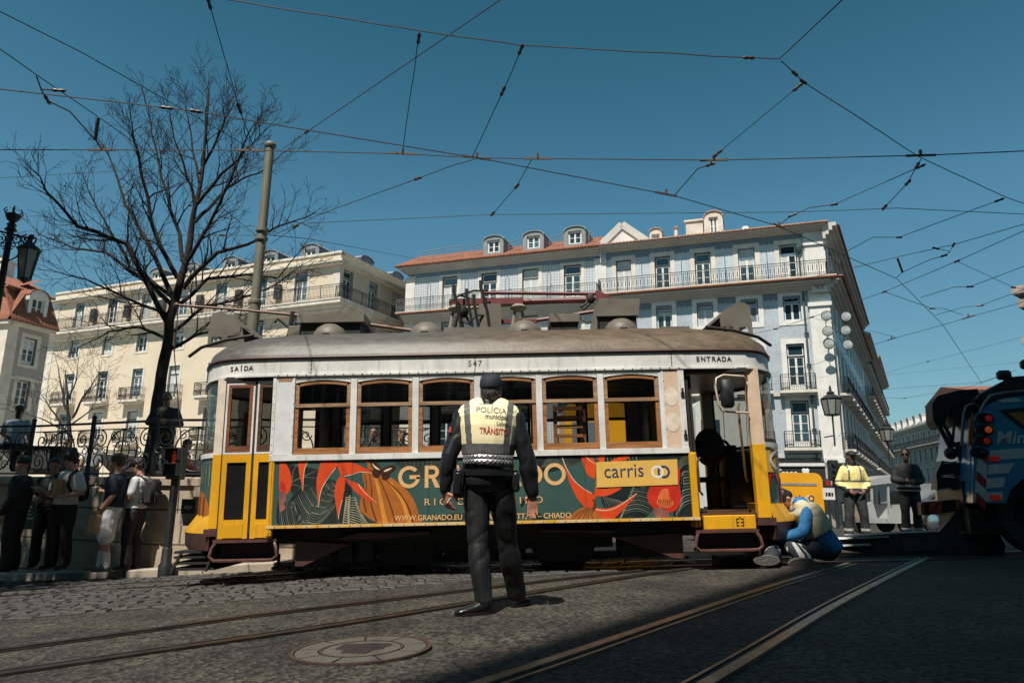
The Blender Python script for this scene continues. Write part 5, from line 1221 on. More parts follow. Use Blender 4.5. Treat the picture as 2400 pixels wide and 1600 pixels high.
for i in range(6): b.tube([(3.0+.12*i,-.75,.0+.05),(3.0+.12*i,-.45,.06)],.06,8)
b.box(2.95,-.8,.03,3.7,-.4,.14)
b.build('truck_frame',T_BLK,TR,smooth=30)
for wx in (-.96,1.03):
    for sy in (-1,1):
        b=MB(); b.M=Matrix.Translation((wx,sy*.50,.40))@Matrix.Rotation(math.pi/2,4,'X'); b.lathe([(.001,-.05),(.2,-.05),(.34,-.03),(.43,-.045),(.43,-.02),(.40,-.01),(.395,.05),(.33,.055),(.30,.02),(.12,.03),(.10,.07),(.001,.07)],28); b.build('wheel',mat('wheel_steel',(.03,.026,.024),.5,metal=.6,var=.3),TR,smooth=35)
# roof equipment
for s in (-1,1):
    b=MB(); b.prism([(s*x,z) for x,z in (((3.78,3.03),(3.78,3.44),(3.74,3.49),(3.66,3.50),(3.28,3.36),(3.25,3.32),(3.25,3.08),(3.30,3.02)) if s<0 else ((3.30,3.02),(3.25,3.08),(3.25,3.32),(3.28,3.36),(3.66,3.50),(3.74,3.49),(3.78,3.44),(3.78,3.03)))],-.28,-.25) if False else None
    # sign box: side cheeks with two slots and an angled front
    for y0 in (-.42,.39):
        c=MB(); zz=[3.02,3.10,3.16,3.30]
        wall_holes(c,*( (3.32,3.76) if s>0 else (-3.76,-3.32)),3.0,3.22,[(s*3.42-.07,s*3.42+.07,3.09,3.16),(s*3.64-.07,s*3.64+.07,3.08,3.15)],y=y0,depth=.03)
        P_=[(3.32,3.22),(3.76,3.22),(3.735,3.46),(3.68,3.50),(3.62,3.50),(3.40,3.36),(3.32,3.30)]
        P_=[(s*x,z) for x,z in P_]; P_=P_ if s>0 else P_[::-1]
        c.prism(P_,y0,y0+.03); k=c.build('destination_box_cheek',T_EQ,TR)
    b=MB(); q=[(3.08,3.14),(3.12,3.14),(3.40,3.36),(3.62,3.50),(3.60,3.52),(3.38,3.39)]
    q=[(s*x,z) for x,z in q]; q=q if s>0 else q[::-1]; b.prism(q,-.42,.42); b.box(min(s*3.70,s*3.76),-.39,3.2,max(s*3.70,s*3.76),.39,3.46); b.build('destination_box',T_EQ,TR)
for x in (-2.07,-.75,.6,1.93):
    b=MB(); b.lathe([(.235,-.06),(.23,.0),(.215,.04),(.17,.10),(.10,.145),(.03,.16),(.001,.16)],20,(x,-.45,3.13)); v=b.build('roof_vent',T_EQ,TR,smooth=60); MB().box(x-.05,-.69,3.085,x+.05,-.66,3.115).build('vent_slot',T_BLK,v)
b=MB(); b.box(-2.55,-.42,3.33,-1.62,.42,3.45); b.k=1; b.box(-2.5,-.36,3.12,-1.68,.36,3.33); b.build('resistor_box',[T_EQ,T_BLK],TR)
b=MB(); b.bbox(-2.72,-.25,3.12,-2.55,.15,3.33,.01); b.build('fuse_box',T_EQ,TR)
b=MB(); b.box(-.52,-.3,3.13,.84,.3,3.25); b.box(-.03,-.25,3.25,.28,.2,3.60); b.build('pantograph_base',T_EQ,TR)
b=MB(); b.prism([(.99,3.20),(1.36,3.20),(1.38,3.33),(.965,3.33)],-.3,.3) if False else b.box(.965,-.32,3.30,1.38,.32,3.42); b.k=1; b.box(.98,-.28,3.13,1.36,.3,3.30); b.build('relay_box',[T_EQ,T_BLK],TR)
b=MB(); b.prism([(1.62,3.36),(2.20,3.36),(2.24,3.60),(1.66,3.62)],-.36,.36); b.k=1; b.box(1.66,-.32,3.13,2.18,.32,3.36); b.k=0; b.prism([(1.52,3.14),(1.62,3.14),(1.66,3.60),(1.60,3.5)],-.3,-.2); b.build('transformer_box',[T_EQ,T_BLK],TR)
b=MB(); b.tube([(1.37,-.2,3.42),(1.42,-.2,3.36),(1.5,-.22,3.31),(1.58,-.22,3.33),(1.64,-.25,3.37)],.014,5); b.build('cable',T_WOODD,TR)
T_PR=mat('pantograph_red',(.14,.03,.032),.5,var=.3,scale=5)
b=MB(); b.bar((-.46,-.12,3.66),(.6,-.12,3.66),.09,.09); b.tube([(.5,-.1,3.66),(1.55,-.1,3.67)],.045,8); b.tube([(.0,-.15,3.79),(1.66,-.1,3.755)],.026,6); b.tube([(.0,.12,3.73),(1.5,.05,3.70)],.018,6); b.tube([(.2,.2,3.44),(.85,.2,3.46),(1.66,.1,3.55)],.028,6); b.bar((.02,.2,3.44),(.8,.2,3.44),.06); b.box(.46,-.18,3.60,.60,-.05,3.70); b.prism([(1.66,3.66),(1.92,3.68),(1.7,3.80),(1.64,3.79)],-.12,-.08); b.build('pantograph_arm',T_PR,TR,smooth=40)
for x,zt,lean in ((-.38,3.86,.06),(-.0,3.92,.07),(-.2,3.80,.05),(-.1,3.72,.04)):
    MB().tube([(x,-.3,zt),(x+.0,-.32,zt-.1),(x+lean,-.3,zt-.35),(x+lean*1.6,-.28,3.24)],[.03,.028,.02,.02],6).build('pantograph_horn',T_BLK,TR,smooth=40)
b=MB(); b.tube([(-.45,-.3,3.6),(-.3,-.3,3.72),(-.1,-.3,3.78),(.1,-.25,3.79)],.016,5); b.tube([(-.4,.2,3.8),(-.1,.2,3.78),(-.3,-.3,3.72)],.016,5); b.sph((-.25,-.2,3.5),(.07,.1,.09),8,6); b.tube([(-.38,-.2,3.25),(-.3,-.2,3.6),(-.15,-.2,3.3)],.025,5); b.build('pantograph_head',T_BLK,TR,smooth=40)
b=MB(); b.tube([(-.36,-.3,3.4),(-.2,-.3,3.3),(-.05,-.3,3.42),(.1,-.2,3.44)],.014,5); b.build('cable',T_BLK,TR)
b=MB(); b.tube([(1.55,-.12,3.7),(1.5,-.14,3.6),(1.42,-.14,3.56),(1.46,-.14,3.52),(1.55,-.14,3.6)],.022,5); b.sph((1.57,-.12,3.68),(.07,.06,.08),8,6); b.build('arm_joint',T_BLK,TR,smooth=40)
for x in (-.36,.53):
    b=MB(); b.tube([(x-.09,-.12,3.25),(x-.05,-.12,3.52)],[.035,.022],6); b.tube([(x+.09,-.12,3.25),(x+.05,-.12,3.52)],[.035,.022],6); b.lathe([(.05,0),(.11,.03),(.12,.06),(.08,.10),(.001,.12)],12,(x,-.12,3.51))
    b.build('insulator',mat('dusty_insulator',(.24,.21,.17),.6),TR,smooth=50)
b=MB(); b.tube([(-4.44,.05,3.745),(-3.5,.03,3.65),(-2.7,0,3.55),(-1.7,0,3.40),(-.92,0,3.27)],[.02,.02,.022,.025,.03],6); b.sph((-4.46,.05,3.75),(.05,.03,.04),8,5); pl_=b.build('trolley_pole',mat('rusty_trolley_pole',(.085,.042,.032),.55,metal=.2,col2=(.13,.06,.04),scale=5),TR,smooth=50)
b=MB(); b.tube([(-2.78,0,3.1),(-2.77,0,3.3),(-2.74,0,3.6)],.035,6); b.tube([(-2.77,0,3.35),(-2.95,0,3.5),(-3.0,0,3.44)],.02,5); b.tube([(-2.9,0,3.12),(-2.77,0,3.3)],.02,5); b.build('pole_hook',T_BLK,TR)
b=MB(); b.tube([(-4.43,.05,3.73),(-4.36,-.1,3.0),(-4.0,-.4,1.6),(-3.9,-.6,.8)],.008,4); b.build('trolley_rope',T_DARK,TR)
b=MB()
for i in range(4): b.bar((2.45+.0*i,-.72+.05*i,3.02+.035*i),(2.84,-.72+.05*i,3.02+.035*i),.05,.02)
for x in (2.5,2.78): b.bar((x,-.76,3.0),(x,-.5,3.15),.03)
b.tube([(2.66,-.95,2.90),(2.86,-.95,2.90),(2.88,-.93,2.96),(2.68,-.93,2.96),(2.66,-.95,2.90)],.012,5); b.build('roof_step',T_EQ,TR)
b=MB(); b.sph((-3.4,-1.13,2.0),(.001,.001,.001),4,2) if False else None
# ================================================================ people
def remesh(b,vox,name='tmp',smooth=2):
    "fuse the overlapping closed pieces of a builder into one continuous surface"
    me=bpy.data.meshes.new(name); me.from_pydata(b.v,[],b.f); o=bpy.data.objects.new(name,me); COL.objects.link(o)
    m=o.modifiers.new('r','REMESH'); m.mode='VOXEL'; m.voxel_size=vox; m.use_smooth_shade=True
    if smooth: s=o.modifiers.new('s','SMOOTH'); s.iterations=smooth; s.factor=.5
    r=bpy.data.meshes.new_from_object(o.evaluated_get(bpy.context.evaluated_depsgraph_get()))
    bpy.data.objects.remove(o); bpy.data.meshes.remove(me); return r
def cloth(me,amp,seed,sc=(9,9,4),folds=None):
    "wrinkles along the surface normals"
    nrm=[v.normal.copy() for v in me.vertices]; off=Vector((seed*3.1,seed*1.7,seed))
    for v,n in zip(me.vertices,nrm):
        c=v.co; p=Vector((c.x*sc[0],c.y*sc[1],c.z*sc[2]))+off
        q=Vector((c.x*sc[0]*.6+c.z*4.5,c.y*sc[1]*.6,c.z*sc[2]*1.35-c.x*6))+off
        d=noise.noise(p*.5)*.55-.30*max(0,1-abs(noise.noise(q*.62))*4.5)+.10*noise.noise(q*1.5)+.05
        v.co=c+n*d*amp
    me.update()
def mesh_obj(me,name,mats,parent,fn=None):
    mats=mats if isinstance(mats,(list,tuple)) else [mats]
    me.name=name; me.materials.clear()
    for m in mats: me.materials.append(m)
    if fn:
        for p in me.polygons: p.material_index=fn(p.center,p.normal)
    me.polygons.foreach_set('use_smooth',[True]*len(me.polygons))
    o=bpy.data.objects.new(name,me); COL.objects.link(o); o.parent=parent; return o
SKIN=mat('skin',(.44,.24,.16),.5,var=.15,scale=12); SKINR=mat('ruddy_skin',(.40,.17,.11),.5,var=.2,scale=14); SKIND=mat('tanned_skin',(.22,.105,.065),.5,var=.15,scale=12)
HAIRD=mat('dark_hair',(.018,.013,.011),.5,var=.5,scale=60); HAIRB=mat('brown_hair',(.075,.042,.025),.5,var=.5,scale=60); HAIRG=mat('grey_hair',(.30,.28,.25),.6,var=.4,scale=50); HAIRS=mat('salt_pepper_hair',(.055,.052,.05),.6,col2=(.012,.012,.012),scale=70)
EYEM=mat('eye_dark',(.01,.008,.007),.2,var=0); LIPM=mat('lip',(.22,.08,.06),.5,var=0); SHOEB=mat('black_leather',(.010,.010,.011),.32,var=.3); SHADES=mat('dark_sunglasses',(.006,.006,.008),.12,var=0)
V=Vector
class Pose:
    def __init__(s,**k):
        s.pelvis=V((0,0,.95)); s.neck=V((0,-.015,1.46)); s.head=V((0,.02,1.635)); s.headyaw=0; s.headpitch=0
        s.shL=V((-.168,-.01,1.385)); s.elL=V((-.245,-.03,1.12)); s.wrL=V((-.255,.03,.87)); s.hdL=V((0,.06,-1)); s.palmL=V((1,0,0))
        s.shR=V((.168,-.01,1.385)); s.elR=V((.245,-.03,1.12)); s.wrR=V((.255,.03,.87)); s.hdR=V((0,.06,-1)); s.palmR=V((-1,0,0))
        s.hiL=V((-.092,0,.90)); s.knL=V((-.105,.02,.49)); s.anL=V((-.115,-.03,.085)); s.ftL=V((-.12,1,0))
        s.hiR=V((.092,0,.90)); s.knR=V((.105,.02,.49)); s.anR=V((.115,-.03,.085)); s.ftR=V((.12,1,0))
        s.fat=1.0; s.curl=.5
        for a,c in k.items(): setattr(s,a,V(c) if isinstance(c,tuple) else c)
TOR=[(-.16,.10,.085),(-.08,.155,.108),(.0,.168,.115),(.15,.160,.108),(.32,.150,.105),(.52,.163,.118),(.72,.176,.120),(.86,.170,.108),(.94,.125,.085),(1.0,.080,.068),(1.05,.058,.058)]
def torso(b,P,inf=0,t0=-.2,t1=1.1,belly=0,n=18,fx=1):
    ax=(P.neck-P.pelvis); 
    rings=[]; 
    def frame(t):
        f=max(0,min(1,t)); lat=((P.hiR-P.hiL).normalized()*(1-f)+(P.shR-P.shL).normalized()*f).normalized()
        up=ax.normalized(); fw=up.cross(lat).normalized(); lat=fw.cross(up).normalized(); return lat,fw
    bend=getattr(P,'bend',0)
    for t,hw,hd in TOR:
        if t<t0-1e-6 or t>t1+1e-6: continue
        lat,fw=frame(t); c=P.pelvis+ax*t - fw*bend*math.sin(math.pi*max(0,min(1,t)))
        bb=belly*math.exp(-((t-.25)/.25)**2)
        w_=(hw*P.fat+inf)*fx; d_=hd*P.fat+inf
        ring=[]
        for k in range(n):
            a=2*math.pi*k/n; ca,sa=math.cos(a),math.sin(a)
            ca=math.copysign(abs(ca)**.85,ca); sa=math.copysign(abs(sa)**.85,sa)
            ring.append(c+lat*w_*ca+fw*(d_+(bb if sa>0 else 0))*sa)
        rings.append(ring)
    b.loft(rings)
def limb(b,pts,rad,n=12,sub=4):
    pts=[V(p) for p in pts]; P_=[];R__=[]
    for i in range(len(pts)-1):
        for k in range(sub): t=k/sub; P_.append(pts[i].lerp(pts[i+1],t)); R__.append(rad[i]+(rad[i+1]-rad[i])*t)
    P_.append(pts[-1]);R__.append(rad[-1]); b.tube(P_,R__,n)
    for p,r in zip(pts,rad): b.sph(p,r*.99,10,6)
def arm(b,P,s,inf=0,end=1.0,r=(.056,.043,.030)):
    sh,el,wr=(P.shL,P.elL,P.wrL) if s<0 else (P.shR,P.elR,P.wrR)
    if end>=1: 
        mid=el.lerp(wr,.35); limb(b,[sh,sh.lerp(el,.5),el,mid,wr.lerp(el,.02)],[r[0]+inf,(r[0]+r[1])/2+.002+inf,r[1]+inf,r[1]+.002+inf,r[2]+inf*.9])
    else:
        e=sh.lerp(el,end*2 if end<.5 else 1); 
        limb(b,[sh,e],[r[0]+inf,r[0]*.86+inf*1.5])
def leg(b,P,s,inf=0,end=1.0,r=(.088,.058,.040),flare=0):
    hi,kn,an=(P.hiL,P.knL,P.anL) if s<0 else (P.hiR,P.knR,P.anR)
    calf=kn.lerp(an,.35)+ (V((0,-.012,0)))
    if end>=1: limb(b,[hi,hi.lerp(kn,.5),kn,calf,an],[r[0]+inf,(r[0]+r[1])/2+.006+inf,r[1]+inf,r[1]-.002+inf*1.2,r[2]+inf*1.4+flare])
    else: e=hi.lerp(kn,end*2); limb(b,[hi,e],[r[0]+inf,r[1]+.016+inf*1.6])
def hand(b,P,s,sc=1.0):
    wr,hd,pn=(P.wrL,P.hdL,P.palmL) if s<0 else (P.wrR,P.hdR,P.palmR)
    hd=hd.normalized(); pn=(pn-hd*pn.dot(hd)).normalized(); lat=hd.cross(pn)   # lat: across the palm
    cu=getattr(P,'curlL' if s<0 else 'curlR',P.curl)
    # thumb side: towards the body's front by default
    th=getattr(P,'thumbL' if s<0 else 'thumbR',V((0,1,0))); 
    if lat.dot(th)<0: lat=-lat
    limb(b,[wr-hd*.02,wr+hd*.02],[.027*sc,.028*sc],10,1)
    c=wr+hd*.055*sc
    rings=[]
    for t,w_,d_ in ((-.045,.026,.016),(-.02,.034,.017),(.02,.040,.015),(.045,.038,.012)):
        o=c+hd*t*sc; rings.append([o+lat*w_*sc*math.cos(2*math.pi*k/12)+pn*d_*sc*math.sin(2*math.pi*k/12) for k in range(12)])
    b.loft(rings)
    for i,(o,L,r) in enumerate(((.031,.072,.0088),(.0105,.080,.0092),(-.0105,.075,.0088),(-.031,.060,.0078))):
        p=c+hd*.042*sc+lat*o*sc; d=(hd+lat*o*2.5).normalized(); pts=[p-d*.02];rad=[r*sc*1.1]
        for j,f in enumerate((.42,.32,.26)):
            a=cu*(.55+.5*j)*(1+.12*i); dd=(d*math.cos(a)+pn*math.sin(a)).normalized(); 
            pts.append((pts[-1] if j else p)+dd*L*f*sc); rad.append(r*sc*(1-.10*j))
        limb(b,pts,rad,8,2)
    p=c-hd*.030*sc+lat*.028*sc; d1=(hd*.55+lat*.75+pn*.35).normalized(); d2=(hd*.85+lat*.35+pn*.5).normalized()
    limb(b,[p-d1*.01,p+d1*.035*sc,p+d1*.035*sc+d2*.03*sc,p+d1*.035*sc+d2*.055*sc],[.014*sc,.0115*sc,.0105*sc,.009*sc],8,2)
HEADP=[(-.115,.022,.030,.050),(-.10,.040,.050,.036),(-.075,.054,.066,.024),(-.045,.062,.080,.012),(-.01,.069,.090,.004),(.025,.073,.095,.0),(.06,.074,.096,-.004),(.09,.067,.086,-.006),(.112,.045,.058,-.006),(.122,.015,.02,-.006)]
def headframe(P):
    y=P.headyaw; p=P.headpitch; R0=Matrix.Rotation(-y,4,'Z')@Matrix.Rotation(p,4,'X')
    return Matrix.Translation(P.head)@R0
def head(b,P):
    old=b.M; b.M=headframe(P)
    b.loft([[(w_*math.cos(2*math.pi*k/20),yo+d_*math.sin(2*math.pi*k/20),z) for k in range(20)] for z,w_,d_,yo in HEADP])
    b.loft([[( -.008,.088,.028),(.008,.088,.028),(.004,.096,.026)],[(-.017,.082,-.030),(.017,.082,-.030),(0,.118,-.024)],[(-.008,.08,-.036),(.008,.08,-.036),(0,.095,-.036)]])
    b.sph((0,.085,-.062),(.026,.012,.012),8,5); b.sph((0,.076,-.098),(.024,.018,.016),8,5); b.sph((0,.086,.036),(.052,.012,.010),10,5)
    for s in (-1,1): b.sph((s*.074,-.008,.0),(.012,.020,.032),8,6); b.sph((s*.038,.066,-.02),(.02,.02,.022),8,5)
    b.M=old
    limb(b,[P.neck-V((0,0,.05)),P.head+headframe(P).to_3x3()@V((0,-.015,-.07))],[.060,.053],14,3)
def face(root,P,shades=False):
    M=headframe(P); b=MB(); b.M=M
    if shades:
        for s in (-1,1): b.bbox(s*.036-.027,.080,-.016,s*.036+.027,.098,.022,.006)
        b.tube([(-.07,.085,.01),(-.08,0,.008)],.004,4); b.tube([(.07,.085,.01),(.08,0,.008)],.004,4); b.bar((-.015,.094,.01),(.015,.094,.01),.006); b.build('sunglasses',SHADES,root)
    else:
        for s in (-1,1): b.sph((s*.030,.086,.006),(.013,.007,.006),8,5); b.bar((s*.015,.094,.026),(s*.048,.088,.026),.006)
        b.build('eyes',EYEM,root)
    b=MB(); b.M=M; b.sph((0,.094,-.060),(.024,.006,.005),8,5); b.build('mouth',LIPM,root)
def hair(root,P,kind,m,seed=1):
    M=headframe(P); b=MB(); b.M=M
    if kind in('short','curly','full'):
        g_=.008 if kind=='short' else (.03 if kind=='curly' else .018)
        b.sph((0,-.014,.055),(.078+g_,.096+g_,.078+g_),16,10); b.sph((0,-.045,.0),(.070+g_,.062+g_,.075),14,8)
        if kind!='short': b.sph((0,.05,.10),(.055,.05,.035),10,6); b.sph((-.05,0,.05),(.035,.06,.06),10,6); b.sph((.05,0,.05),(.035,.06,.06),10,6)
    if kind=='long':
        b.sph((0,-.014,.055),(.092,.11,.085),16,10); b.sph((0,-.06,-.05),(.09,.06,.16),14,8); b.sph((0,-.06,-.16),(.07,.05,.12),12,8)
    if kind=='bun': b.sph((0,-.014,.05),(.084,.104,.082),16,10); b.sph((0,-.12,.06),(.05,.05,.05),10,8); b.sph((0,-.06,-.08),(.05,.04,.12),10,8)
    if kind=='fringe': 
        for s in (-1,1): b.sph((s*.066,-.03,.0),(.015,.05,.045),10,6)
        b.sph((0,-.085,-.01),(.06,.025,.05),10,6)
    if kind=='beanie': b.sph((0,-.008,.06),(.088,.108,.085),16,10); b.lathe([(.09,.0),(.094,.02),(.092,.045)],18,(0,-.004,.02))
    if kind=='cap': b.sph((0,-.005,.06),(.084,.104,.075),16,10); b.loft([[(.07*math.cos(a),.08+.09*math.sin(a),.045+.0) for a in [math.pi*i/8 for i in range(9)]],[(.07*math.cos(a),.08+.09*math.sin(a),.055) for a in [math.pi*i/8 for i in range(9)]]])
    me=remesh(b,.009,smooth=1)
    if kind not in('beanie','cap'):
        for v in me.vertices: v.co+=v.normal*noise.noise(v.co*(45 if kind!='curly' else 60))*(.012 if kind!='short' else .004)
    return mesh_obj(me,'hair' if kind not in('beanie','cap') else kind,m,root)
def shoe(root,P,s,m,sole=None,L=.27,W=.047,name='shoe'):
    an,ft=(P.anL,P.ftL) if s<0 else (P.anR,P.ftR); ft=V(ft).normalized(); lat=ft.cross(V((0,0,1)))
    upv=getattr(P,'footupL' if s<0 else 'footupR',V((0,0,1))); lat=ft.cross(upv).normalized(); up=lat.cross(ft)
    b=MB(); o=an-up*.085; rings=[]
    for t,w_,h in ((-.062,.020,.05),(-.055,.034,.085),(-.02,.040,.105),(.03,.041,.10),(.08,.044,.075),(.13,.048,.058),(.17,.045,.046),(.195,.032,.036),(.205,.014,.024)):
        t*=L/.27; w_*=W/.047
        rings.append([o+ft*t+lat*w_*math.cos(2*math.pi*k/14)+up*(h/2+h/2*math.sin(2*math.pi*k/14)) for k in range(14)])
    b.loft(rings); me=remesh(b,.010,smooth=1); ob=mesh_obj(me,name,m,root)
    b=MB(); rg=[]
    for z in (-.004,.020):
        rg.append([o+ft*(.072*L/.27+.137*L/.27*math.cos(a))+lat*(W*1.06)*math.sin(a)*(1-.12*math.cos(a)*-1 if False else 1)+up*z for a in [2*math.pi*k/20 for k in range(20)]])
    b.loft(rg); b.build('sole',sole or m,ob); return ob
def person(label,base,yaw,P,h=1.75,skin=SKIN,vox=.011,group=None,cat='person',hand_scale=1.0,armsr=(.056,.043,.030)):
    root=empty('person',label,cat,base,yaw,group); root.scale=(h/1.75,)*3
    b=MB(); torso(b,P,-.012); head(b,P)
    for s in (-1,1): arm(b,P,s,-.004,r=armsr); leg(b,P,s,-.008); hand(b,P,s,hand_scale)
    for s in (-1,1):
        an,ft=(P.anL,P.ftL) if s<0 else (P.anR,P.ftR); f=V(ft).normalized(); b.sph(an-V((0,0,.03))+f*.05,.035,8,6)
    body=mesh_obj(remesh(b,vox,smooth=1),'body',skin,root); return root
def garment(root,name,fn,mats,vox=.012,amp=.012,seed=1,sc=(9,9,4),mfn=None,smooth=2):
    b=MB(); fn(b); me=remesh(b,vox,smooth=smooth)
    if amp: cloth(me,amp,seed,sc)
    return mesh_obj(me,name,mats,root,mfn)
def jacket(root,P,mats,inf=.022,seed=1,name='jacket',t0=-.09,amp=.014,vox=.012,mfn=None,arms=True,half=False,belly=0,collar=False,end=None,fx=1):
    def fn(b):
        torso(b,P,inf,t0,1.0,belly,fx=fx)
        for s in (-1,1):
            if half: arm(b,P,s,inf*.8,.36 if end is None else end)
            elif arms: arm(b,P,s,inf*.75)
        if collar: limb(b,[P.neck-V((0,0,.02)),P.neck+V((0,.0,.045))],[.075,.068],14,2)
    return garment(root,name,fn,mats,vox,amp,seed,(9,9,4),mfn)
def trousers(root,P,m,inf=.018,seed=2,shorts=False,amp=.012,vox=.012,name=None,mfn=None,flare=.01,end=.47):
    def fn(b):
        torso(b,P,inf*.7,-.16,.10)
        for s in (-1,1): leg(b,P,s,inf,end if shorts else 1,flare=flare)
    return garment(root,name or ('shorts' if shorts else 'trousers'),fn,m,vox,amp,seed,(8,8,4.5),mfn)
F_BLACK=mat('black_fabric',(.012,.013,.015),.75,var=.3,bump=.2,bscale=120); F_NAVY=mat('navy_fabric',(.012,.020,.038),.8,var=.25); F_WHT=mat('white_cotton',(.60,.60,.60),.85,var=.08); F_CHAR=mat('charcoal_fabric',(.025,.028,.032),.75,var=.3,bump=.2,bscale=90)
F_HIVIS=mat('hivis_yellow',(.78,.66,.26),.7,var=.1,scale=10); F_REFL=mat('reflective_grey_tape',(.17,.17,.17),.35,metal=.3,var=.25,scale=20); F_REFW=mat('pale_reflective_tape',(.5,.5,.47),.5)
F_BLUE=mat('bright_blue_fleece',(.02,.15,.36),.8,var=.25,scale=9)
# ---- police officer seen from behind
M_POLJ=mat('police_jacket_nylon',(.010,.011,.014),.45,var=.3,spec=.45); M_POLT=mat('police_trousers',(.011,.012,.014),.52,spec=.4,var=.3,bump=.15,bscale=150)
P=Pose(pelvis=(0,0,.975),neck=(.0,-.01,1.54),head=(.014,.008,1.64),headyaw=.18,headpitch=.03,fat=1.03,
  shL=(-.200,0,1.455),elL=(-.292,-.045,1.15),wrL=(-.325,-.01,.885),hdL=(.22,.06,-1),palmL=(.6,.7,.3),
  shR=(.200,0,1.455),elR=(.300,-.02,1.15),wrR=(.345,.02,.875),hdR=(.02,.05,-1),palmR=(-.15,-1,0),curlR=.18,curlL=.80,thumbL=V((1,.3,0)),thumbR=V((-1,.0,0)),
  hiL=(-.088,0,.93),knL=(-.058,-.02,.50),anL=(-.005,-.07,.095),ftL=(-.93,-.30,0),
  hiR=(.098,0,.93),knR=(.150,.13,.52),anR=(.232,.30,.10),ftR=(.45,.88,0))
pb=V((-.175,5.5,g(-.17,5.5)-.005))
pol=person('police officer seen from behind in black uniform, pale yellow traffic vest and side cap',pb,0,P,1.765,SKINR,.007,hand_scale=1.08)
hair(pol,P,'short',HAIRS,3)
b=MB(); b.M=headframe(P)
rings_=[]
for z,w_,d_,yo in ((.045,.088,.113,-.01),(.06,.090,.115,-.01),(.10,.086,.112,-.01),(.128,.070,.098,-.008),(.142,.040,.080,-.004),(.150,.008,.062,0)):
    rings_.append([(w_*math.cos(2*math.pi*k/24),yo+d_*math.sin(2*math.pi*k/24),z+(.012*math.cos(2*math.pi*k/24*2) if z>.1 else 0)-.10*(d_*math.sin(2*math.pi*k/24)+.0)*-.2) for k in range(24)])
b.loft(rings_); cp=b.build('side_cap',mat('dark_navy_wool',(.010,.017,.024),.8,var=.2),pol,smooth=60)
def fn(b):
    torso(b,P,.034,-.08,1.0,.02); 
    for s in (-1,1): arm(b,P,s,.018,r=(.060,.046,.034))
    limb(b,[P.neck-V((0,0,.02)),P.neck+V((0,0,.05))],[.078,.070],16,2)
garment(pol,'jacket',fn,M_POLJ,.007,.022,4,(12,12,6))
def fnv2(b): torso(b,P,.050,.31,1.0,.02); [limb(b,[V((s*.165,0,1.455)),V((s*.085,-.01,1.515))],[.098,.092],14,2) for s in (-1,1)]
M_VEST=mat('pale_yellow_vest',(.84,.76,.47),.75,var=.06,scale=10)
vest=garment(pol,'traffic_vest',fnv2,[M_VEST,F_REFL],.007,.0,9,(7,7,4),lambda c,n:1 if (c.z<1.238) or (n.y<.4 and abs(abs(c.x)-(.168-(1.50-c.z)*.10))<.024) else 0)
vb=vest.data
def vy(x,z): # back surface of the vest at (x,z)
    ys=[v.co.y for v in vb.vertices if abs(v.co.x-x)<.014 and abs(v.co.z-z)<.014]
    return min(ys) if ys else -.16
from mathutils.bvhtree import BVHTree
VB=BVHTree.FromPolygons([v.co for v in vb.vertices],[tuple(p.vertices) for p in vb.polygons])
def vest_plane_text(s,size,m,x1,z,wid,bold=0):
    "printed lettering laid on the back of the vest"
    t=text_mesh('lettering',s,size,m,vest,(0,0,0),rot=(0,0,0),align='RIGHT',bold=bold,ext=0); me=t.data; w0=t.dimensions.x; k=wid/w0
    for v in me.vertices:
        x=v.co.x*k; X=x1+x; Z=z+v.co.y-.05*(x+wid*.5)
        h=VB.ray_cast(V((X,-1,Z)),V((0,1,0))); v.co=(X,(h[0].y if h[0] else -.16)-.003,Z)
    me.update(); return t
M_TXB=mat('vest_black_print',(.02,.02,.022),.6,var=0); M_TXR=mat('vest_red_print',(.42,.03,.025),.6,var=0)
vest_plane_text('POLÍCIA',.064,M_TXB,.138,1.468,.232,.0006); vest_plane_text('municipal',.056,M_TXB,.150,1.420,.168,.0004); vest_plane_text('Lisboa',.042,M_TXB,.155,1.372,.088,.0003); vest_plane_text('TRÂNSITO',.063,M_TXR,.155,1.306,.218,.001)
def pt(b):
    torso(b,P,.020,-.16,.12,0)
    for s in (-1,1): leg(b,P,s,.018,1,(.088,.062,.042),.006)
garment(pol,'trousers',pt,M_POLT,.007,.024,6,(11,11,4.5))
for s in (-1,1): shoe(pol,P,s,SHOEB,None,.29,.052,'boot')
# belt kit
bl=MB(); rings_=[]
lat=V((1,0,0))
for z in (1.0,1.045): rings_.append([(.232*math.cos(2*math.pi*k/28),.002+(.172 if math.sin(2*math.pi*k/28)<0 else .18)*math.sin(2*math.pi*k/28),z) for k in range(28)])
bl.loft(rings_); belt=bl.build('duty_belt',SHOEB,pol,smooth=40)
b=MB(); b.bbox(-.255,-.15,.83,-.175,-.06,1.05,.015); b.bbox(-.245,-.165,.86,-.195,-.145,1.02,.008); b.build('radio_pouch',SHOEB,belt,smooth=40)
b=MB(); b.bbox(.185,-.10,.88,.245,-.02,1.03,.015); b.build('holster',SHOEB,belt,smooth=40)
b=MB()
def bp_(a,z,o): ca,sa=math.cos(a),math.sin(a); return (( .225+o)*math.copysign(abs(ca)**.85,ca),(.180+o)*math.copysign(abs(sa)**.85,sa)-.002,z)
for i in range(14):
    a0=-math.pi/2-.95+1.9*i/14; a1=a0+1.9/14
    for j in range(2):
        z0=1.085+j*.034; z1=z0+.033
        b.add([bp_(a0,z0,0),bp_(a1,z0,0),bp_(a1,z1,0),bp_(a0,z1,0),bp_((a0+a1)/2,(z0+z1)/2,.008)],[(0,1,4),(1,2,4),(2,3,4),(3,0,4)])
b.build('reflective_band',mat('prism_reflector',(.24,.24,.25),.35,metal=.5,var=.5,scale=25),pol)
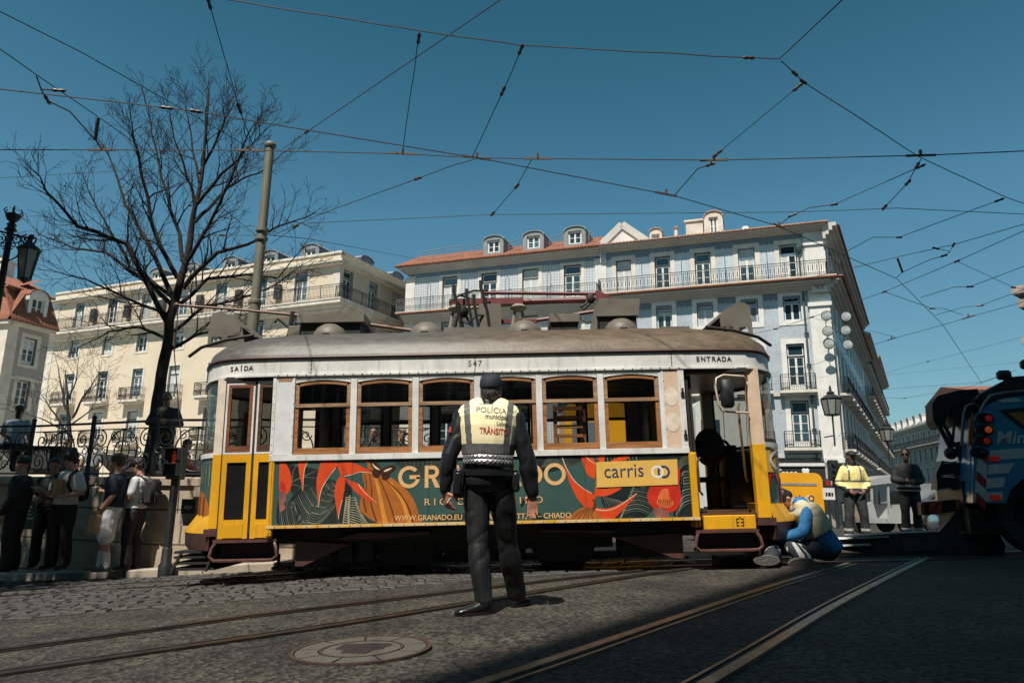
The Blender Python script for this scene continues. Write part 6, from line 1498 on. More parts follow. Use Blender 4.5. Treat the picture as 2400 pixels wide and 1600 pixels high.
b=MB(); b.M=Matrix.Translation((-.29,-.06,1.34)); b.bbox(-.012,-.03,-.022,.006,.02,.022,.004); b.build('arm_badge',mat('red_badge',(.6,.05,.03),.5,var=0),pol)
b=MB(); b.tube([P.wrL+V((.02,-.02,-.09)),P.wrL+V((.05,-.03,-.05))],.004,6); b.build('cigarette',M_WHITE,pol)
# ---- the other people
def std(label,px,py,D,yaw,P,h,top,bottom,hr=None,shades=False,skin=SKIN,vox=.012,group=None,z=None,**k):
    p=PD(px,py,D); base=V((p.x,p.y,z if z is not None else g(p.x,p.y)))
    r=person(label,base,yaw,P,h,skin,vox,group); 
    if hr: hair(r,P,hr[0],hr[1],k.get('seed',1))
    face(r,P,shades); return r
# mechanic on the ground
P=Pose(pelvis=(0,.0,.17),neck=(.10,.29,.69),head=(.18,.41,.77),headpitch=-1.25,headyaw=-.1,bend=.02,
  shL=(-.08,.25,.63),elL=(-.27,.40,.38),wrL=(-.14,.62,.30),hdL=(.2,.9,-.2),shR=(.28,.27,.64),elR=(.20,.50,.33),wrR=(.10,.66,.25),hdR=(-.1,.9,-.2),palmL=(.5,0,-1),palmR=(-.5,0,-1),thumbL=V((1,0,.5)),thumbR=V((-1,0,.5)),
  hiL=(-.10,.03,.15),knL=(-.20,.54,.20),anL=(-.46,.48,.085),ftL=(-.05,1,-.05),footupL=V((1,.05,.35)),
  hiR=(.09,.04,.16),knR=(-.05,.68,.23),anR=(-.36,.84,.09),ftR=(-.05,1,0),footupR=V((1,.05,.25)),fat=1.1)
p=PD(1944,1322,9.1); mech=person('mechanic in bright blue fleece and beige vest sitting at the front end of the tram',V((p.x,p.y,g(p.x,p.y))),R_(90),P,1.80,SKIN,.011)
hair(mech,P,'short',HAIRD,2); face(mech,P)
jacket(mech,P,F_BLUE,.030,11,'fleece',-.12,.020,.012); trousers(mech,P,[mat('dark_work_denim',(.018,.022,.030),.8,var=.3),F_REFW],.024,12,amp=.014,mfn=lambda c,n:1 if (abs(c.y-.53)<.022 and c.x<-.26) or (abs(c.y-.45)<.02 and c.x<-.25) or (abs(c.x+.27)<.018 and c.y>.6) else 0)
b=MB(); torso(b,P,.056,.30,.98,0); [limb(b,[P.neck.lerp(P.shL if s<0 else P.shR,.35),P.neck.lerp(P.shL if s<0 else P.shR,.75)],[.098,.098],12,2) for s in (-1,1)]
me=remesh(b,.012); cloth(me,.015,14,(6,6,12)); mesh_obj(me,'vest',mat('faded_beige_vest',(.50,.47,.32),.8,var=.12),mech)
b=MB(); b.sph(P.neck+V((0,-.03,.03)),(.12,.10,.075),12,8); mesh_obj(remesh(b,.012),'hood',F_BLUE,mech)
for s in (-1,1): shoe(mech,P,s,mat('work_boot',(.05,.045,.04),.7,var=.3),mat('boot_sole_grey',(.16,.155,.14),.85,var=.3,scale=30,bump=.5,bscale=50),.31,.056,'boot')
# workers beyond
P=Pose(elL=(-.29,-.03,1.12),wrL=(-.17,.13,.98),hdL=(.7,.4,-.5),palmL=(.3,-1,0),elR=(.29,-.03,1.12),wrR=(.17,.13,.98),hdR=(-.7,.4,-.5),palmR=(-.3,-1,0),fat=1.04,headpitch=-.05,thumbL=V((0,0,1)),thumbR=V((0,0,1)),
  knL=(-.14,.03,.49),anL=(-.17,-.02,.09),ftL=(-.3,1,0),knR=(.14,.02,.49),anR=(.17,-.02,.09),ftR=(.3,1,0))
w1=std('worker in pale yellow hi-vis jacket and dark cap standing in the sun',2012,1263,14.6,R_(176),P,1.80,0,0,('cap',F_BLACK),skin=SKIND)
jacket(w1,P,[F_HIVIS,F_CHAR,F_REFL],.030,21,'hivis_jacket',-.14,.020,.013,lambda c,n:1 if (c.z<1.02 or (abs(c.x)>.2 and c.z<1.06)) and not (.93<c.z<.965) else (2 if (.93<c.z<.965) or (1.14<c.z<1.175) or (abs(abs(c.x)-.115)<.016 and c.z>1.15) else 0),collar=True)
trousers(w1,P,[F_CHAR,F_REFW],.026,22,amp=.016,mfn=lambda c,n:1 if .20<c.z<.245 or .10<c.z<.14 else 0,flare=.02)
for s in (-1,1): shoe(w1,P,s,F_CHAR,None,.29,.052,'boot')
b=MB(); limb(b,[P.neck+V((0,.02,.0)),P.neck+V((0,.03,.07))],[.085,.075],14,2); mesh_obj(remesh(b,.012),'neck_gaiter',F_BLACK,w1)
P=Pose(elL=(-.26,.02,1.13),wrL=(-.10,.22,1.08),hdL=(1,.2,.1),palmL=(0,-1,0),elR=(.26,.02,1.13),wrR=(.12,.24,1.10),hdR=(-1,.2,.1),palmR=(0,-1,0),headyaw=.3,fat=1.12,thumbL=V((0,0,1)),thumbR=V((0,0,1)))
w2=std('worker in dark uniform with pale bands at the waist, arms folded, beside the blue truck',2142,1262,15.2,R_(165),P,1.88,0,0,('short',HAIRD),True,SKIND)
jacket(w2,P,[F_BLACK,F_REFW],.028,31,'jacket',-.14,.014,.013,lambda c,n:1 if (1.0<c.z<1.04 or .90<c.z<.945) and abs(c.x)<.24 else 0); trousers(w2,P,[F_BLACK,F_REFW],.024,32,mfn=lambda c,n:1 if .17<c.z<.215 else 0)
for s in (-1,1): shoe(w2,P,s,SHOEB,None,.29,.052,'boot')
# young man in profile with cup and paper bag
P=Pose(headyaw=0,headpitch=-.02,elL=(-.22,-.06,1.12),wrL=(-.205,.10,.90),hdL=(.1,.35,-1),palmL=(1,.2,0),curlL=1.0,elR=(.21,.03,1.13),wrR=(.20,.27,1.19),hdR=(-.05,1,.1),palmR=(-1,0,0),curlR=.9,thumbL=V((0,1,0)),thumbR=V((0,0,1)),
  knL=(-.10,.01,.49),anL=(-.10,-.06,.09),ftL=(-.15,1,0),knR=(.10,.10,.49),anR=(.10,.12,.09),ftR=(.1,1,0))
p=PD(243,1352,11.35); zb=g(p.x,p.y)+.135
n1=std('young man in navy tee and white shorts holding a cup and paper bag',243,1352,11.45,R_(98),P,1.80,0,0,('full',HAIRB),z=zb)
jacket(n1,P,F_NAVY,.022,41,'tee_shirt',-.06,.014,.011,half=True); trousers(n1,P,F_WHT,.034,42,True,.016)
for s in (-1,1):
    shoe(n1,P,s,mat('dark_slide_sandal',(.05,.05,.055),.6),None,.29,.052,'slide')
    b=MB(); an=P.anL if s<0 else P.anR; kn=P.knL if s<0 else P.knR; limb(b,[an-V((0,0,.03)),an.lerp(kn,.42)],[.050,.056],12,3); mesh_obj(remesh(b,.010),'sock',F_WHT,n1)
b=MB(); b.lathe([(.036,-.012),(.038,.0),(.036,.012)],14,P.wrL+V((0,.0,.015))); b.build('watch',M_BLACK,n1)
def held(root,name,label,cat,fn,mats,off,smooth=40,group=None):
    b=MB(); fn(b); o=b.build(name,mats,None,smooth); o.matrix_world=(Matrix.Translation(root.location)@Matrix.Rotation(root.rotation_euler.z,4,'Z')@Matrix.Diagonal((*root.scale,1)))@Matrix.Translation(off); return tag(o,label,cat,group)
M_PAPER=mat('white_paper',(.62,.61,.58),.8,var=.05); M_KRAFT=mat('kraft_paper',(.42,.26,.13),.8,var=.2,scale=20,bump=.5,bscale=30)
def cupf(b): b.k=0; b.lathe([(.001,0),(.030,0),(.041,.135),(.001,.135)],16); b.k=1; b.lathe([(.044,.135),(.044,.148),(.036,.158),(.001,.158)],16); b.tube([(0,0,.15),(.01,0,.22)],.004,5); b.k=2; b.box(-.012,-.0395,.075,.012,-.035,.10)
held(n1,'drink_cup','white takeaway cup with lid and straw held out by the man in the navy tee','cup',cupf,[M_PAPER,M_WHITE,mat('red_logo_square',(.6,.03,.02),.5,var=0)],P.wrR+V((-.02,.10,-.09)))
def bagf(b):
    rg=[]
    for z,w_,d_ in ((0,.10,.06),(-.05,.105,.06),(-.15,.10,.05),(-.24,.12,.055),(-.27,.115,.05)): rg.append([(d_*math.cos(a)*.8,w_*math.sin(a)*(1+.08*math.sin(3*a+z*30)),z+.012*math.sin(5*a)) for a in [2*math.pi*i/16 for i in range(16)]])
    b.loft(rg[::-1])
held(n1,'paper_bag','crumpled brown paper bag hanging from the hand of the man in white shorts','bag',bagf,M_KRAFT,P.wrL+V((.02,.05,-.07)),30)
# second young man, backpack
P=Pose(headpitch=-.35,head=(0,.05,1.625),elL=(-.23,.02,1.12),wrL=(-.10,.24,1.16),hdL=(.4,1,.1),palmL=(1,0,.3),elR=(.22,.05,1.14),wrR=(.12,.28,1.17),hdR=(-.3,1,.1),palmR=(-1,0,.3),thumbL=V((0,0,1)),thumbR=V((0,0,1)),knL=(-.10,.05,.49),anL=(-.11,.0,.09))
n2=std('young man in white tee and black backpack looking down behind the navy tee man',300,1346,11.75,R_(92),P,1.76,0,0,('full',HAIRD),z=zb)
jacket(n2,P,F_WHT,.026,51,'tee_shirt',-.06,.016,.011,half=True); trousers(n2,P,F_BLACK,.026,52)
for s in (-1,1): shoe(n2,P,s,mat('dark_sneaker',(.06,.055,.05),.7),None,.28,.05)
def backpack(root,P,label,straps=True):
    def f(b):
        b.bbox(-.15,-.32,1.0,.15,-.13,1.42,.05); b.bbox(-.12,-.36,1.02,.12,-.31,1.22,.03)
        for s in (-1,1): b.tube([(s*.09,-.15,1.40),(s*.11,-.02,1.475),(s*.12,.12,1.40),(s*.13,.15,1.25),(s*.14,.02,1.08),(s*.13,-.14,1.04)],.024,6)
    return held(root,'backpack',label,'backpack',f,F_BLACK,V((0,0,0)),40)
backpack(n2,P,'black backpack worn over the white tee of the man looking down')
# man with sunglasses and papers
P=Pose(elL=(-.28,.0,1.13),wrL=(-.10,.26,1.08),hdL=(.9,.5,-.1),palmL=(0,0,1),elR=(.27,.0,1.13),wrR=(.12,.27,1.10),hdR=(-.7,.6,0),palmR=(0,0,1),headpitch=-.10,headyaw=-.15,thumbL=V((0,1,0)),thumbR=V((0,1,0)))
n3=std('young man in sunglasses and white tee holding papers by the wall',128,1345,11.75,R_(172),P,1.84,0,0,('curly',HAIRD),True,z=zb)
jacket(n3,P,F_WHT,.022,61,'tee_shirt',-.04,.014,.011,half=True); trousers(n3,P,F_BLACK,.026,62)
for s in (-1,1): shoe(n3,P,s,SHOEB,None,.28,.05)
backpack(n3,P,'black backpack worn by the man in sunglasses')
def papf(b): b.add([(-.16,-.10,.0),(.14,-.12,.02),(.16,.10,.10),(-.13,.12,.09),(-.16,-.10,-.004),(.14,-.12,.016),(.16,.10,.096),(-.13,.12,.086)],[(0,1,2,3),(7,6,5,4),(0,4,5,1),(1,5,6,2),(2,6,7,3),(3,7,4,0)])
held(n3,'paper_sheet','white sheets of paper held by the man in sunglasses','paper',papf,M_PAPER,P.wrR+V((.06,.10,.02)),None)
held(n3,'paper_bag','brown paper bag carried under the arm of the man in sunglasses','bag',lambda b:bagf(b),M_KRAFT,V((-.05,.24,1.33)),30)
# two dark figures at far left
P=Pose(elL=(-.24,.05,1.12),wrL=(-.12,.25,1.05),hdL=(.5,.8,0),elR=(.24,.05,1.12),wrR=(.14,.26,1.06),hdR=(-.5,.8,0),headpitch=-.2)
n4=std('person in a black tee and trousers standing half behind the man in sunglasses',92,1345,11.95,R_(200),P,1.74,0,0,('short',HAIRD),z=zb,vox=.014)
jacket(n4,P,F_BLACK,.024,71,'tee_shirt',-.06,.014,.013,half=True); trousers(n4,P,F_BLACK,.024,72); [shoe(n4,P,s,SHOEB) for s in (-1,1)]
P=Pose(headpitch=0,wrL=(-.22,.10,.88))
n5=std('person in dark coat and green cap at the left edge, seen in profile',14,1352,11.3,R_(100),P,1.74,0,0,('beanie',mat('dark_green_wool',(.015,.035,.03),.9)),z=zb,vox=.014)
jacket(n5,P,F_BLACK,.035,81,'coat',-.16,.016,.013); trousers(n5,P,F_BLACK,.026,82); [shoe(n5,P,s,SHOEB) for s in (-1,1)]
# plaza people
PLZ=1.02
P=Pose(elL=(-.27,.03,1.15),wrL=(-.06,.25,1.14),hdL=(1,.25,.1),palmL=(0,-1,0),elR=(.27,.03,1.16),wrR=(.10,.27,1.19),hdR=(-1,.25,-.2),palmR=(0,-1,0),headpitch=-.35,headyaw=.2,fat=1.12,thumbL=V((0,0,1)),thumbR=V((0,0,1)),anL=(-.16,-.02,.09),anR=(.16,.02,.09))
n6=std('bald man in black on the plaza checking his watch beside the tree trunk',368,1135,13.3,R_(205),P,1.76,0,0,('fringe',HAIRG),True,SKIND,z=PLZ)
jacket(n6,P,F_BLACK,.034,91,'jacket',-.12,.016,.013); trousers(n6,P,F_BLACK,.03,92); [shoe(n6,P,s,SHOEB) for s in (-1,1)]
SIT=dict(pelvis=(0,0,.55),neck=(0,.03,1.05),head=(0,.06,1.23),shL=(-.185,.02,.99),elL=(-.24,.05,.74),wrL=(-.14,.28,.66),hdL=(.2,1,-.2),shR=(.185,.02,.99),elR=(.24,.05,.74),wrR=(.14,.28,.66),hdR=(-.2,1,-.2),
  hiL=(-.10,.04,.52),knL=(-.12,.45,.50),anL=(-.12,.42,.09),hiR=(.10,.04,.52),knR=(.12,.45,.50),anR=(.12,.42,.09))
P=Pose(**SIT)
F_LBL=mat('pale_blue_cotton',(.34,.42,.48),.85,var=.1)
n7=std('woman in pale blue tee with dark tied hair sitting with her back to the railing',28,1060,14.2,R_(10),P,1.72,0,0,('bun',HAIRD),z=PLZ+.25,vox=.014)
jacket(n7,P,F_LBL,.022,101,'tee_shirt',-.06,.012,.013,half=True); trousers(n7,P,F_BLACK,.024,102); [shoe(n7,P,s,SHOEB) for s in (-1,1)]
b=MB(); b.box(-1.3,-.25,.42,1.3,.25,.50); b.box(-1.2,-.2,0,-1.05,.2,.42); b.box(1.05,-.2,0,1.2,.2,.42); bn=b.build('bench',mat('dark_bench_wood',(.03,.025,.02),.7)); p=PD(10,1060,14.2); bn.location=(p.x,p.y,PLZ+.25); tag(bn,'dark wooden bench under the seated woman behind the railing','bench')
for (px,D,lab,top,hr,yaw,h,seed,pos) in ((146,21,'man in light blue shirt walking across the plaza',F_LBL,('short',HAIRB),20,1.76,111,None),(205,20,'white haired woman in pale top walking on the plaza',F_WHT,('long',HAIRG),60,1.66,121,None),
   (818,13.0,'seated man with short dark hair seen through the second tram window',F_NAVY,('short',HAIRD),150,1.72,131,SIT),(874,13.2,'man in black with glasses seen through the tram windows',F_BLACK,('short',HAIRB),170,1.76,141,SIT),(938,13.0,'bald bearded man with red scarf seen through the third tram window',F_BLACK,('fringe',HAIRG),190,1.72,151,SIT),(425,15.5,'person with long brown hair by the plaza wall near the pole',mat('orange_cloth',(.50,.10,.03),.8),('long',HAIRB),-60,1.6,161,SIT)):
    P=Pose(**(pos or dict(knL=(-.1,.12,.5),anL=(-.11,.18,.09),knR=(.1,-.05,.5),anR=(.11,-.22,.12))))
    zz=PLZ if pos is None else PLZ-.22
    r=std(lab,px,1120,D,R_(yaw),P,h,0,0,hr,z=zz if pos else PLZ-.35,vox=.016)
    jacket(r,P,top,.022,seed,'top',-.06,.012,.015,half=pos is None); trousers(r,P,F_CHAR,.024,seed+1,vox=.015); [shoe(r,P,s,SHOEB) for s in (-1,1)]
# ================================================================ wall, plaza, railing
WALL=[(x,y+.48) for x,y in [(-16,15.0),(-9.1,13.0),(-5.94,11.55),(-3.5,11.2),(-1.0,11.2)]]
M_WALL=gridmat('plaza_wall_stone',(.46,.38,.29),(.12,.09,.07),1.45,.56,.016,.5,var=.16,rough=.85,bump=.5,nscale=3.2,mix=.75,stain=(.45,.38,.32))
wl=empty('plaza_wall','stone block retaining wall below the plaza railing','wall',(-5.5,12,-.5)); WT=Matrix.Translation(-V(wl.location))
WTOP=1.16
def wall_loft(path,prof):
    r=[]
    for i,(x,y) in enumerate(path):
        a=path[max(i-1,0)];c=path[min(i+1,len(path)-1)]; d=Vector((c[0]-a[0],c[1]-a[1])).normalized(); n=Vector((-d.y,d.x)); r.append([(x+n.x*o,y+n.y*o,z) for o,z in prof])
    return r
b=MB(); b.M=WT; b.loft(wall_loft(WALL,[(0,-1.6),(0,WTOP-.14),(.42,WTOP-.14),(.42,-1.6)][::-1])); b.build('wall_face',M_WALL,wl)
b=MB(); b.M=WT; b.loft(wall_loft(WALL,[(-.05,WTOP-.138),(-.05,WTOP-.02),(-.03,WTOP),(.46,WTOP),(.46,WTOP-.138)][::-1])); b.build('coping',M_WALL,wl,smooth=30)
b=MB(); p=WALL[2]; q=WALL[3]; b.M=WT
for t in (.35,):
    x=p[0]+(q[0]-p[0])*t; y=p[1]+(q[1]-p[1])*t; b.box(x-.16,y-.10,-1.5,x+.16,y+.05,WTOP-.15)
b.build('wall_pier',M_WALL,wl)
mb=MB(); xs_=[-40,-16,-9.1,-5.94,-3.5,-1.0]
vs=[]
fr={-40:22.5,-16:15.5,-9.1:13.5,-5.94:12.05,-3.5:11.7,-1.0:11.7}
vs=[(x,fr[x]+.2,PLZ-.0) for x in xs_]+[(x*1.6,31,PLZ-.35) for x in xs_]+[(x*2.6,62,-.4) for x in xs_]
mb.add(vs,[(i,i+1,i+7,i+6) for i in range(5)]+[(6+i,7+i,13+i,12+i) for i in range(5)])
tag(mb.build('plaza',mat('calcada_paving',(.36,.34,.30),.8,var=.25,scale=3,bump=.3,bscale=40)),kind='structure')
def poster(px,py,D,w_,h_,label,txt,m):
    t=empty('poster',label,'poster',PD(px,py,D)); b=MB(); b.box(-w_/2,-.006,-h_/2,w_/2,.004,h_/2); b.build('sheet',m,t)
    for s,sz,z in txt: text_mesh('lettering',s,sz,M_PAPER,t,(0,-.009,z))
    return t
t=poster(58,1195,12.28,.55,.62,'dark torn poster with white lettering pasted on the wall at left',[],mat('dark_poster',(.03,.03,.035),.7,var=.6,scale=8,col2=(.10,.08,.07))); t.rotation_euler.z=-R_(24)
rr=random.Random(8); b=MB()
for i in range(7):
    x=-.2+rr.random()*.1
    for k in range(5): w_=.03+rr.random()*.05; b.box(x,-.009,.22-i*.06,x+w_,-.0065,.22-i*.06+.025); x+=w_+.02
b.build('lettering',M_PAPER,t)
t=poster(440,1200,11.6,.24,.42,'small black wall sign by the tram buffer reading algo','',mat('black_sign',(.02,.02,.022),.6)); t.rotation_euler.z=-R_(6)
text_mesh('lettering','algo',.09,M_PAPER,t,(0,-.009,.06)); MB().box(-.12,-.008,-.21,.12,-.0065,-.02).build('picture',mat('poster_picture',(.35,.25,.2),.7,col2=(.1,.1,.12),scale=14),t)
# railing
def scroll(cx,cz,r,turns,a0,dirn,n=26):
    return [(cx+r*(1-.78*i/n)*math.cos(a0+dirn*turns*2*math.pi*i/n),0,cz+r*(1-.78*i/n)*math.sin(a0+dirn*turns*2*math.pi*i/n)) for i in range(n+1)]
RP=[(x,y+.18) for x,y in WALL]
def railpt(s):
    for a,c in zip(RP,RP[1:]):
        L=math.dist(a,c)
        if s<=L: f=s/L; return (a[0]+(c[0]-a[0])*f,a[1]+(c[1]-a[1])*f,math.atan2(c[1]-a[1],c[0]-a[0]))
        s-=L
    return (RP[-1][0],RP[-1][1],0)
tot=sum(math.dist(a,c) for a,c in zip(RP,RP[1:])); PW=1.72
rl=empty('ornate_railing','black wrought iron railing of scrolls along the top of the plaza wall','railing',(-6,12.4,WTOP))
RT=Matrix.Translation(-V(rl.location))
def panel(b):
    h=.98; w_=PW/2-.03
    b.bar((-w_,0,.06),(w_,0,.06),.03); b.bar((-w_,0,h),(w_,0,h),.04); b.bar((-w_,0,h-.12),(w_,0,h-.12),.02)
    def T(p,r=.012): b.tube(p,r,5)
    T([(.40*math.cos(a),0,.47+.37*math.sin(a)) for a in [2*math.pi*i/28 for i in range(29)]],.014)
    T([(.20*math.cos(a),0,.47+.18*math.sin(a)) for a in [2*math.pi*i/20 for i in range(21)]])
    b.bar((0,0,.1),(0,0,.84),.02); b.bar((-.38,0,.47),(.38,0,.47),.02)
    for s in (-1,1):
        T(scroll(s*.60,.68,.17,1.5,R_(90),s)); T(scroll(s*.62,.28,.17,1.5,R_(270),-s)); T(scroll(s*.26,.72,.10,1.3,0,-s),.010); T(scroll(s*.26,.22,.10,1.3,0,s),.010)
        T(scroll(s*.44,.47,.09,1.3,R_(180),s),.010); T(scroll(s*.70,.48,.10,1.2,R_(90),-s),.010); T(scroll(s*.12,.58,.07,1.2,0,s),.009); T(scroll(s*.12,.36,.07,1.2,0,-s),.009)
i=0; s=PW/2
while s<tot-PW/2:
    x,y,a=railpt(s); o=inst('scroll_panel','railpanel',panel,M_BLACK,rl,(x-rl.location.x,y-rl.location.y,0),a,smooth=50)
    x,y,a=railpt(s-PW/2); inst('post','railpost',lambda b:(b.bbox(-.03,-.03,0,.03,.03,1.06,.006),b.sph((0,0,1.09),.045,8,6)),M_BLACK,rl,(x-rl.location.x,y-rl.location.y,0),a)
    s+=PW
# ---- bare tree
M_BARK=mat('dark_bark',(.024,.020,.018),.95,col2=(.009,.008,.008),scale=10,stretch=(3,3,.8),bump=.8,bscale=14)
def tree(name,label,trunk,limbs,D,seed,r0,tw=1.0,depth=4,bark=M_BARK,zdepth=1.35,group=None):
    rnd=random.Random(seed); base=PD(*trunk[0],D); root=empty(name,label,'tree',base,group=group); T=Matrix.Translation(-base)
    tp=[PD(x,y,D) for x,y in trunk]; n=len(tp)
    tr=[r0*(1-.94*(i/(n-1))**.75) for i in range(n)]
    # densify
    P2=[];R2=[]
    for i in range(n-1):
        for k in range(4):
            f=k/4; q=tp[i].lerp(tp[i+1],f); P2.append(q+V((noise.noise(q*1.3)*.05,noise.noise(q*1.1+V((5,5,5)))*.05,0))); R2.append(tr[i]+(tr[i+1]-tr[i])*f)
    P2.append(tp[-1]);R2.append(tr[-1]); R2=[r*(1+.10*noise.noise(p*2.5)) for r,p in zip(R2,P2)]; R2[0]*=1.3
    b=MB(); b.M=T; b.tube(P2,R2,10); b.build('trunk',bark,root,smooth=60)
    c=MB(); c.M=T
    def twig(p,d,L,r,lev):
        segs=max(2,int(L/(.16 if lev<3 else .09))); pts=[p];rad=[r]; dd=d.copy(); kids_=[]
        for i in range(segs):
            dd=(dd+V((rnd.gauss(0,1),rnd.gauss(0,1),rnd.gauss(0,1)))*.13+V((0,0,.07))).normalized()
            pts.append(pts[-1]+dd*L/segs); rad.append(max(.0042,r*(1-.75*(i+1)/segs)))
            if i>=(1 if lev>1 else 0) or segs<=3: kids_.append((pts[-1].copy(),dd.copy(),rad[-1],i/segs))
        c.tube(pts,rad,6 if lev<2 else (4 if lev<3 else 3),cap=False)
        if lev>=depth: return
        per=(1.0,1.25,1.1,.9)[min(lev,3)]*tw
        for q,e,rr_,f in kids_:
            m=int(per)+(rnd.random()<per-int(per))
            for _ in range(m):
                ax=e.orthogonal().normalized(); ax=Matrix.Rotation(rnd.random()*6.283,3,e)@ax
                nd=(e*math.cos(.75)+ax*math.sin(.75)*1.0+V((0,0,.12))).normalized()
                twig(q,nd,L*(.50+.22*rnd.random())*(1-.35*f),max(.005,rr_*.62),lev+1)
    for pts,rr_,dz in limbs:
        q=[PD(x,y,D+dz*i/(len(pts)-1)) for i,(x,y) in enumerate(pts)]; Q=[];RR=[]
        m=len(q)
        for i in range(m-1):
            for k in range(5):
                f=k/5; p_=q[i].lerp(q[i+1],f); Q.append(p_+V((noise.noise(p_*2)*.06,noise.noise(p_*2+V((9,0,0)))*.06,noise.noise(p_*2+V((0,9,0)))*.05))); RR.append(rr_*(1-.82*(i+f)/(m-1)))
        Q.append(q[-1]);RR.append(rr_*.18); c.tube(Q,RR,7,cap=False)
        for i in range(3,len(Q)):
            e=(Q[i]-Q[i-1]).normalized()
            if rnd.random()<.85*tw:
                ax=Matrix.Rotation(rnd.random()*6.283,3,e)@e.orthogonal().normalized(); nd=(e*.75+ax*.65+V((0,0,.25))).normalized()
                twig(Q[i],nd,(.85+.6*rnd.random())*(1.15-.5*i/len(Q))*zdepth/1.8,max(.006,RR[i]*.55),2)
        twig(Q[-1],(Q[-1]-Q[-2]).normalized(),.45*zdepth/1.8,RR[-1],2)
    c.build('crown',bark,root,smooth=70)
    return root
k=2400/2352
S=lambda *p:[(x*k,y*k) for x,y in p]
limbs=[(S((385,745),(290,560),(180,520),(110,440),(85,400)),.085,-1.2),(S((395,700),(330,640),(240,580),(170,570),(95,540)),.075,.9),(S((390,780),(320,750),(250,760),(180,800)),.06,1.2),
 (S((400,690),(340,560),(290,470),(260,380),(235,330)),.08,1.0),(S((410,640),(350,520),(330,420),(310,330),(300,270)),.075,-.9),(S((420,600),(400,500),(370,400),(350,300),(335,235)),.07,.7),
 (S((450,470),(430,400),(400,320),(385,240)),.05,-.6),(S((462,400),(490,330),(520,270),(545,220)),.05,.8),(S((452,470),(510,400),(560,350),(620,290)),.06,-.8),(S((448,510),(520,430),(590,400),(660,345)),.06,1.0),
 (S((430,600),(480,520),(520,430),(560,330),(600,270)),.065,-1.2),(S((420,660),(500,580),(570,560),(640,520),(720,490)),.075,-.7),(S((410,700),(480,640),(560,630),(640,640),(700,560)),.065,1.0),(S((400,760),(470,700),(540,690),(620,660),(710,600)),.06,.4),
 (S((395,800),(450,770),(520,750),(600,770)),.06,-.6),(S((465,380),(470,300),(480,240),(482,200)),.04,.2),(S((460,420),(440,330),(430,260),(425,215)),.04,.5),(S((405,690),(300,610),(220,480),(190,400)),.06,.3),(S((398,730),(300,690),(200,640),(120,620)),.055,-.8)]
tree('bare_tree','large leafless tree with wide dark crown rising behind the left wall',S((340,1080),(358,980),(372,860),(392,740),(408,680),(430,590),(447,500),(457,430),(468,350),(476,250),(480,205)),[(p_,r_*.74,d_) for p_,r_,d_ in limbs],15.0,4,.165,1.0)
l2=[(S((160,1000),(120,940),(90,900)),.04,.5),(S((165,960),(200,900),(225,860)),.04,-.4),(S((150,940),(140,880),(130,830)),.04,.6),(S((160,980),(210,940),(250,930)),.03,.8),(S((155,930),(175,870),(180,830)),.03,-.5),(S((160,990),(90,960),(60,950)),.03,-.5)]
tree('small_bare_tree','smaller leafless tree in front of the cream facade, left of the big trunk',S((160,1110),(158,1040),(160,960),(152,900),(150,850)),l2,22,9,.12,.9,zdepth=1.3)
# leafy tree off to the left, whose shade falls on the wall
lt=empty('leafy_tree','evergreen street tree at the left of the viewer shading the wall','tree',(-12.3,5.3,g(-12.3,5.3)))
b=MB(); b.tube([(0,0,-.1),(.1,.1,3),(0,.2,7),(.1,.3,11)],[.32,.27,.2,.1],10); b.build('trunk',M_BARK,lt,smooth=60)
b=MB(); rr=random.Random(12)
for i in range(15000):
    a=rr.random()*6.283; u=rr.random()**.45; z=rr.uniform(-1,1); R=math.sqrt(max(0,1-z*z))*u
    lx_,ly_,lz_,lr_,lh_=((.1,.2,12.2,3.5,3.0),(1.6,3.1,13.4,3.0,1.6))[i%5>2]
    p=V((lx_+lr_*R*math.cos(a),ly_+lr_*R*math.sin(a),lz_+lh_*z*u))
    if noise.noise(p*.9)<-.33: continue
    d=V((rr.gauss(0,1),rr.gauss(0,1),rr.gauss(0,.6))).normalized(); e=d.orthogonal().normalized()*.15; f=d.cross(e).normalized()*.08
    b.add([p-e,p+f,p+e,p-f],[(0,1,2,3)])
b.build('crown',mat('evergreen_leaf',(.05,.085,.03),.6,var=.4),lt)
# ---- catenary pole
M_POLE=mat('grey_green_pole_paint',(.155,.15,.11),.6,var=.15,scale=3)
pa=PD(556,1157,13.0); ptp=PD(633,345,13.0)
po=empty('catenary_pole','tall grey green steel pole carrying the wires behind the tram','pole',(pa.x,pa.y,g(pa.x,pa.y)))
b=MB(); H=ptp.z-po.location.z; b.tube([(0,0,0),(0,0,H*.6)],[.115,.105],14); b.k=0; b.tube([(0,0,H*.6),(0,0,H)],[.092,.085],14); b.lathe([(.11,0),(.125,.03),(.115,.09),(.10,.10)],14,(0,0,H*.6-.05)); b.build('shaft',M_POLE,po,smooth=40)
b=MB(); b.lathe([(.10,-.02),(.12,.02),(.12,.06),(.09,.10),(.001,.12)],14,(0,0,H)); b.build('cap',M_POLE,po,smooth=40)
for zz in (PD(615,540,13).z,PD(614,560,13).z): MB().lathe([(.10,-.04),(.125,-.03),(.125,.03),(.10,.04)],14,(0,0,zz-po.location.z)).build('band',M_POLE,po,smooth=40)
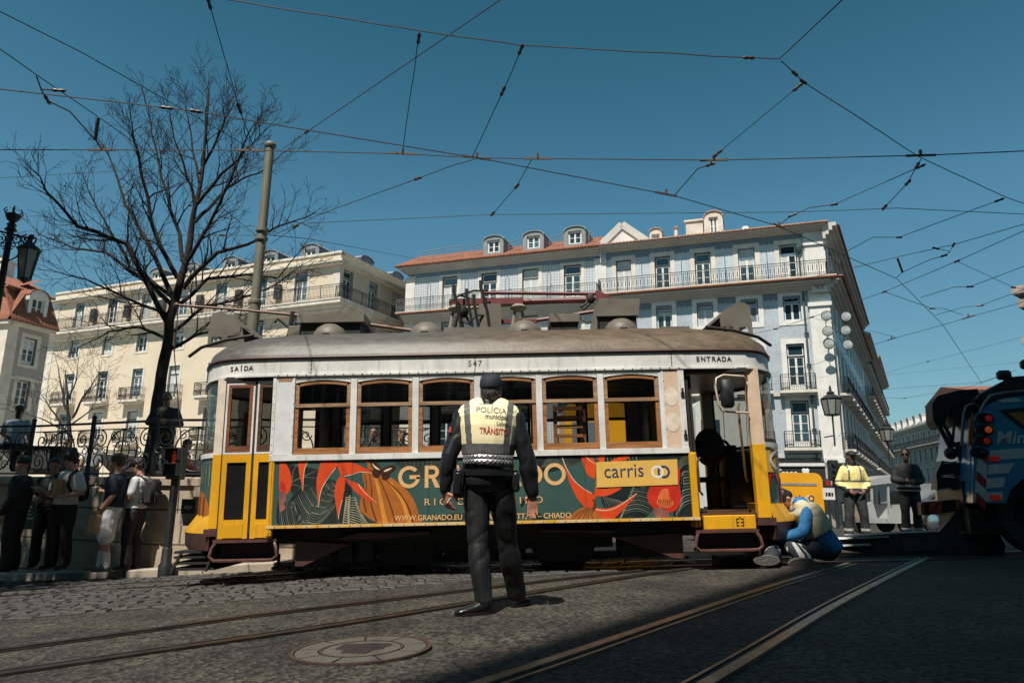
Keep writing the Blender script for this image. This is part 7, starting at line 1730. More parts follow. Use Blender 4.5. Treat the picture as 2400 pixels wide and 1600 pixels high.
# ---- ornate lamp post at left
LD=12.6; lp=PD(-84,1157,LD); lm=empty('ornate_lamp_post','black cast iron lamp post with crown finials and a hanging glazed lantern','lamp',(lp.x,lp.y,PLZ))
top=PD(32,505,LD); Hh=top.z-PLZ; lean=0
b=MB(); b.tube([(0,0,0),(0,0,.6),(0,0,Hh-.3)],[.11,.07,.055],10); b.lathe([(.05,0),(.11,.05),(.06,.12),(.09,.16),(.05,.2)],10,(0,0,Hh-.35)); b.build('post',M_BLACK,lm,smooth=40)
b=MB(); b.lathe([(.05,0),(.10,.05),(.13,.12),(.12,.16)],10,(0,0,Hh-.14))
for i in range(6): a=i*math.pi/3; b.tube([(.12*math.cos(a),.12*math.sin(a),Hh),(.17*math.cos(a),.17*math.sin(a),Hh+.06),(.13*math.cos(a),.13*math.sin(a),Hh+.12)],.012,5)
b.tube([(0,0,Hh),(0,0,Hh+.2)],.012,5); b.build('crown_finial',M_BLACK,lm,smooth=40)
ln=PD(66,600,LD); lx=ln.x-lp.x
b=MB(); za=Hh-.42; b.bar((-.6,0,za+.18),(lx,0,za-.05),.035); 
for s in (1,-1):
    for q in (.16,.32,.46): b.tube([(p_[0],0,p_[2]) for p_ in scroll(s*q,za-.06-.02*q,.10,1.4,R_(90),s)],.013,5); b.tube([(p_[0],0,p_[2]) for p_ in scroll(s*(q-.06),za-.24+.3*q,.07,1.3,R_(270),-s)],.011,5)
b.tube([(.05,0,za-.5),(.2,0,za-.42),(lx*.8,0,za-.12)],.014,5); b.build('bracket',M_BLACK,lm,smooth=40)
zt=PD(60,585,LD).z-PLZ; zb_=PD(55,655,LD).z-PLZ
b=MB(); b.tube([(lx,0,za-.05),(lx,0,zt+.1)],.014,5); b.lathe([(.03,.16),(.09,.10),(.20,.02),(.215,0),(.20,-.02)],10,(lx,0,zt))
for i in range(6):
    a=i*math.pi/3; b.tube([(lx+.19*math.cos(a),.19*math.sin(a),zt),(lx+.11*math.cos(a),.11*math.sin(a),zb_)],.011,4); b.tube([(lx+.06*math.cos(a),.06*math.sin(a),zt+.12),(lx+.1*math.cos(a),.1*math.sin(a),zt+.2)],.01,4)
b.lathe([(.001,-.08),(.04,-.05),(.12,0),(.12,.02)],10,(lx,0,zb_)); b.sph((lx,0,za-.02),(.05,.05,.06),8,6); lh=b.build('lantern',M_BLACK,lm,smooth=40)
b=MB(); b.lathe([(.10,0),(.18,zt-zb_)],6,(lx,0,zb_)); b.build('lantern_glass',mat('milky_lantern_glass',(.25,.26,.24),.25,var=.1),lh)
# ---- pedestrian signal
tp_=PD(385,1352,11.3); ts=empty('pedestrian_signal','black pedestrian traffic light with red standing figure on a black pole by the kerb','traffic light',(tp_.x,tp_.y,g(tp_.x,tp_.y)))
M_SIG=mat('signal_black',(.018,.022,.024),.45,var=.2)
hz=PD(395,1040,11.3).z-ts.location.z
b=MB(); b.tube([(0,0,0),(0,0,hz-.35)],.062,12); b.lathe([(.10,0),(.105,.18),(.08,.22),(.075,.42),(.062,.45)],12); b.build('pole',M_SIG,ts,smooth=40)
b=MB(); b.bbox(-.115,-.12,hz-.56,.115,.10,hz-.06,.02); b.k=0
for z in (hz-.34,hz-.58): b.box(-.10,-.24,z+.26,.10,-.12,z+.272); b.box(-.105,-.24,z+.08,-.097,-.12,z+.272); b.box(.097,-.24,z+.08,.105,-.12,z+.272)
sb=b.build('signal_box',M_SIG,ts)
b=MB(); z=hz-.30
b.lathe([(.001,0),(.03,.0),(.035,.03),(.03,.055),(.001,.06)],10,(0,0,0)) if False else None
y=-.125
def flat(pts): b.add([(x,y,z+zz) for x,zz in pts],[tuple(range(len(pts)))])
flat([(.02*math.cos(a),.165+.02*math.sin(a)) for a in [2*math.pi*i/12 for i in range(12)]]); flat([(-.03,.06),(-.02,.0),(-.005,.0),(0,.05),(.005,0),(.02,0),(.03,.06),(.032,.135),(-.032,.135)])
b.build('red_figure',mat('red_signal_glow',(.55,.03,.01),.5,var=0,emit=.15),sb)
# ---- corner floodlights, lantern, traffic light far right
M_DISC=mat('floodlight_glass',(.42,.46,.45),.12,var=.35,scale=5)
for px,py,D in ((1937,740,41.2),(1940,776,41.2),(1943,806,41.2),(1983,742,41.6),(1982,774,41.6),(1987,808,41.6)):
    p=PD(px,py,D); o=empty('floodlight','round glass floodlight of the six on the corner of the blue building','floodlight',p,group='round floodlights on the blue building corner')
    o.rotation_euler=(R_(8),0,R_(-20))
    b=MB(); b.M=Matrix.Rotation(math.pi/2,4,'X'); b.lathe([(.001,-.10),(.16,-.08),(.30,0),(.315,.03),(.29,.04)],20); inst('housing','fl_h',lambda q:(setattr(q,'v',b.v),setattr(q,'f',b.f),setattr(q,'m',b.m)),M_SIG,o,smooth=40)
    c=MB(); c.M=Matrix.Rotation(math.pi/2,4,'X'); c.lathe([(.29,.035),(.2,.06),(.001,.07)],20); inst('lens','fl_l',lambda q:(setattr(q,'v',c.v),setattr(q,'f',c.f),setattr(q,'m',c.m)),M_DISC,o,smooth=40)
    inst('arm','fl_a',lambda q:q.tube([(0,.08,-.05),(0,.3,-.30),(0,.9,-.32)],.03,5),M_SIG,o)
def wall_lantern(px,ptop,pbot,pend,D,label):
    a=PD(px,ptop,D); c=PD(px,pbot,D); e=PD(px,pend,D); o=empty('street_lantern',label,'lamp',e); h=a.z-e.z; zb=c.z-e.z; s=(h-zb)
    b=MB(); b.tube([(0,0,0),(0,0,zb)],.05,8); b.bar((0,0,zb*.35),(0,1.2,zb*.35),.06); b.build('post',M_BLACK,o)
    b=MB(); b.lathe([(.10*s,.0),(.22*s,.02*s),(.32*s,.55*s),(.35*s,.58*s),(.20*s,.68*s),(.10*s,.74*s),(.14*s,.78*s),(.05*s,.84*s),(.03*s,1.0*s),(.001,1.05*s)],8,(0,0,zb)); b.k=0; l=b.build('lantern',M_BLACK,o)
    b=MB(); b.lathe([(.23*s,.06*s),(.325*s,.52*s)],8,(0,0,zb)); l2=b.build('lantern_glass',mat('milky_lantern_glass',(.25,.26,.24),.25),l); l2.scale=(1.02,1.02,1)
    b=MB()
    for i in range(8): t=2*math.pi*i/8; b.tube([(.24*s*math.cos(t),.24*s*math.sin(t),zb+.04*s),(.335*s*math.cos(t),.335*s*math.sin(t),zb+.54*s)],.02*s,4)
    b.build('glazing_bars',M_BLACK,l)
wall_lantern(1957,905,975,1045,39,'black street lantern with glass sides on a thin post by the blue building corner')
wall_lantern(2086,985,1035,1090,60,'distant street lantern hanging over the narrow street')
ta=PD(1955,1236,36); tl=empty('traffic_signal','black traffic light with red lamp beside the yellow vehicle','traffic light',(ta.x,ta.y,ta.z))
sc=36/1629
b=MB(); b.tube([(.2,0,0),(.2,0,3.3)],.09,8); b.tube([(-.15,0,0),(-.15,0,2.4)],.06,8); b.build('pole',M_SIG,tl)
b=MB(); b.bbox(-.05,-.2,2.3,.42,.15,3.35,.05); b.bbox(-.42,-.2,1.75,-.05,.1,2.35,.04); b.bbox(.35,-.25,2.5,.6,.0,3.2,.04); b.build('signal_box',M_SIG,tl)
b=MB()
for z in (3.12,2.82,2.52): b.tube([(.18,-.2,z),(.18,-.42,z-.02)],.13,10)
b.build('hood',M_SIG,tl)
b=MB(); b.M=Matrix.Translation((-.23,-.21,2.18)); b.box(-.1,-.01,-.12,.1,0,.12); b.build('red_lamp',mat('dim_red_lamp',(.30,.015,.01),.4,var=0,emit=.08),tl)
bn_=PD(1995,1210,37); o=MB().bbox(-.35,-.3,-.4,.35,.3,1.0,.04).build('litter_bin',M_SIG); o.location=(bn_.x,bn_.y,bn_.z-.2); tag(o,'small dark litter bin by the corner of the blue building','bin')
# ================================================================ vehicles
TD=9.5
def XZ(px,py,D=TD): p=PD(px,py,D); return (p.x,p.z)
Z3=lambda x,y,D=TD: XZ(2080+.3062*x,840+.3062*y,D)
M_TBLUE=mat('truck_blue_paint',(.03,.22,.38),.3,var=.15,scale=2,coat=.4); M_TBLK=mat('truck_black',(.012,.013,.014),.5,var=.3); M_TWHT=mat('truck_white_stripe',(.50,.52,.52),.5,var=.2); M_TRED=mat('truck_red_stripe',(.34,.03,.02),.5); M_TORG=mat('reflector_orange',(.55,.10,.02),.4); M_RUB=mat('tyre_rubber',(.012,.012,.012),.8)
tx,tz_=Z3(690,1290); gz=g(tx+1,TD)
tk=empty('tow_truck','blue recovery truck with white stripes, round lamps and folded black boom, in shade','truck',(tx,TD,gz)); TT=Matrix.Translation(-V(tk.location))
def tpart(name,m,fn,smooth=None,parent=None):
    b=MB(); b.M=TT; fn(b); return b.build(name,m,parent or tk,smooth)
def zp(pts,D=TD): 
    q=[Z3(x,y,D) for x,y in pts]
    a=sum(q[i][0]*q[(i+1)%len(q)][1]-q[(i+1)%len(q)][0]*q[i][1] for i in range(len(q)))
    return q if a>0 else q[::-1]
body=tpart('body',M_TBLUE,lambda b:(b.prism(zp([(790,400),(830,340),(900,315),(1045,305),(1500,300),(1500,1040),(1390,1040),(1330,900),(1180,860),(1030,910),(940,1010),(915,1105),(700,1105),(700,700),(770,640)]),TD,TD+2.3),b.prism(zp([(660,470),(700,430),(780,430),(765,650),(700,700),(700,1105),(640,1040),(640,730)],TD+.15),TD+.15,TD+2.2)),30)
tpart('side_stripe',M_TWHT,lambda b:b.prism(zp([(805,708),(1045,692),(1020,770),(800,780)]),TD-.006,TD-.001),None,body)
for q in ([(795,815),(962,803),(925,880),(788,888)],[(785,918),(908,910),(895,985),(778,995)],[(775,1025),(892,1018),(890,1085),(770,1092)],[(840,330),(960,320),(1010,345),(880,352)]):
    tpart('side_stripe',M_TWHT,lambda b:b.prism(zp(q),TD-.006,TD-.001),None,body)
def chev(b):
    b.k=0; b.prism(zp([(722,760),(785,760),(785,1095),(705,1100)]),TD-.012,TD-.006)
    b.k=1
    for y in (800,960): b.prism(zp([(720,y+60),(783,y+130),(780,y+200),(716,y+130)]),TD-.016,TD-.012)
    b.prism(zp([(724,762),(783,762),(784,810),(740,762)]),TD-.016,TD-.012)
tpart('chevron_board',[M_TWHT,M_TRED],chev,None,body)
def lampset():
    for (x,y,c,e) in ((778,465,(.4,.02,.01),.12),(778,550,(.55,.10,.015),.2),(770,635,(.4,.02,.01),.1),(745,722,(.06,.02,.02),0)):
        cx,cz=Z3(x-15,y); lp_=tpart('lamp_housing',M_TBLK,lambda b:b.loft([[(cx+.115*math.cos(a)*s,TD-o,cz+.075*math.sin(a)*s) for a in [2*math.pi*i/18 for i in range(18)]] for o,s in ((0,1),(.03,.95),(.035,.8),(.01,.7))][::-1]),40,body)
        lx,lz=Z3(x+12,y); tpart('lamp_lens',mat('lens_%d'%int(y),c,.3,var=.3,scale=40,emit=e),lambda b:b.sph((lx,TD-.012,lz),(.045,.025,.045),10,6),60,lp_)
lampset()
for x,y in ((832,770),(842,1062)):
    cx,cz=Z3(x,y); tpart('marker_lamp',mat('marker_red_lamp',(.35,.015,.01),.3,var=.3,scale=30,emit=.12),lambda b:b.bbox(cx-.06,TD-.03,cz-.035,cx+.06,TD+.001,cz+.035,.012),None,body)
tri=tpart('warning_triangle',M_TBLK,lambda b:b.prism(zp([(850,405),(1300,370),(1060,600)]),TD-.008,TD-.003),None,body)
tpart('triangle_face',mat('triangle_orange',(.32,.15,.03),.5),lambda b:b.prism(zp([(910,432),(1230,405),(1052,560)]),TD-.013,TD-.009),None,tri)
cx,cz=Z3(838,655); t=text_mesh('lettering','Miner',.23,M_TWHT,body,(cx-tk.location.x,-.006,cz-gz),align='LEFT',shear=.25,bold=.004)
wx,wz=Z3(1180,1130)
def wheel(b): b.M=TT@Matrix.Translation((wx,TD+.2,gz+.52))@Matrix.Rotation(math.pi/2,4,'X'); b.lathe([(.001,-.12),(.30,-.12),(.34,.05),(.50,.12),(.54,.08),(.54,-.2),(.3,-.22),(.001,-.22)],32)
tpart('wheel',M_RUB,wheel,40)
tpart('chassis',M_TBLK,lambda b:(b.box(*(lambda p:(p[0],TD+.4,gz+.45))(Z3(690,1100)),Z3(1500,1100)[0],TD+2,gz+.95),b.box(Z3(690,1100)[0]+.0,TD+.2,gz+.25,Z3(900,1100)[0],TD+2.1,gz+.6)))
def cab(b):
    b.prism(zp([(740,300),(760,265),(880,195),(965,142),(1500,120),(1500,300),(1045,305),(900,315)]),TD+.25,TD+2.1)
tpart('upper_deck',M_TBLK,cab)
tpart('deck_rail',mat('grey_tube',(.16,.17,.17),.4,metal=.5),lambda b:b.tube([(Z3(740,420)[0],TD+.05,Z3(740,420)[1]),(Z3(765,350)[0],TD+.05,Z3(765,350)[1]),(Z3(805,292)[0],TD+.05,Z3(805,292)[1]),(Z3(900,275)[0],TD+.05,Z3(900,275)[1]),(Z3(1400,245)[0],TD+.05,Z3(1400,245)[1])],.022,6),50)
for x,y in ((765,155),(912,85)):
    ax,az=Z3(x,y,TD+.5); bx,bz=Z3(x+55,y+60,TD+.5)
    l=tpart('work_light',M_TBLK,lambda b:(b.bbox(ax-.085,TD+.42,az-.06,ax+.085,TD+.55,az+.07,.03),b.bar((ax,TD+.5,az),(bx,TD+.5,bz-.1),.06)),50)
    tpart('tail_lamp',mat('marker_red_lamp',(.5,.02,.01)),lambda b:b.sph((bx-.03,TD+.44,bz-.03),(.035,.03,.04),8,5),None,l)
BD=TD+.7
def P3(x,y,o=0): p=Z3(x,y,BD+o); return (p[0],BD+o,p[1])
def boom(b):
    b.prism(zp([(262,345),(300,285),(430,250),(560,245),(575,300),(560,330),(500,345),(400,365),(375,400),(345,520),(300,525),(270,470)],BD),BD,BD+.5)
    b.prism(zp([(385,390),(440,330),(570,300),(640,400),(650,560),(580,590),(520,500),(450,490),(420,520)],BD),BD+.05,BD+.6)
    b.prism(zp([(560,300),(760,300),(1100,320),(1100,360),(700,400),(600,420)],BD),BD+.1,BD+.6)
bo=tpart('folded_boom',mat('black_boom_cover',(.012,.012,.013),.7,var=.4,bump=.3,bscale=20),boom)
tpart('hydraulic_ram',M_TBLK,lambda b:(b.tube([P3(310,520),P3(350,600),P3(395,700)],.035,6),b.tube([P3(345,510),P3(385,600),P3(410,680)],.03,6),b.tube([P3(410,500),P3(400,650),P3(395,720)],.02,6),b.sph(P3(390,725),(.09,.08,.09),8,6),b.tube([P3(430,640),P3(470,800),P3(480,1060)],.05,6)),40,bo)
tpart('guard_hoop',mat('grey_tube',(.16,.17,.17)),lambda b:b.tube([P3(560,700,-.3),P3(525,660,-.3),P3(535,430,-.3),P3(550,370,-.3),P3(600,350,-.3),P3(650,385,-.3),P3(660,420,-.3)],.022,6),60)
tpart('amber_strip',mat('amber_reflector',(.34,.11,.03),.4),lambda b:b.prism(zp([(640,480),(665,420),(668,640),(635,690)],TD+.1),TD+.08,TD+.12))
def rear(b):
    for q in ([(330,780),(470,800),(455,900),(310,890)],[(310,900),(450,910),(440,1000),(300,1000)],[(470,760),(560,760),(555,850),(480,860)],[(470,880),(560,870),(555,960),(470,970)]): b.prism(zp(q,BD),BD,BD+.4)
    b.prism(zp([(480,1000),(640,990),(640,1060),(480,1070)],BD),BD-.1,BD+.6); b.prism(zp([(200,1100),(690,1050),(690,1130),(210,1200)],BD),BD,BD+.35)
    b.tube([P3(480,1160),P3(475,1280),P3(490,1300)],.02,5)
    b.prism(zp([(290,880),(330,780),(340,800),(300,990)],BD),BD-.05,BD+.1)
tpart('rear_frame',M_TBLK,rear)
for x,y in ((470,862),(470,968),(305,1000),(345,795),(320,893)): tpart('toolbox_trim',M_TWHT,lambda b:b.prism(zp([(x,y),(x+90,y-12),(x+90,y-2),(x,y+12)],BD),BD-.012,BD-.004))
for q in ([(188,1112),(215,1112),(215,1190),(192,1190)],[(248,1105),(332,1090),(330,1172),(250,1182)],[(428,1075),(512,1060),(520,1145),(432,1158)],[(548,1060),(585,1055),(590,1140),(552,1145)]):
    tpart('reflector_plate',[M_TORG,M_TRED],lambda b:(b.prism(zp(q,BD),BD-.04,BD-.01),setattr(b,'k',1),b.prism(zp([((q[0][0]+q[1][0])/2,q[0][1]+6),(q[1][0]-4,q[1][1]+6),((q[0][0]+q[1][0])/2,q[2][1]-8),(q[3][0]+4,q[3][1]-6)],BD),BD-.045,BD-.041)))
def low(b):
    b.prism(zp([(-420,1385),(-60,1345),(340,1320),(350,1350),(700,1330),(740,1420),(730,1480),(100,1500),(0,1530),(-420,1470)],BD),BD-.1,BD+.4)
    b.bar(P3(350,1370),P3(480,1200),.10,.2)
lb=tpart('underlift_beam',mat('underlift_grey',(.035,.04,.042),.5,var=.4,scale=4),low)
tpart('underlift_fork',mat('grey_tube',(.16,.17,.17)),lambda b:(b.tube([P3(-420,1400,-.1),P3(-150,1385,-.12),P3(0,1375,-.12)],.03,6),b.tube([P3(-430,1460,-.1),P3(-120,1440,-.15)],.03,6),b.sph(P3(-350,1440,-.15),(.05,.04,.05),8,6)),40,lb)
tpart('beam_panel',mat('beam_panel_grey',(.06,.068,.07),.45,var=.2),lambda b:b.prism(zp([(60,1390),(310,1370),(320,1455),(70,1480)],BD),BD-.12,BD-.105),None,lb)
tk.rotation_euler=(0,0,R_(-20)); tk.location.x-=.09
# yellow works vehicle on the right
def rrect(x0,z0,x1,z1,r,n=5,corners=(1,1,1,1)):
    p=[]
    for (cx,cz,a0,c) in ((x1-r,z0+r,-90,corners[1]),(x1-r,z1-r,0,corners[2]),(x0+r,z1-r,90,corners[3]),(x0+r,z0+r,180,corners[0])):
        if c: p+=[(cx+r*math.cos(R_(a0+90*i/n)),cz+r*math.sin(R_(a0+90*i/n))) for i in range(n+1)]
        else: p.append((cx+r*(1 if a0 in(-90,0) else -1),cz+r*(1 if a0 in (0,90) else -1)))
    return p
YD=20.5; a=PD(1700,1232,YD); c=PD(1926,1108,YD); 
M_YV=mat('works_yellow',(.74,.34,.01),.35,var=.1,scale=1.5,coat=.2)
yv=empty('yellow_works_vehicle','yellow works vehicle with rounded top corner and ring logo behind the mechanic','vehicle',(c.x,YD,g(c.x,YD)))
L=c.x-a.x; z0=.35; z1=c.z-yv.location.z
b=MB(); b.prism(rrect(-L,z0,0,z1,.22,5,(1,0,1,1)),0,2.2); yb=b.build('body',M_YV,yv,smooth=35)
b=MB(); b.box(-L+.2,-.012,z1-.36,-.18,-.002,z1-.29); b.k=1; b.box(-.0,.0,.0,.02,2.2,z0+.1) if False else None; b.build('trim_bar',mat('grey_trim',(.25,.25,.24),.4),yb)
text_mesh('lettering','carris',.26,M_NAVY,yb,(-.86,-.008,z1-.80),bold=.004)
b=MB(); b.k=0; arcp(-.44,z1-.72,.085,0,6.2832,.03,-.008)(b); b.k=1; arcp(-.36,z1-.72,.085,0,6.2832,.03,-.010)(b); b.build('ring_logo',[M_WHITE,M_NAVY],yb)
b=MB()
for x in (-L+.6,-.55):
    for y in (.05,2.0): b.M=Matrix.Translation((x,y,.32))@Matrix.Rotation(math.pi/2,4,'X'); b.lathe([(.001,-.1),(.32,-.1),(.34,0),(.32,.1),(.001,.1)],18)
b.build('wheels',M_RUB,yv,smooth=40)
b=MB(); b.box(-.02,-.02,1.0,.32,.0,1.33); b.k=1
for i,(x,w_) in enumerate(((.05,.05),(.12,.08),(.22,.05))): b.box(x,-.026,1.10,x+w_,-.02,1.20)
o=b.build('notice_sheet',[M_PAPER,M_BLACK],yb)
# yellow service van seen through the tram windows
def van(name,label,px0,px1,ptop,D,m,roofw=None):
    a=PD(px0,1200,D); c=PD(px1,ptop,D); o=empty(name,label,'van',((a.x+c.x)/2,D,g((a.x+c.x)/2,D))); h=c.z-o.location.z; L=c.x-a.x
    b=MB(); b.prism(rrect(-L/2,.35,L/2,h,.18,4),0,1.9); bd=b.build('body',m,o,smooth=35)
    b=MB(); b.box(-L*.06,-.008,.55,-L*.06+.015,-.001,h-.2); b.box(L*.30,-.008,.55,L*.30+.015,-.001,h-.2); b.box(-L/2+.1,-.012,.75,L/2-.1,-.002,.80); b.build('door_seam',M_TBLK,bd)
    b=MB(); b.bbox(-L*.42,-.012,h*.60,-L*.12,-.002,h*.86,.004); b.build('window',M_GLASS,bd)
    b=MB()
    for x in (-L*.3,L*.3):
        for y in (.08,1.82): b.M=Matrix.Translation((x,y,.34))@Matrix.Rotation(math.pi/2,4,'X'); b.lathe([(.001,-.09),(.32,-.09),(.34,0),(.32,.09),(.001,.09)],18)
    b.build('wheels',M_RUB,o,smooth=40)
van('service_van','yellow van parked behind the tram, seen through the two right-hand windows',1325,1532,945,15.2,M_YV)
van('box_van','pale grey box van seen through the open tram doorway',1640,1775,940,17.5,mat('van_pale_grey',(.55,.56,.55),.4,var=.08))
# three-wheeled taxi
KD=19; a=PD(2048,1238,KD); c=PD(2128,1112,KD); kt=empty('tuk_tuk','silver three wheeled taxi with clear side curtains parked behind the yellow jacket','tuk-tuk',((a.x+c.x)/2,KD,g((a.x+c.x)/2,KD)))
L=(c.x-a.x)*1.35; h=c.z-kt.location.z
M_SIL=mat('silver_paint',(.46,.46,.45),.3,metal=.3,var=.15,scale=2)
b=MB(); b.prism([(-L*.5,.30),(L*.5,.30),(L*.5,.62),(L*.30,.80),(L*.05,.78),(-L*.1,.42),(-L*.28,.42),(-L*.34,.85),(-L*.5,.75)],0,1.3); kb=b.build('body',M_SIL,kt,smooth=30)
b=MB(); b.prism([(-L*.52,h-.25),(-L*.3,h-.12),(L*.2,h),(L*.45,h-.04),(L*.5,h-.14),(-L*.5,h-.32)],-.04,1.34); b.build('canopy',M_SIL,kt,smooth=30)
for x in (-L*.36,-.05*L,L*.22,L*.46):
    for y in (.03,1.27): MB().bar((x,y,.5),(x+.05,y,h-.12),.05).build('roof_post',M_SIL,kt)
b=MB(); b.add([(-L*.05,.02,.7),(L*.46,.02,.7),(L*.46,.02,h-.15),(-L*.05,.02,h-.15)],[(0,1,2,3)]); b.build('side_curtain',glassmat('clear_plastic',(.75,.77,.77),.12,.15),kt)
b=MB(); b.bbox(L*.05,.2,.62,L*.4,1.1,.75,.03); b.bbox(L*.34,.2,.7,L*.44,1.1,1.15,.03); b.build('seat',M_TBLK,kt)
b=MB()
for x,y in ((-L*.40,.65),(L*.30,.1),(L*.30,1.2)): b.M=Matrix.Translation((x,y,.26))@Matrix.Rotation(math.pi/2,4,'X'); b.lathe([(.001,-.06),(.24,-.06),(.26,0),(.24,.06),(.001,.06)],16)
b.build('wheels',M_RUB,kt,smooth=40)
# car behind the truck
AD=21; a=PD(2187,1228,AD); ca=empty('parked_car','small dark car with bright alloy wheel half hidden behind the truck boom','car',(a.x,AD,g(a.x,AD)))
b=MB(); b.prism([(-.75,.22),(2.9,.22),(3.0,.75),(2.6,.9),(1.9,1.38),(.5,1.42),(-.15,.95),(-.75,.8)],0,1.6); b.build('body',mat('car_grey_paint',(.10,.11,.12),.25,coat=.6,var=.1),ca,smooth=30)
b=MB(); b.prism([(.0,.96),(2.4,.93),(1.85,1.31),(.52,1.35)],-.01,-.004); b.build('window',M_GLASS,ca)
for x in (0,2.2):
    b=MB(); b.M=Matrix.Translation((x,.02,.30))@Matrix.Rotation(math.pi/2,4,'X'); b.lathe([(.001,-.08),(.29,-.08),(.30,.0),(.28,.07),(.21,.06),(.20,-.02),(.001,-.02)],24); w_=b.build('wheel',M_RUB,ca,smooth=40)
    b=MB(); b.M=Matrix.Translation((x,-.03,.30))@Matrix.Rotation(math.pi/2,4,'X')
    for i in range(5): t=2*math.pi*i/5; b.bar((0,0,.0),(.19*math.cos(t),.19*math.sin(t),0),.055,.03)
    b.lathe([(.19,-.01),(.21,.02),(.19,.03)],24); b.lathe([(.001,.03),(.05,.02),(.05,-.01)],12); b.build('alloy_rim',mat('alloy',(.6,.6,.6),.25,metal=.9,var=.1),w_,smooth=40)
# ================================================================ overhead wires
M_WIRE=mat('overhead_wire',(.035,.03,.027),.6,var=.2); M_INS=mat('brown_insulator',(.06,.035,.028),.5,var=.4,scale=30); M_EAR=mat('bronze_wire_ear',(.09,.06,.04),.6,metal=.3)
ZW=6.1
def wire(label,pts,r=.0075,z=ZW,s2=True,ins=(),kind='overhead_wire',cat='wire',wob=0,ears=()):
    "pts in photo pixels (2352 wide); each point sits at height z (or its own third value, or at depth -D when negative)"
    W=[]
    for p in pts:
        px,py=(p[0]*k,p[1]*k) if s2 else p[:2]
        v=p[2] if len(p)>2 else z
        W.append(PZ(px,py,v) if v>0 else PD(px,py,-v))
    off=lambda p:p[0]*(k if s2 else 1)<1 or p[0]*(k if s2 else 1)>2399 or p[1]<0
    if off(pts[0]): W.insert(0,W[0]+(W[0]-W[1]).normalized()*14); ins=[t+1 for t in ins]; ears=[t+1 for t in ears]
    if off(pts[-1]): W.append(W[-1]+(W[-1]-W[-2]).normalized()*14)
    root=empty(kind,label,cat,W[0]); T=Matrix.Translation(-W[0]); D=[]
    for i,(a,c) in enumerate(zip(W,W[1:])):
        n=max(2,min(80,int((c-a).length/.25)))
        for j in range(n):
            f=j/n; q=a.lerp(c,f)
            if wob: q=q+V((noise.noise(q*9),noise.noise(q*9+V((4,0,0))),noise.noise(q*9+V((0,4,0)))))*wob
            D.append(q)
    D.append(W[-1]); b=MB(); b.M=T; b.tube(D,r,5); b.build('conductor',M_WIRE,root,smooth=60)
    def at(t):
        i=min(int(t),len(W)-2); return W[i].lerp(W[i+1],t-i),(W[i+1]-W[i]).normalized()
    for t in ins:
        p,d=at(t); q=MB(); q.M=T; q.tube([p-d*.09,p-d*.05,p-d*.01,p+d*.01,p+d*.05,p+d*.09],[.010,.028,.020,.020,.028,.010],8); q.build('insulator',M_INS,root,smooth=40)
    for t in ears:
        p,d=at(t); q=MB(); q.M=T; q.bar(p-d*.22-V((0,0,.0)),p+d*.22,.022,.03); q.tube([p,p+V((0,0,.09))],.022,6); q.build('wire_ear',M_EAR,root)
    return root
ZS=6.9
Z4=lambda *p:[((1600+x*800/2352)/k,(500+y*500/1470)/k)+tuple(r) for x,y,*r in p]
wire('long contact wire running level across the whole frame above the pole top',[(-60,343),(0,344),(560,345),(925,353),(1100,363),(1640,368),(2120,357),(2352,347),(2420,343)],.0085,ears=(1.42,2.04,3.0,4.25,5.0,5.99))
wire('contact wire descending from the left edge across to the narrow street',[(-60,199),(0,205),(280,236),(450,256),(700,298),(1060,357),(1110,365),(1550,450),(1790,520),(2060,640),(2165,745),(2255,880)],.0085,ears=(5.7,6.95,8.0),ins=(2.6,3.0))
wire('upper span wire from the top edge down to the ring joint at right',[(480,-8),(525,0),(965,72),(1200,104),(1720,133),(1790,136)],.008,ZS,ins=(4.0,),wob=.012)
wire('span wire from the ring joint up to the top right edge',[(1790,136),(1935,0),(1960,-25)],.008,ZS)
wire('span wire from the ring joint running down to the right edge',[(1795,140),(1845,188),(2110,360),(2310,453),(2352,467),(2420,490)],.008,ZS,ins=(.6,1.0),wob=.008)
wire('thin stay from the span joint down to the level contact wire',[(1845,190,ZS),(1643,357,ZW)],.006,ins=(.06,.97))
wire('span wire rising from the pole top to the top edge',[(650,342,-12.9),(705,303,7.1),(1150,0,ZS),(1200,-34,ZS)],.007,ins=(1.0,))
wire('left vertical hanger between the upper span and the contact wire',[(964,74,ZS),(938,250,6.5),(925,350,ZW)],.0065,ins=(.08,),wob=.012)
wire('right slanting hanger between the upper span and the wire crossing',[(1200,106,ZS),(1155,210,6.6),(1085,360,ZW)],.0065,ins=(.08,1.0),wob=.012)
wire('stay from the wire crossing down left to the pole band',[(1090,366,ZW),(1040,380),(960,410),(740,490,6.0),(628,540,-12.9)],.007,wob=.006,ins=(2.0,))
wire('short hanger with one knot below the level contact wire',[(1222,365,ZW),(1187,428,6.0),(1130,493,5.9)],.0065,ins=(1.0,1.97))
wire('low thin span wire from the pole across to the right edge',[(622,560,-12.9),(690,513,5.9),(1130,493,5.9),(1830,487,5.9),(2060,478,5.9),(2352,492,5.9),(2420,495,5.9)],.006,ins=(.85,))
wire('hanger dropping from the top edge to the contact wire by the pole',[(470,-25,7.2),(478,0,7.2),(550,250,6.5),(583,340,ZW)],.0065,ins=(1.03,2.0),wob=.008)
wire('uppermost wire slanting from the left edge into the tree',[(-60,-5),(0,27),(190,122),(412,247),(540,320),(600,360)],.007,6.9)
wire('second slanting wire from the left edge into the tree',[(-60,70),(0,113),(85,173),(235,275),(470,445),(612,560)],.007,6.5)
wire('bent hanger arm below the second slanting wire at left',[(83,173,6.5),(95,207,6.4),(110,232,6.35),(160,256,6.3),(222,326,6.15),(232,342,ZW)],.010,ins=(1.9,))
wire('short brace of the bent hanger arm',[(95,205,6.42),(135,208,6.45)],.012,ins=(1.0,))
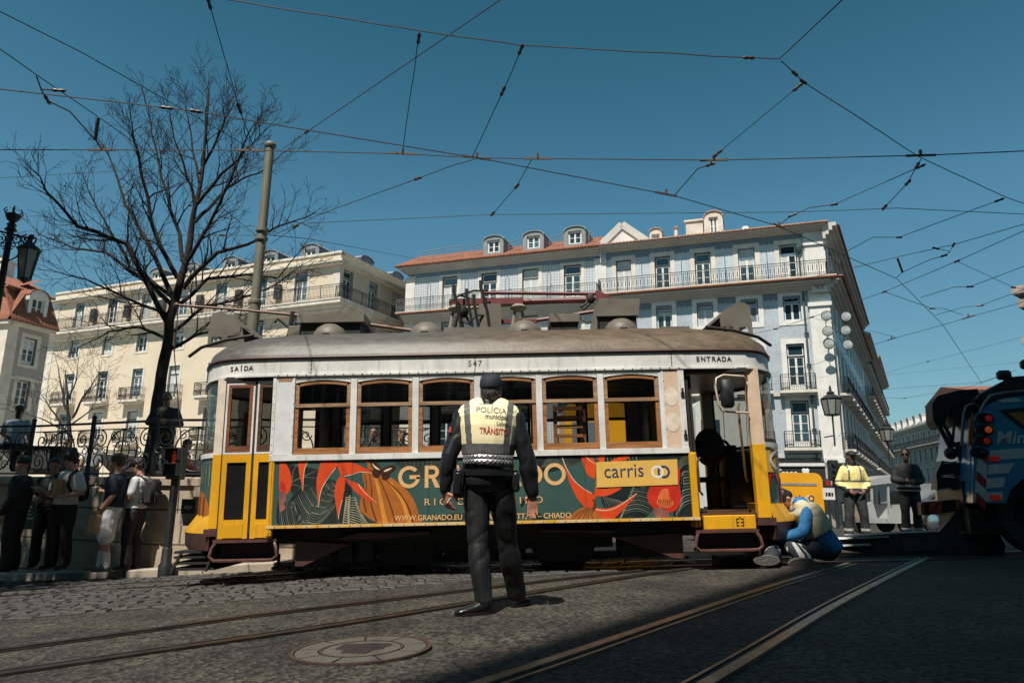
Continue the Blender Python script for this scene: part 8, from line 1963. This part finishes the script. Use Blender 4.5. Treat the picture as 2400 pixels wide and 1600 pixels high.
wire('short thick insulated strut hanging under the second slanting wire',[(227,270,6.45),(219,322,6.2)],.026)
wire('faint thin wire low at the left edge',[(-40,411,8),(0,409,8),(350,388,8.5)],.006)
wire('thin stay from the pole right down to the roof of the white tiled building',[(620,540,-12.9),(705,548,-14),(945,592,-35),(990,600,-50)],.008)
wire('short thin wire from the pole to the left through the branches',[(610,541,-12.9),(500,540,-13.5),(60,540,-20)],.006,ins=(.9,))
wire('bent hanger joining the level and descending contact wires right of centre',[(1640,358,6.15),(1632,378,6.1),(1602,388,6.1),(1550,448,6.12)],.009,ins=(1.0,))
wire('long bent hanger from the span wire to the descending contact wire',[(2125,378,6.85),(1915,470,6.4),(1860,477,6.3),(1816,496,6.2),(1790,518,6.12)],.008,ins=(.05,1.0,2.9))
wire('short knotted hanger below the junction at upper right',[(2115,366,6.1),(2098,395,6.05),(2085,420,6.0),(2030,478,5.9)],.0075,ins=(.5,2.0,2.97))
wire('bent hanger reaching the descending wire above the roof corner',[(2308,455,6.85),(2065,545,6.4),(2005,545,6.3),(1940,580,6.15)],.008,ins=(.05,1.0))
for lab,p,kw in (('wire from the right edge passing over the roof corner of the blue building',Z4((2500,30),(2352,75),(1870,215),(1480,300),(1075,400),(700,480)),dict(z=6.4)),
 ('wire sagging from the right edge to the blue facade, above the floodlights',Z4((2500,60),(2352,120),(1890,330),(1390,540),(890,715),(640,795),(430,842)),dict(z=6.2,ins=(2.0,3.0,4.0,5.0))),
 ('thin wire branching right from the sagging wire',Z4((1890,330),(2280,510),(2352,520),(2420,530)),dict(z=6.2,ins=(1.0,))),
 ('bent hanger low at the right edge, upper of two',Z4((2420,340),(2352,365),(1980,505),(1870,508),(1640,580)),dict(z=6.15,ins=(2.0,))),
 ('bent hanger low at the right edge, lower of two',Z4((2420,500),(2352,525),(2050,635),(1940,645),(1740,700)),dict(z=6.12,ins=(2.0,))),
 ('contact wire crossing low at right toward the blue facade',Z4((2450,585),(2352,610),(1970,715),(1770,775),(1440,865),(1050,990),(820,1070)),dict(z=6.1,ears=(2.0,4.0))),
 ('short bent hanger near the crossing low at right',Z4((1390,540),(1720,655),(1800,655),(1930,700)),dict(z=6.15,ins=(1.0,))),
 ('bent hanger between the facade and the low contact wire',Z4((900,720,-30),(1230,812,-26),(1310,812,-25),(1460,850,6.1)),dict()),
 ('thin wire high over the narrow street',Z4((2420,835),(2290,865),(1690,1020),(1370,1105)),dict(z=7,ins=(2.0,))),
 ('thin wire over the narrow street below the high one',Z4((2420,1010),(2280,1030),(1370,1115)),dict(z=8)),
 ('wire over the narrow street meeting the descending contact wire',Z4((2300,1080),(2060,1162),(1390,1212)),dict(z=6.0)),
 ('lowest wire over the narrow street above the truck boom',Z4((2200,1120),(1950,1200),(1530,1272),(1390,1270),(1000,1265)),dict(z=6.0,ins=(2.0,))),
 ('faint wire strung across the lower blue facade',Z4((600,1180,-38),(1000,1120,-40),(1200,990,-40)),dict()),
 ('insulated strut hanging over the street at right',Z4((1478,305,6.3),(1515,405,6.1)),dict()),
 ('bent bracket hanging over the street at right',Z4((1740,240,6.4),(1840,262,6.35),(1868,215,6.4)),dict(ins=(0.05,1.95))),
 ('long bent hanger under the bracket over the street',Z4((1845,265,6.35),(1800,292,6.3),(1705,318,6.2),(1515,405,6.1),(1475,440,6.1)),dict(ins=(1.0,)))):
    wire(lab,p,.024 if 'strut' in lab else (.006 if 'thin' in lab or 'faint' in lab else .008),**kw)
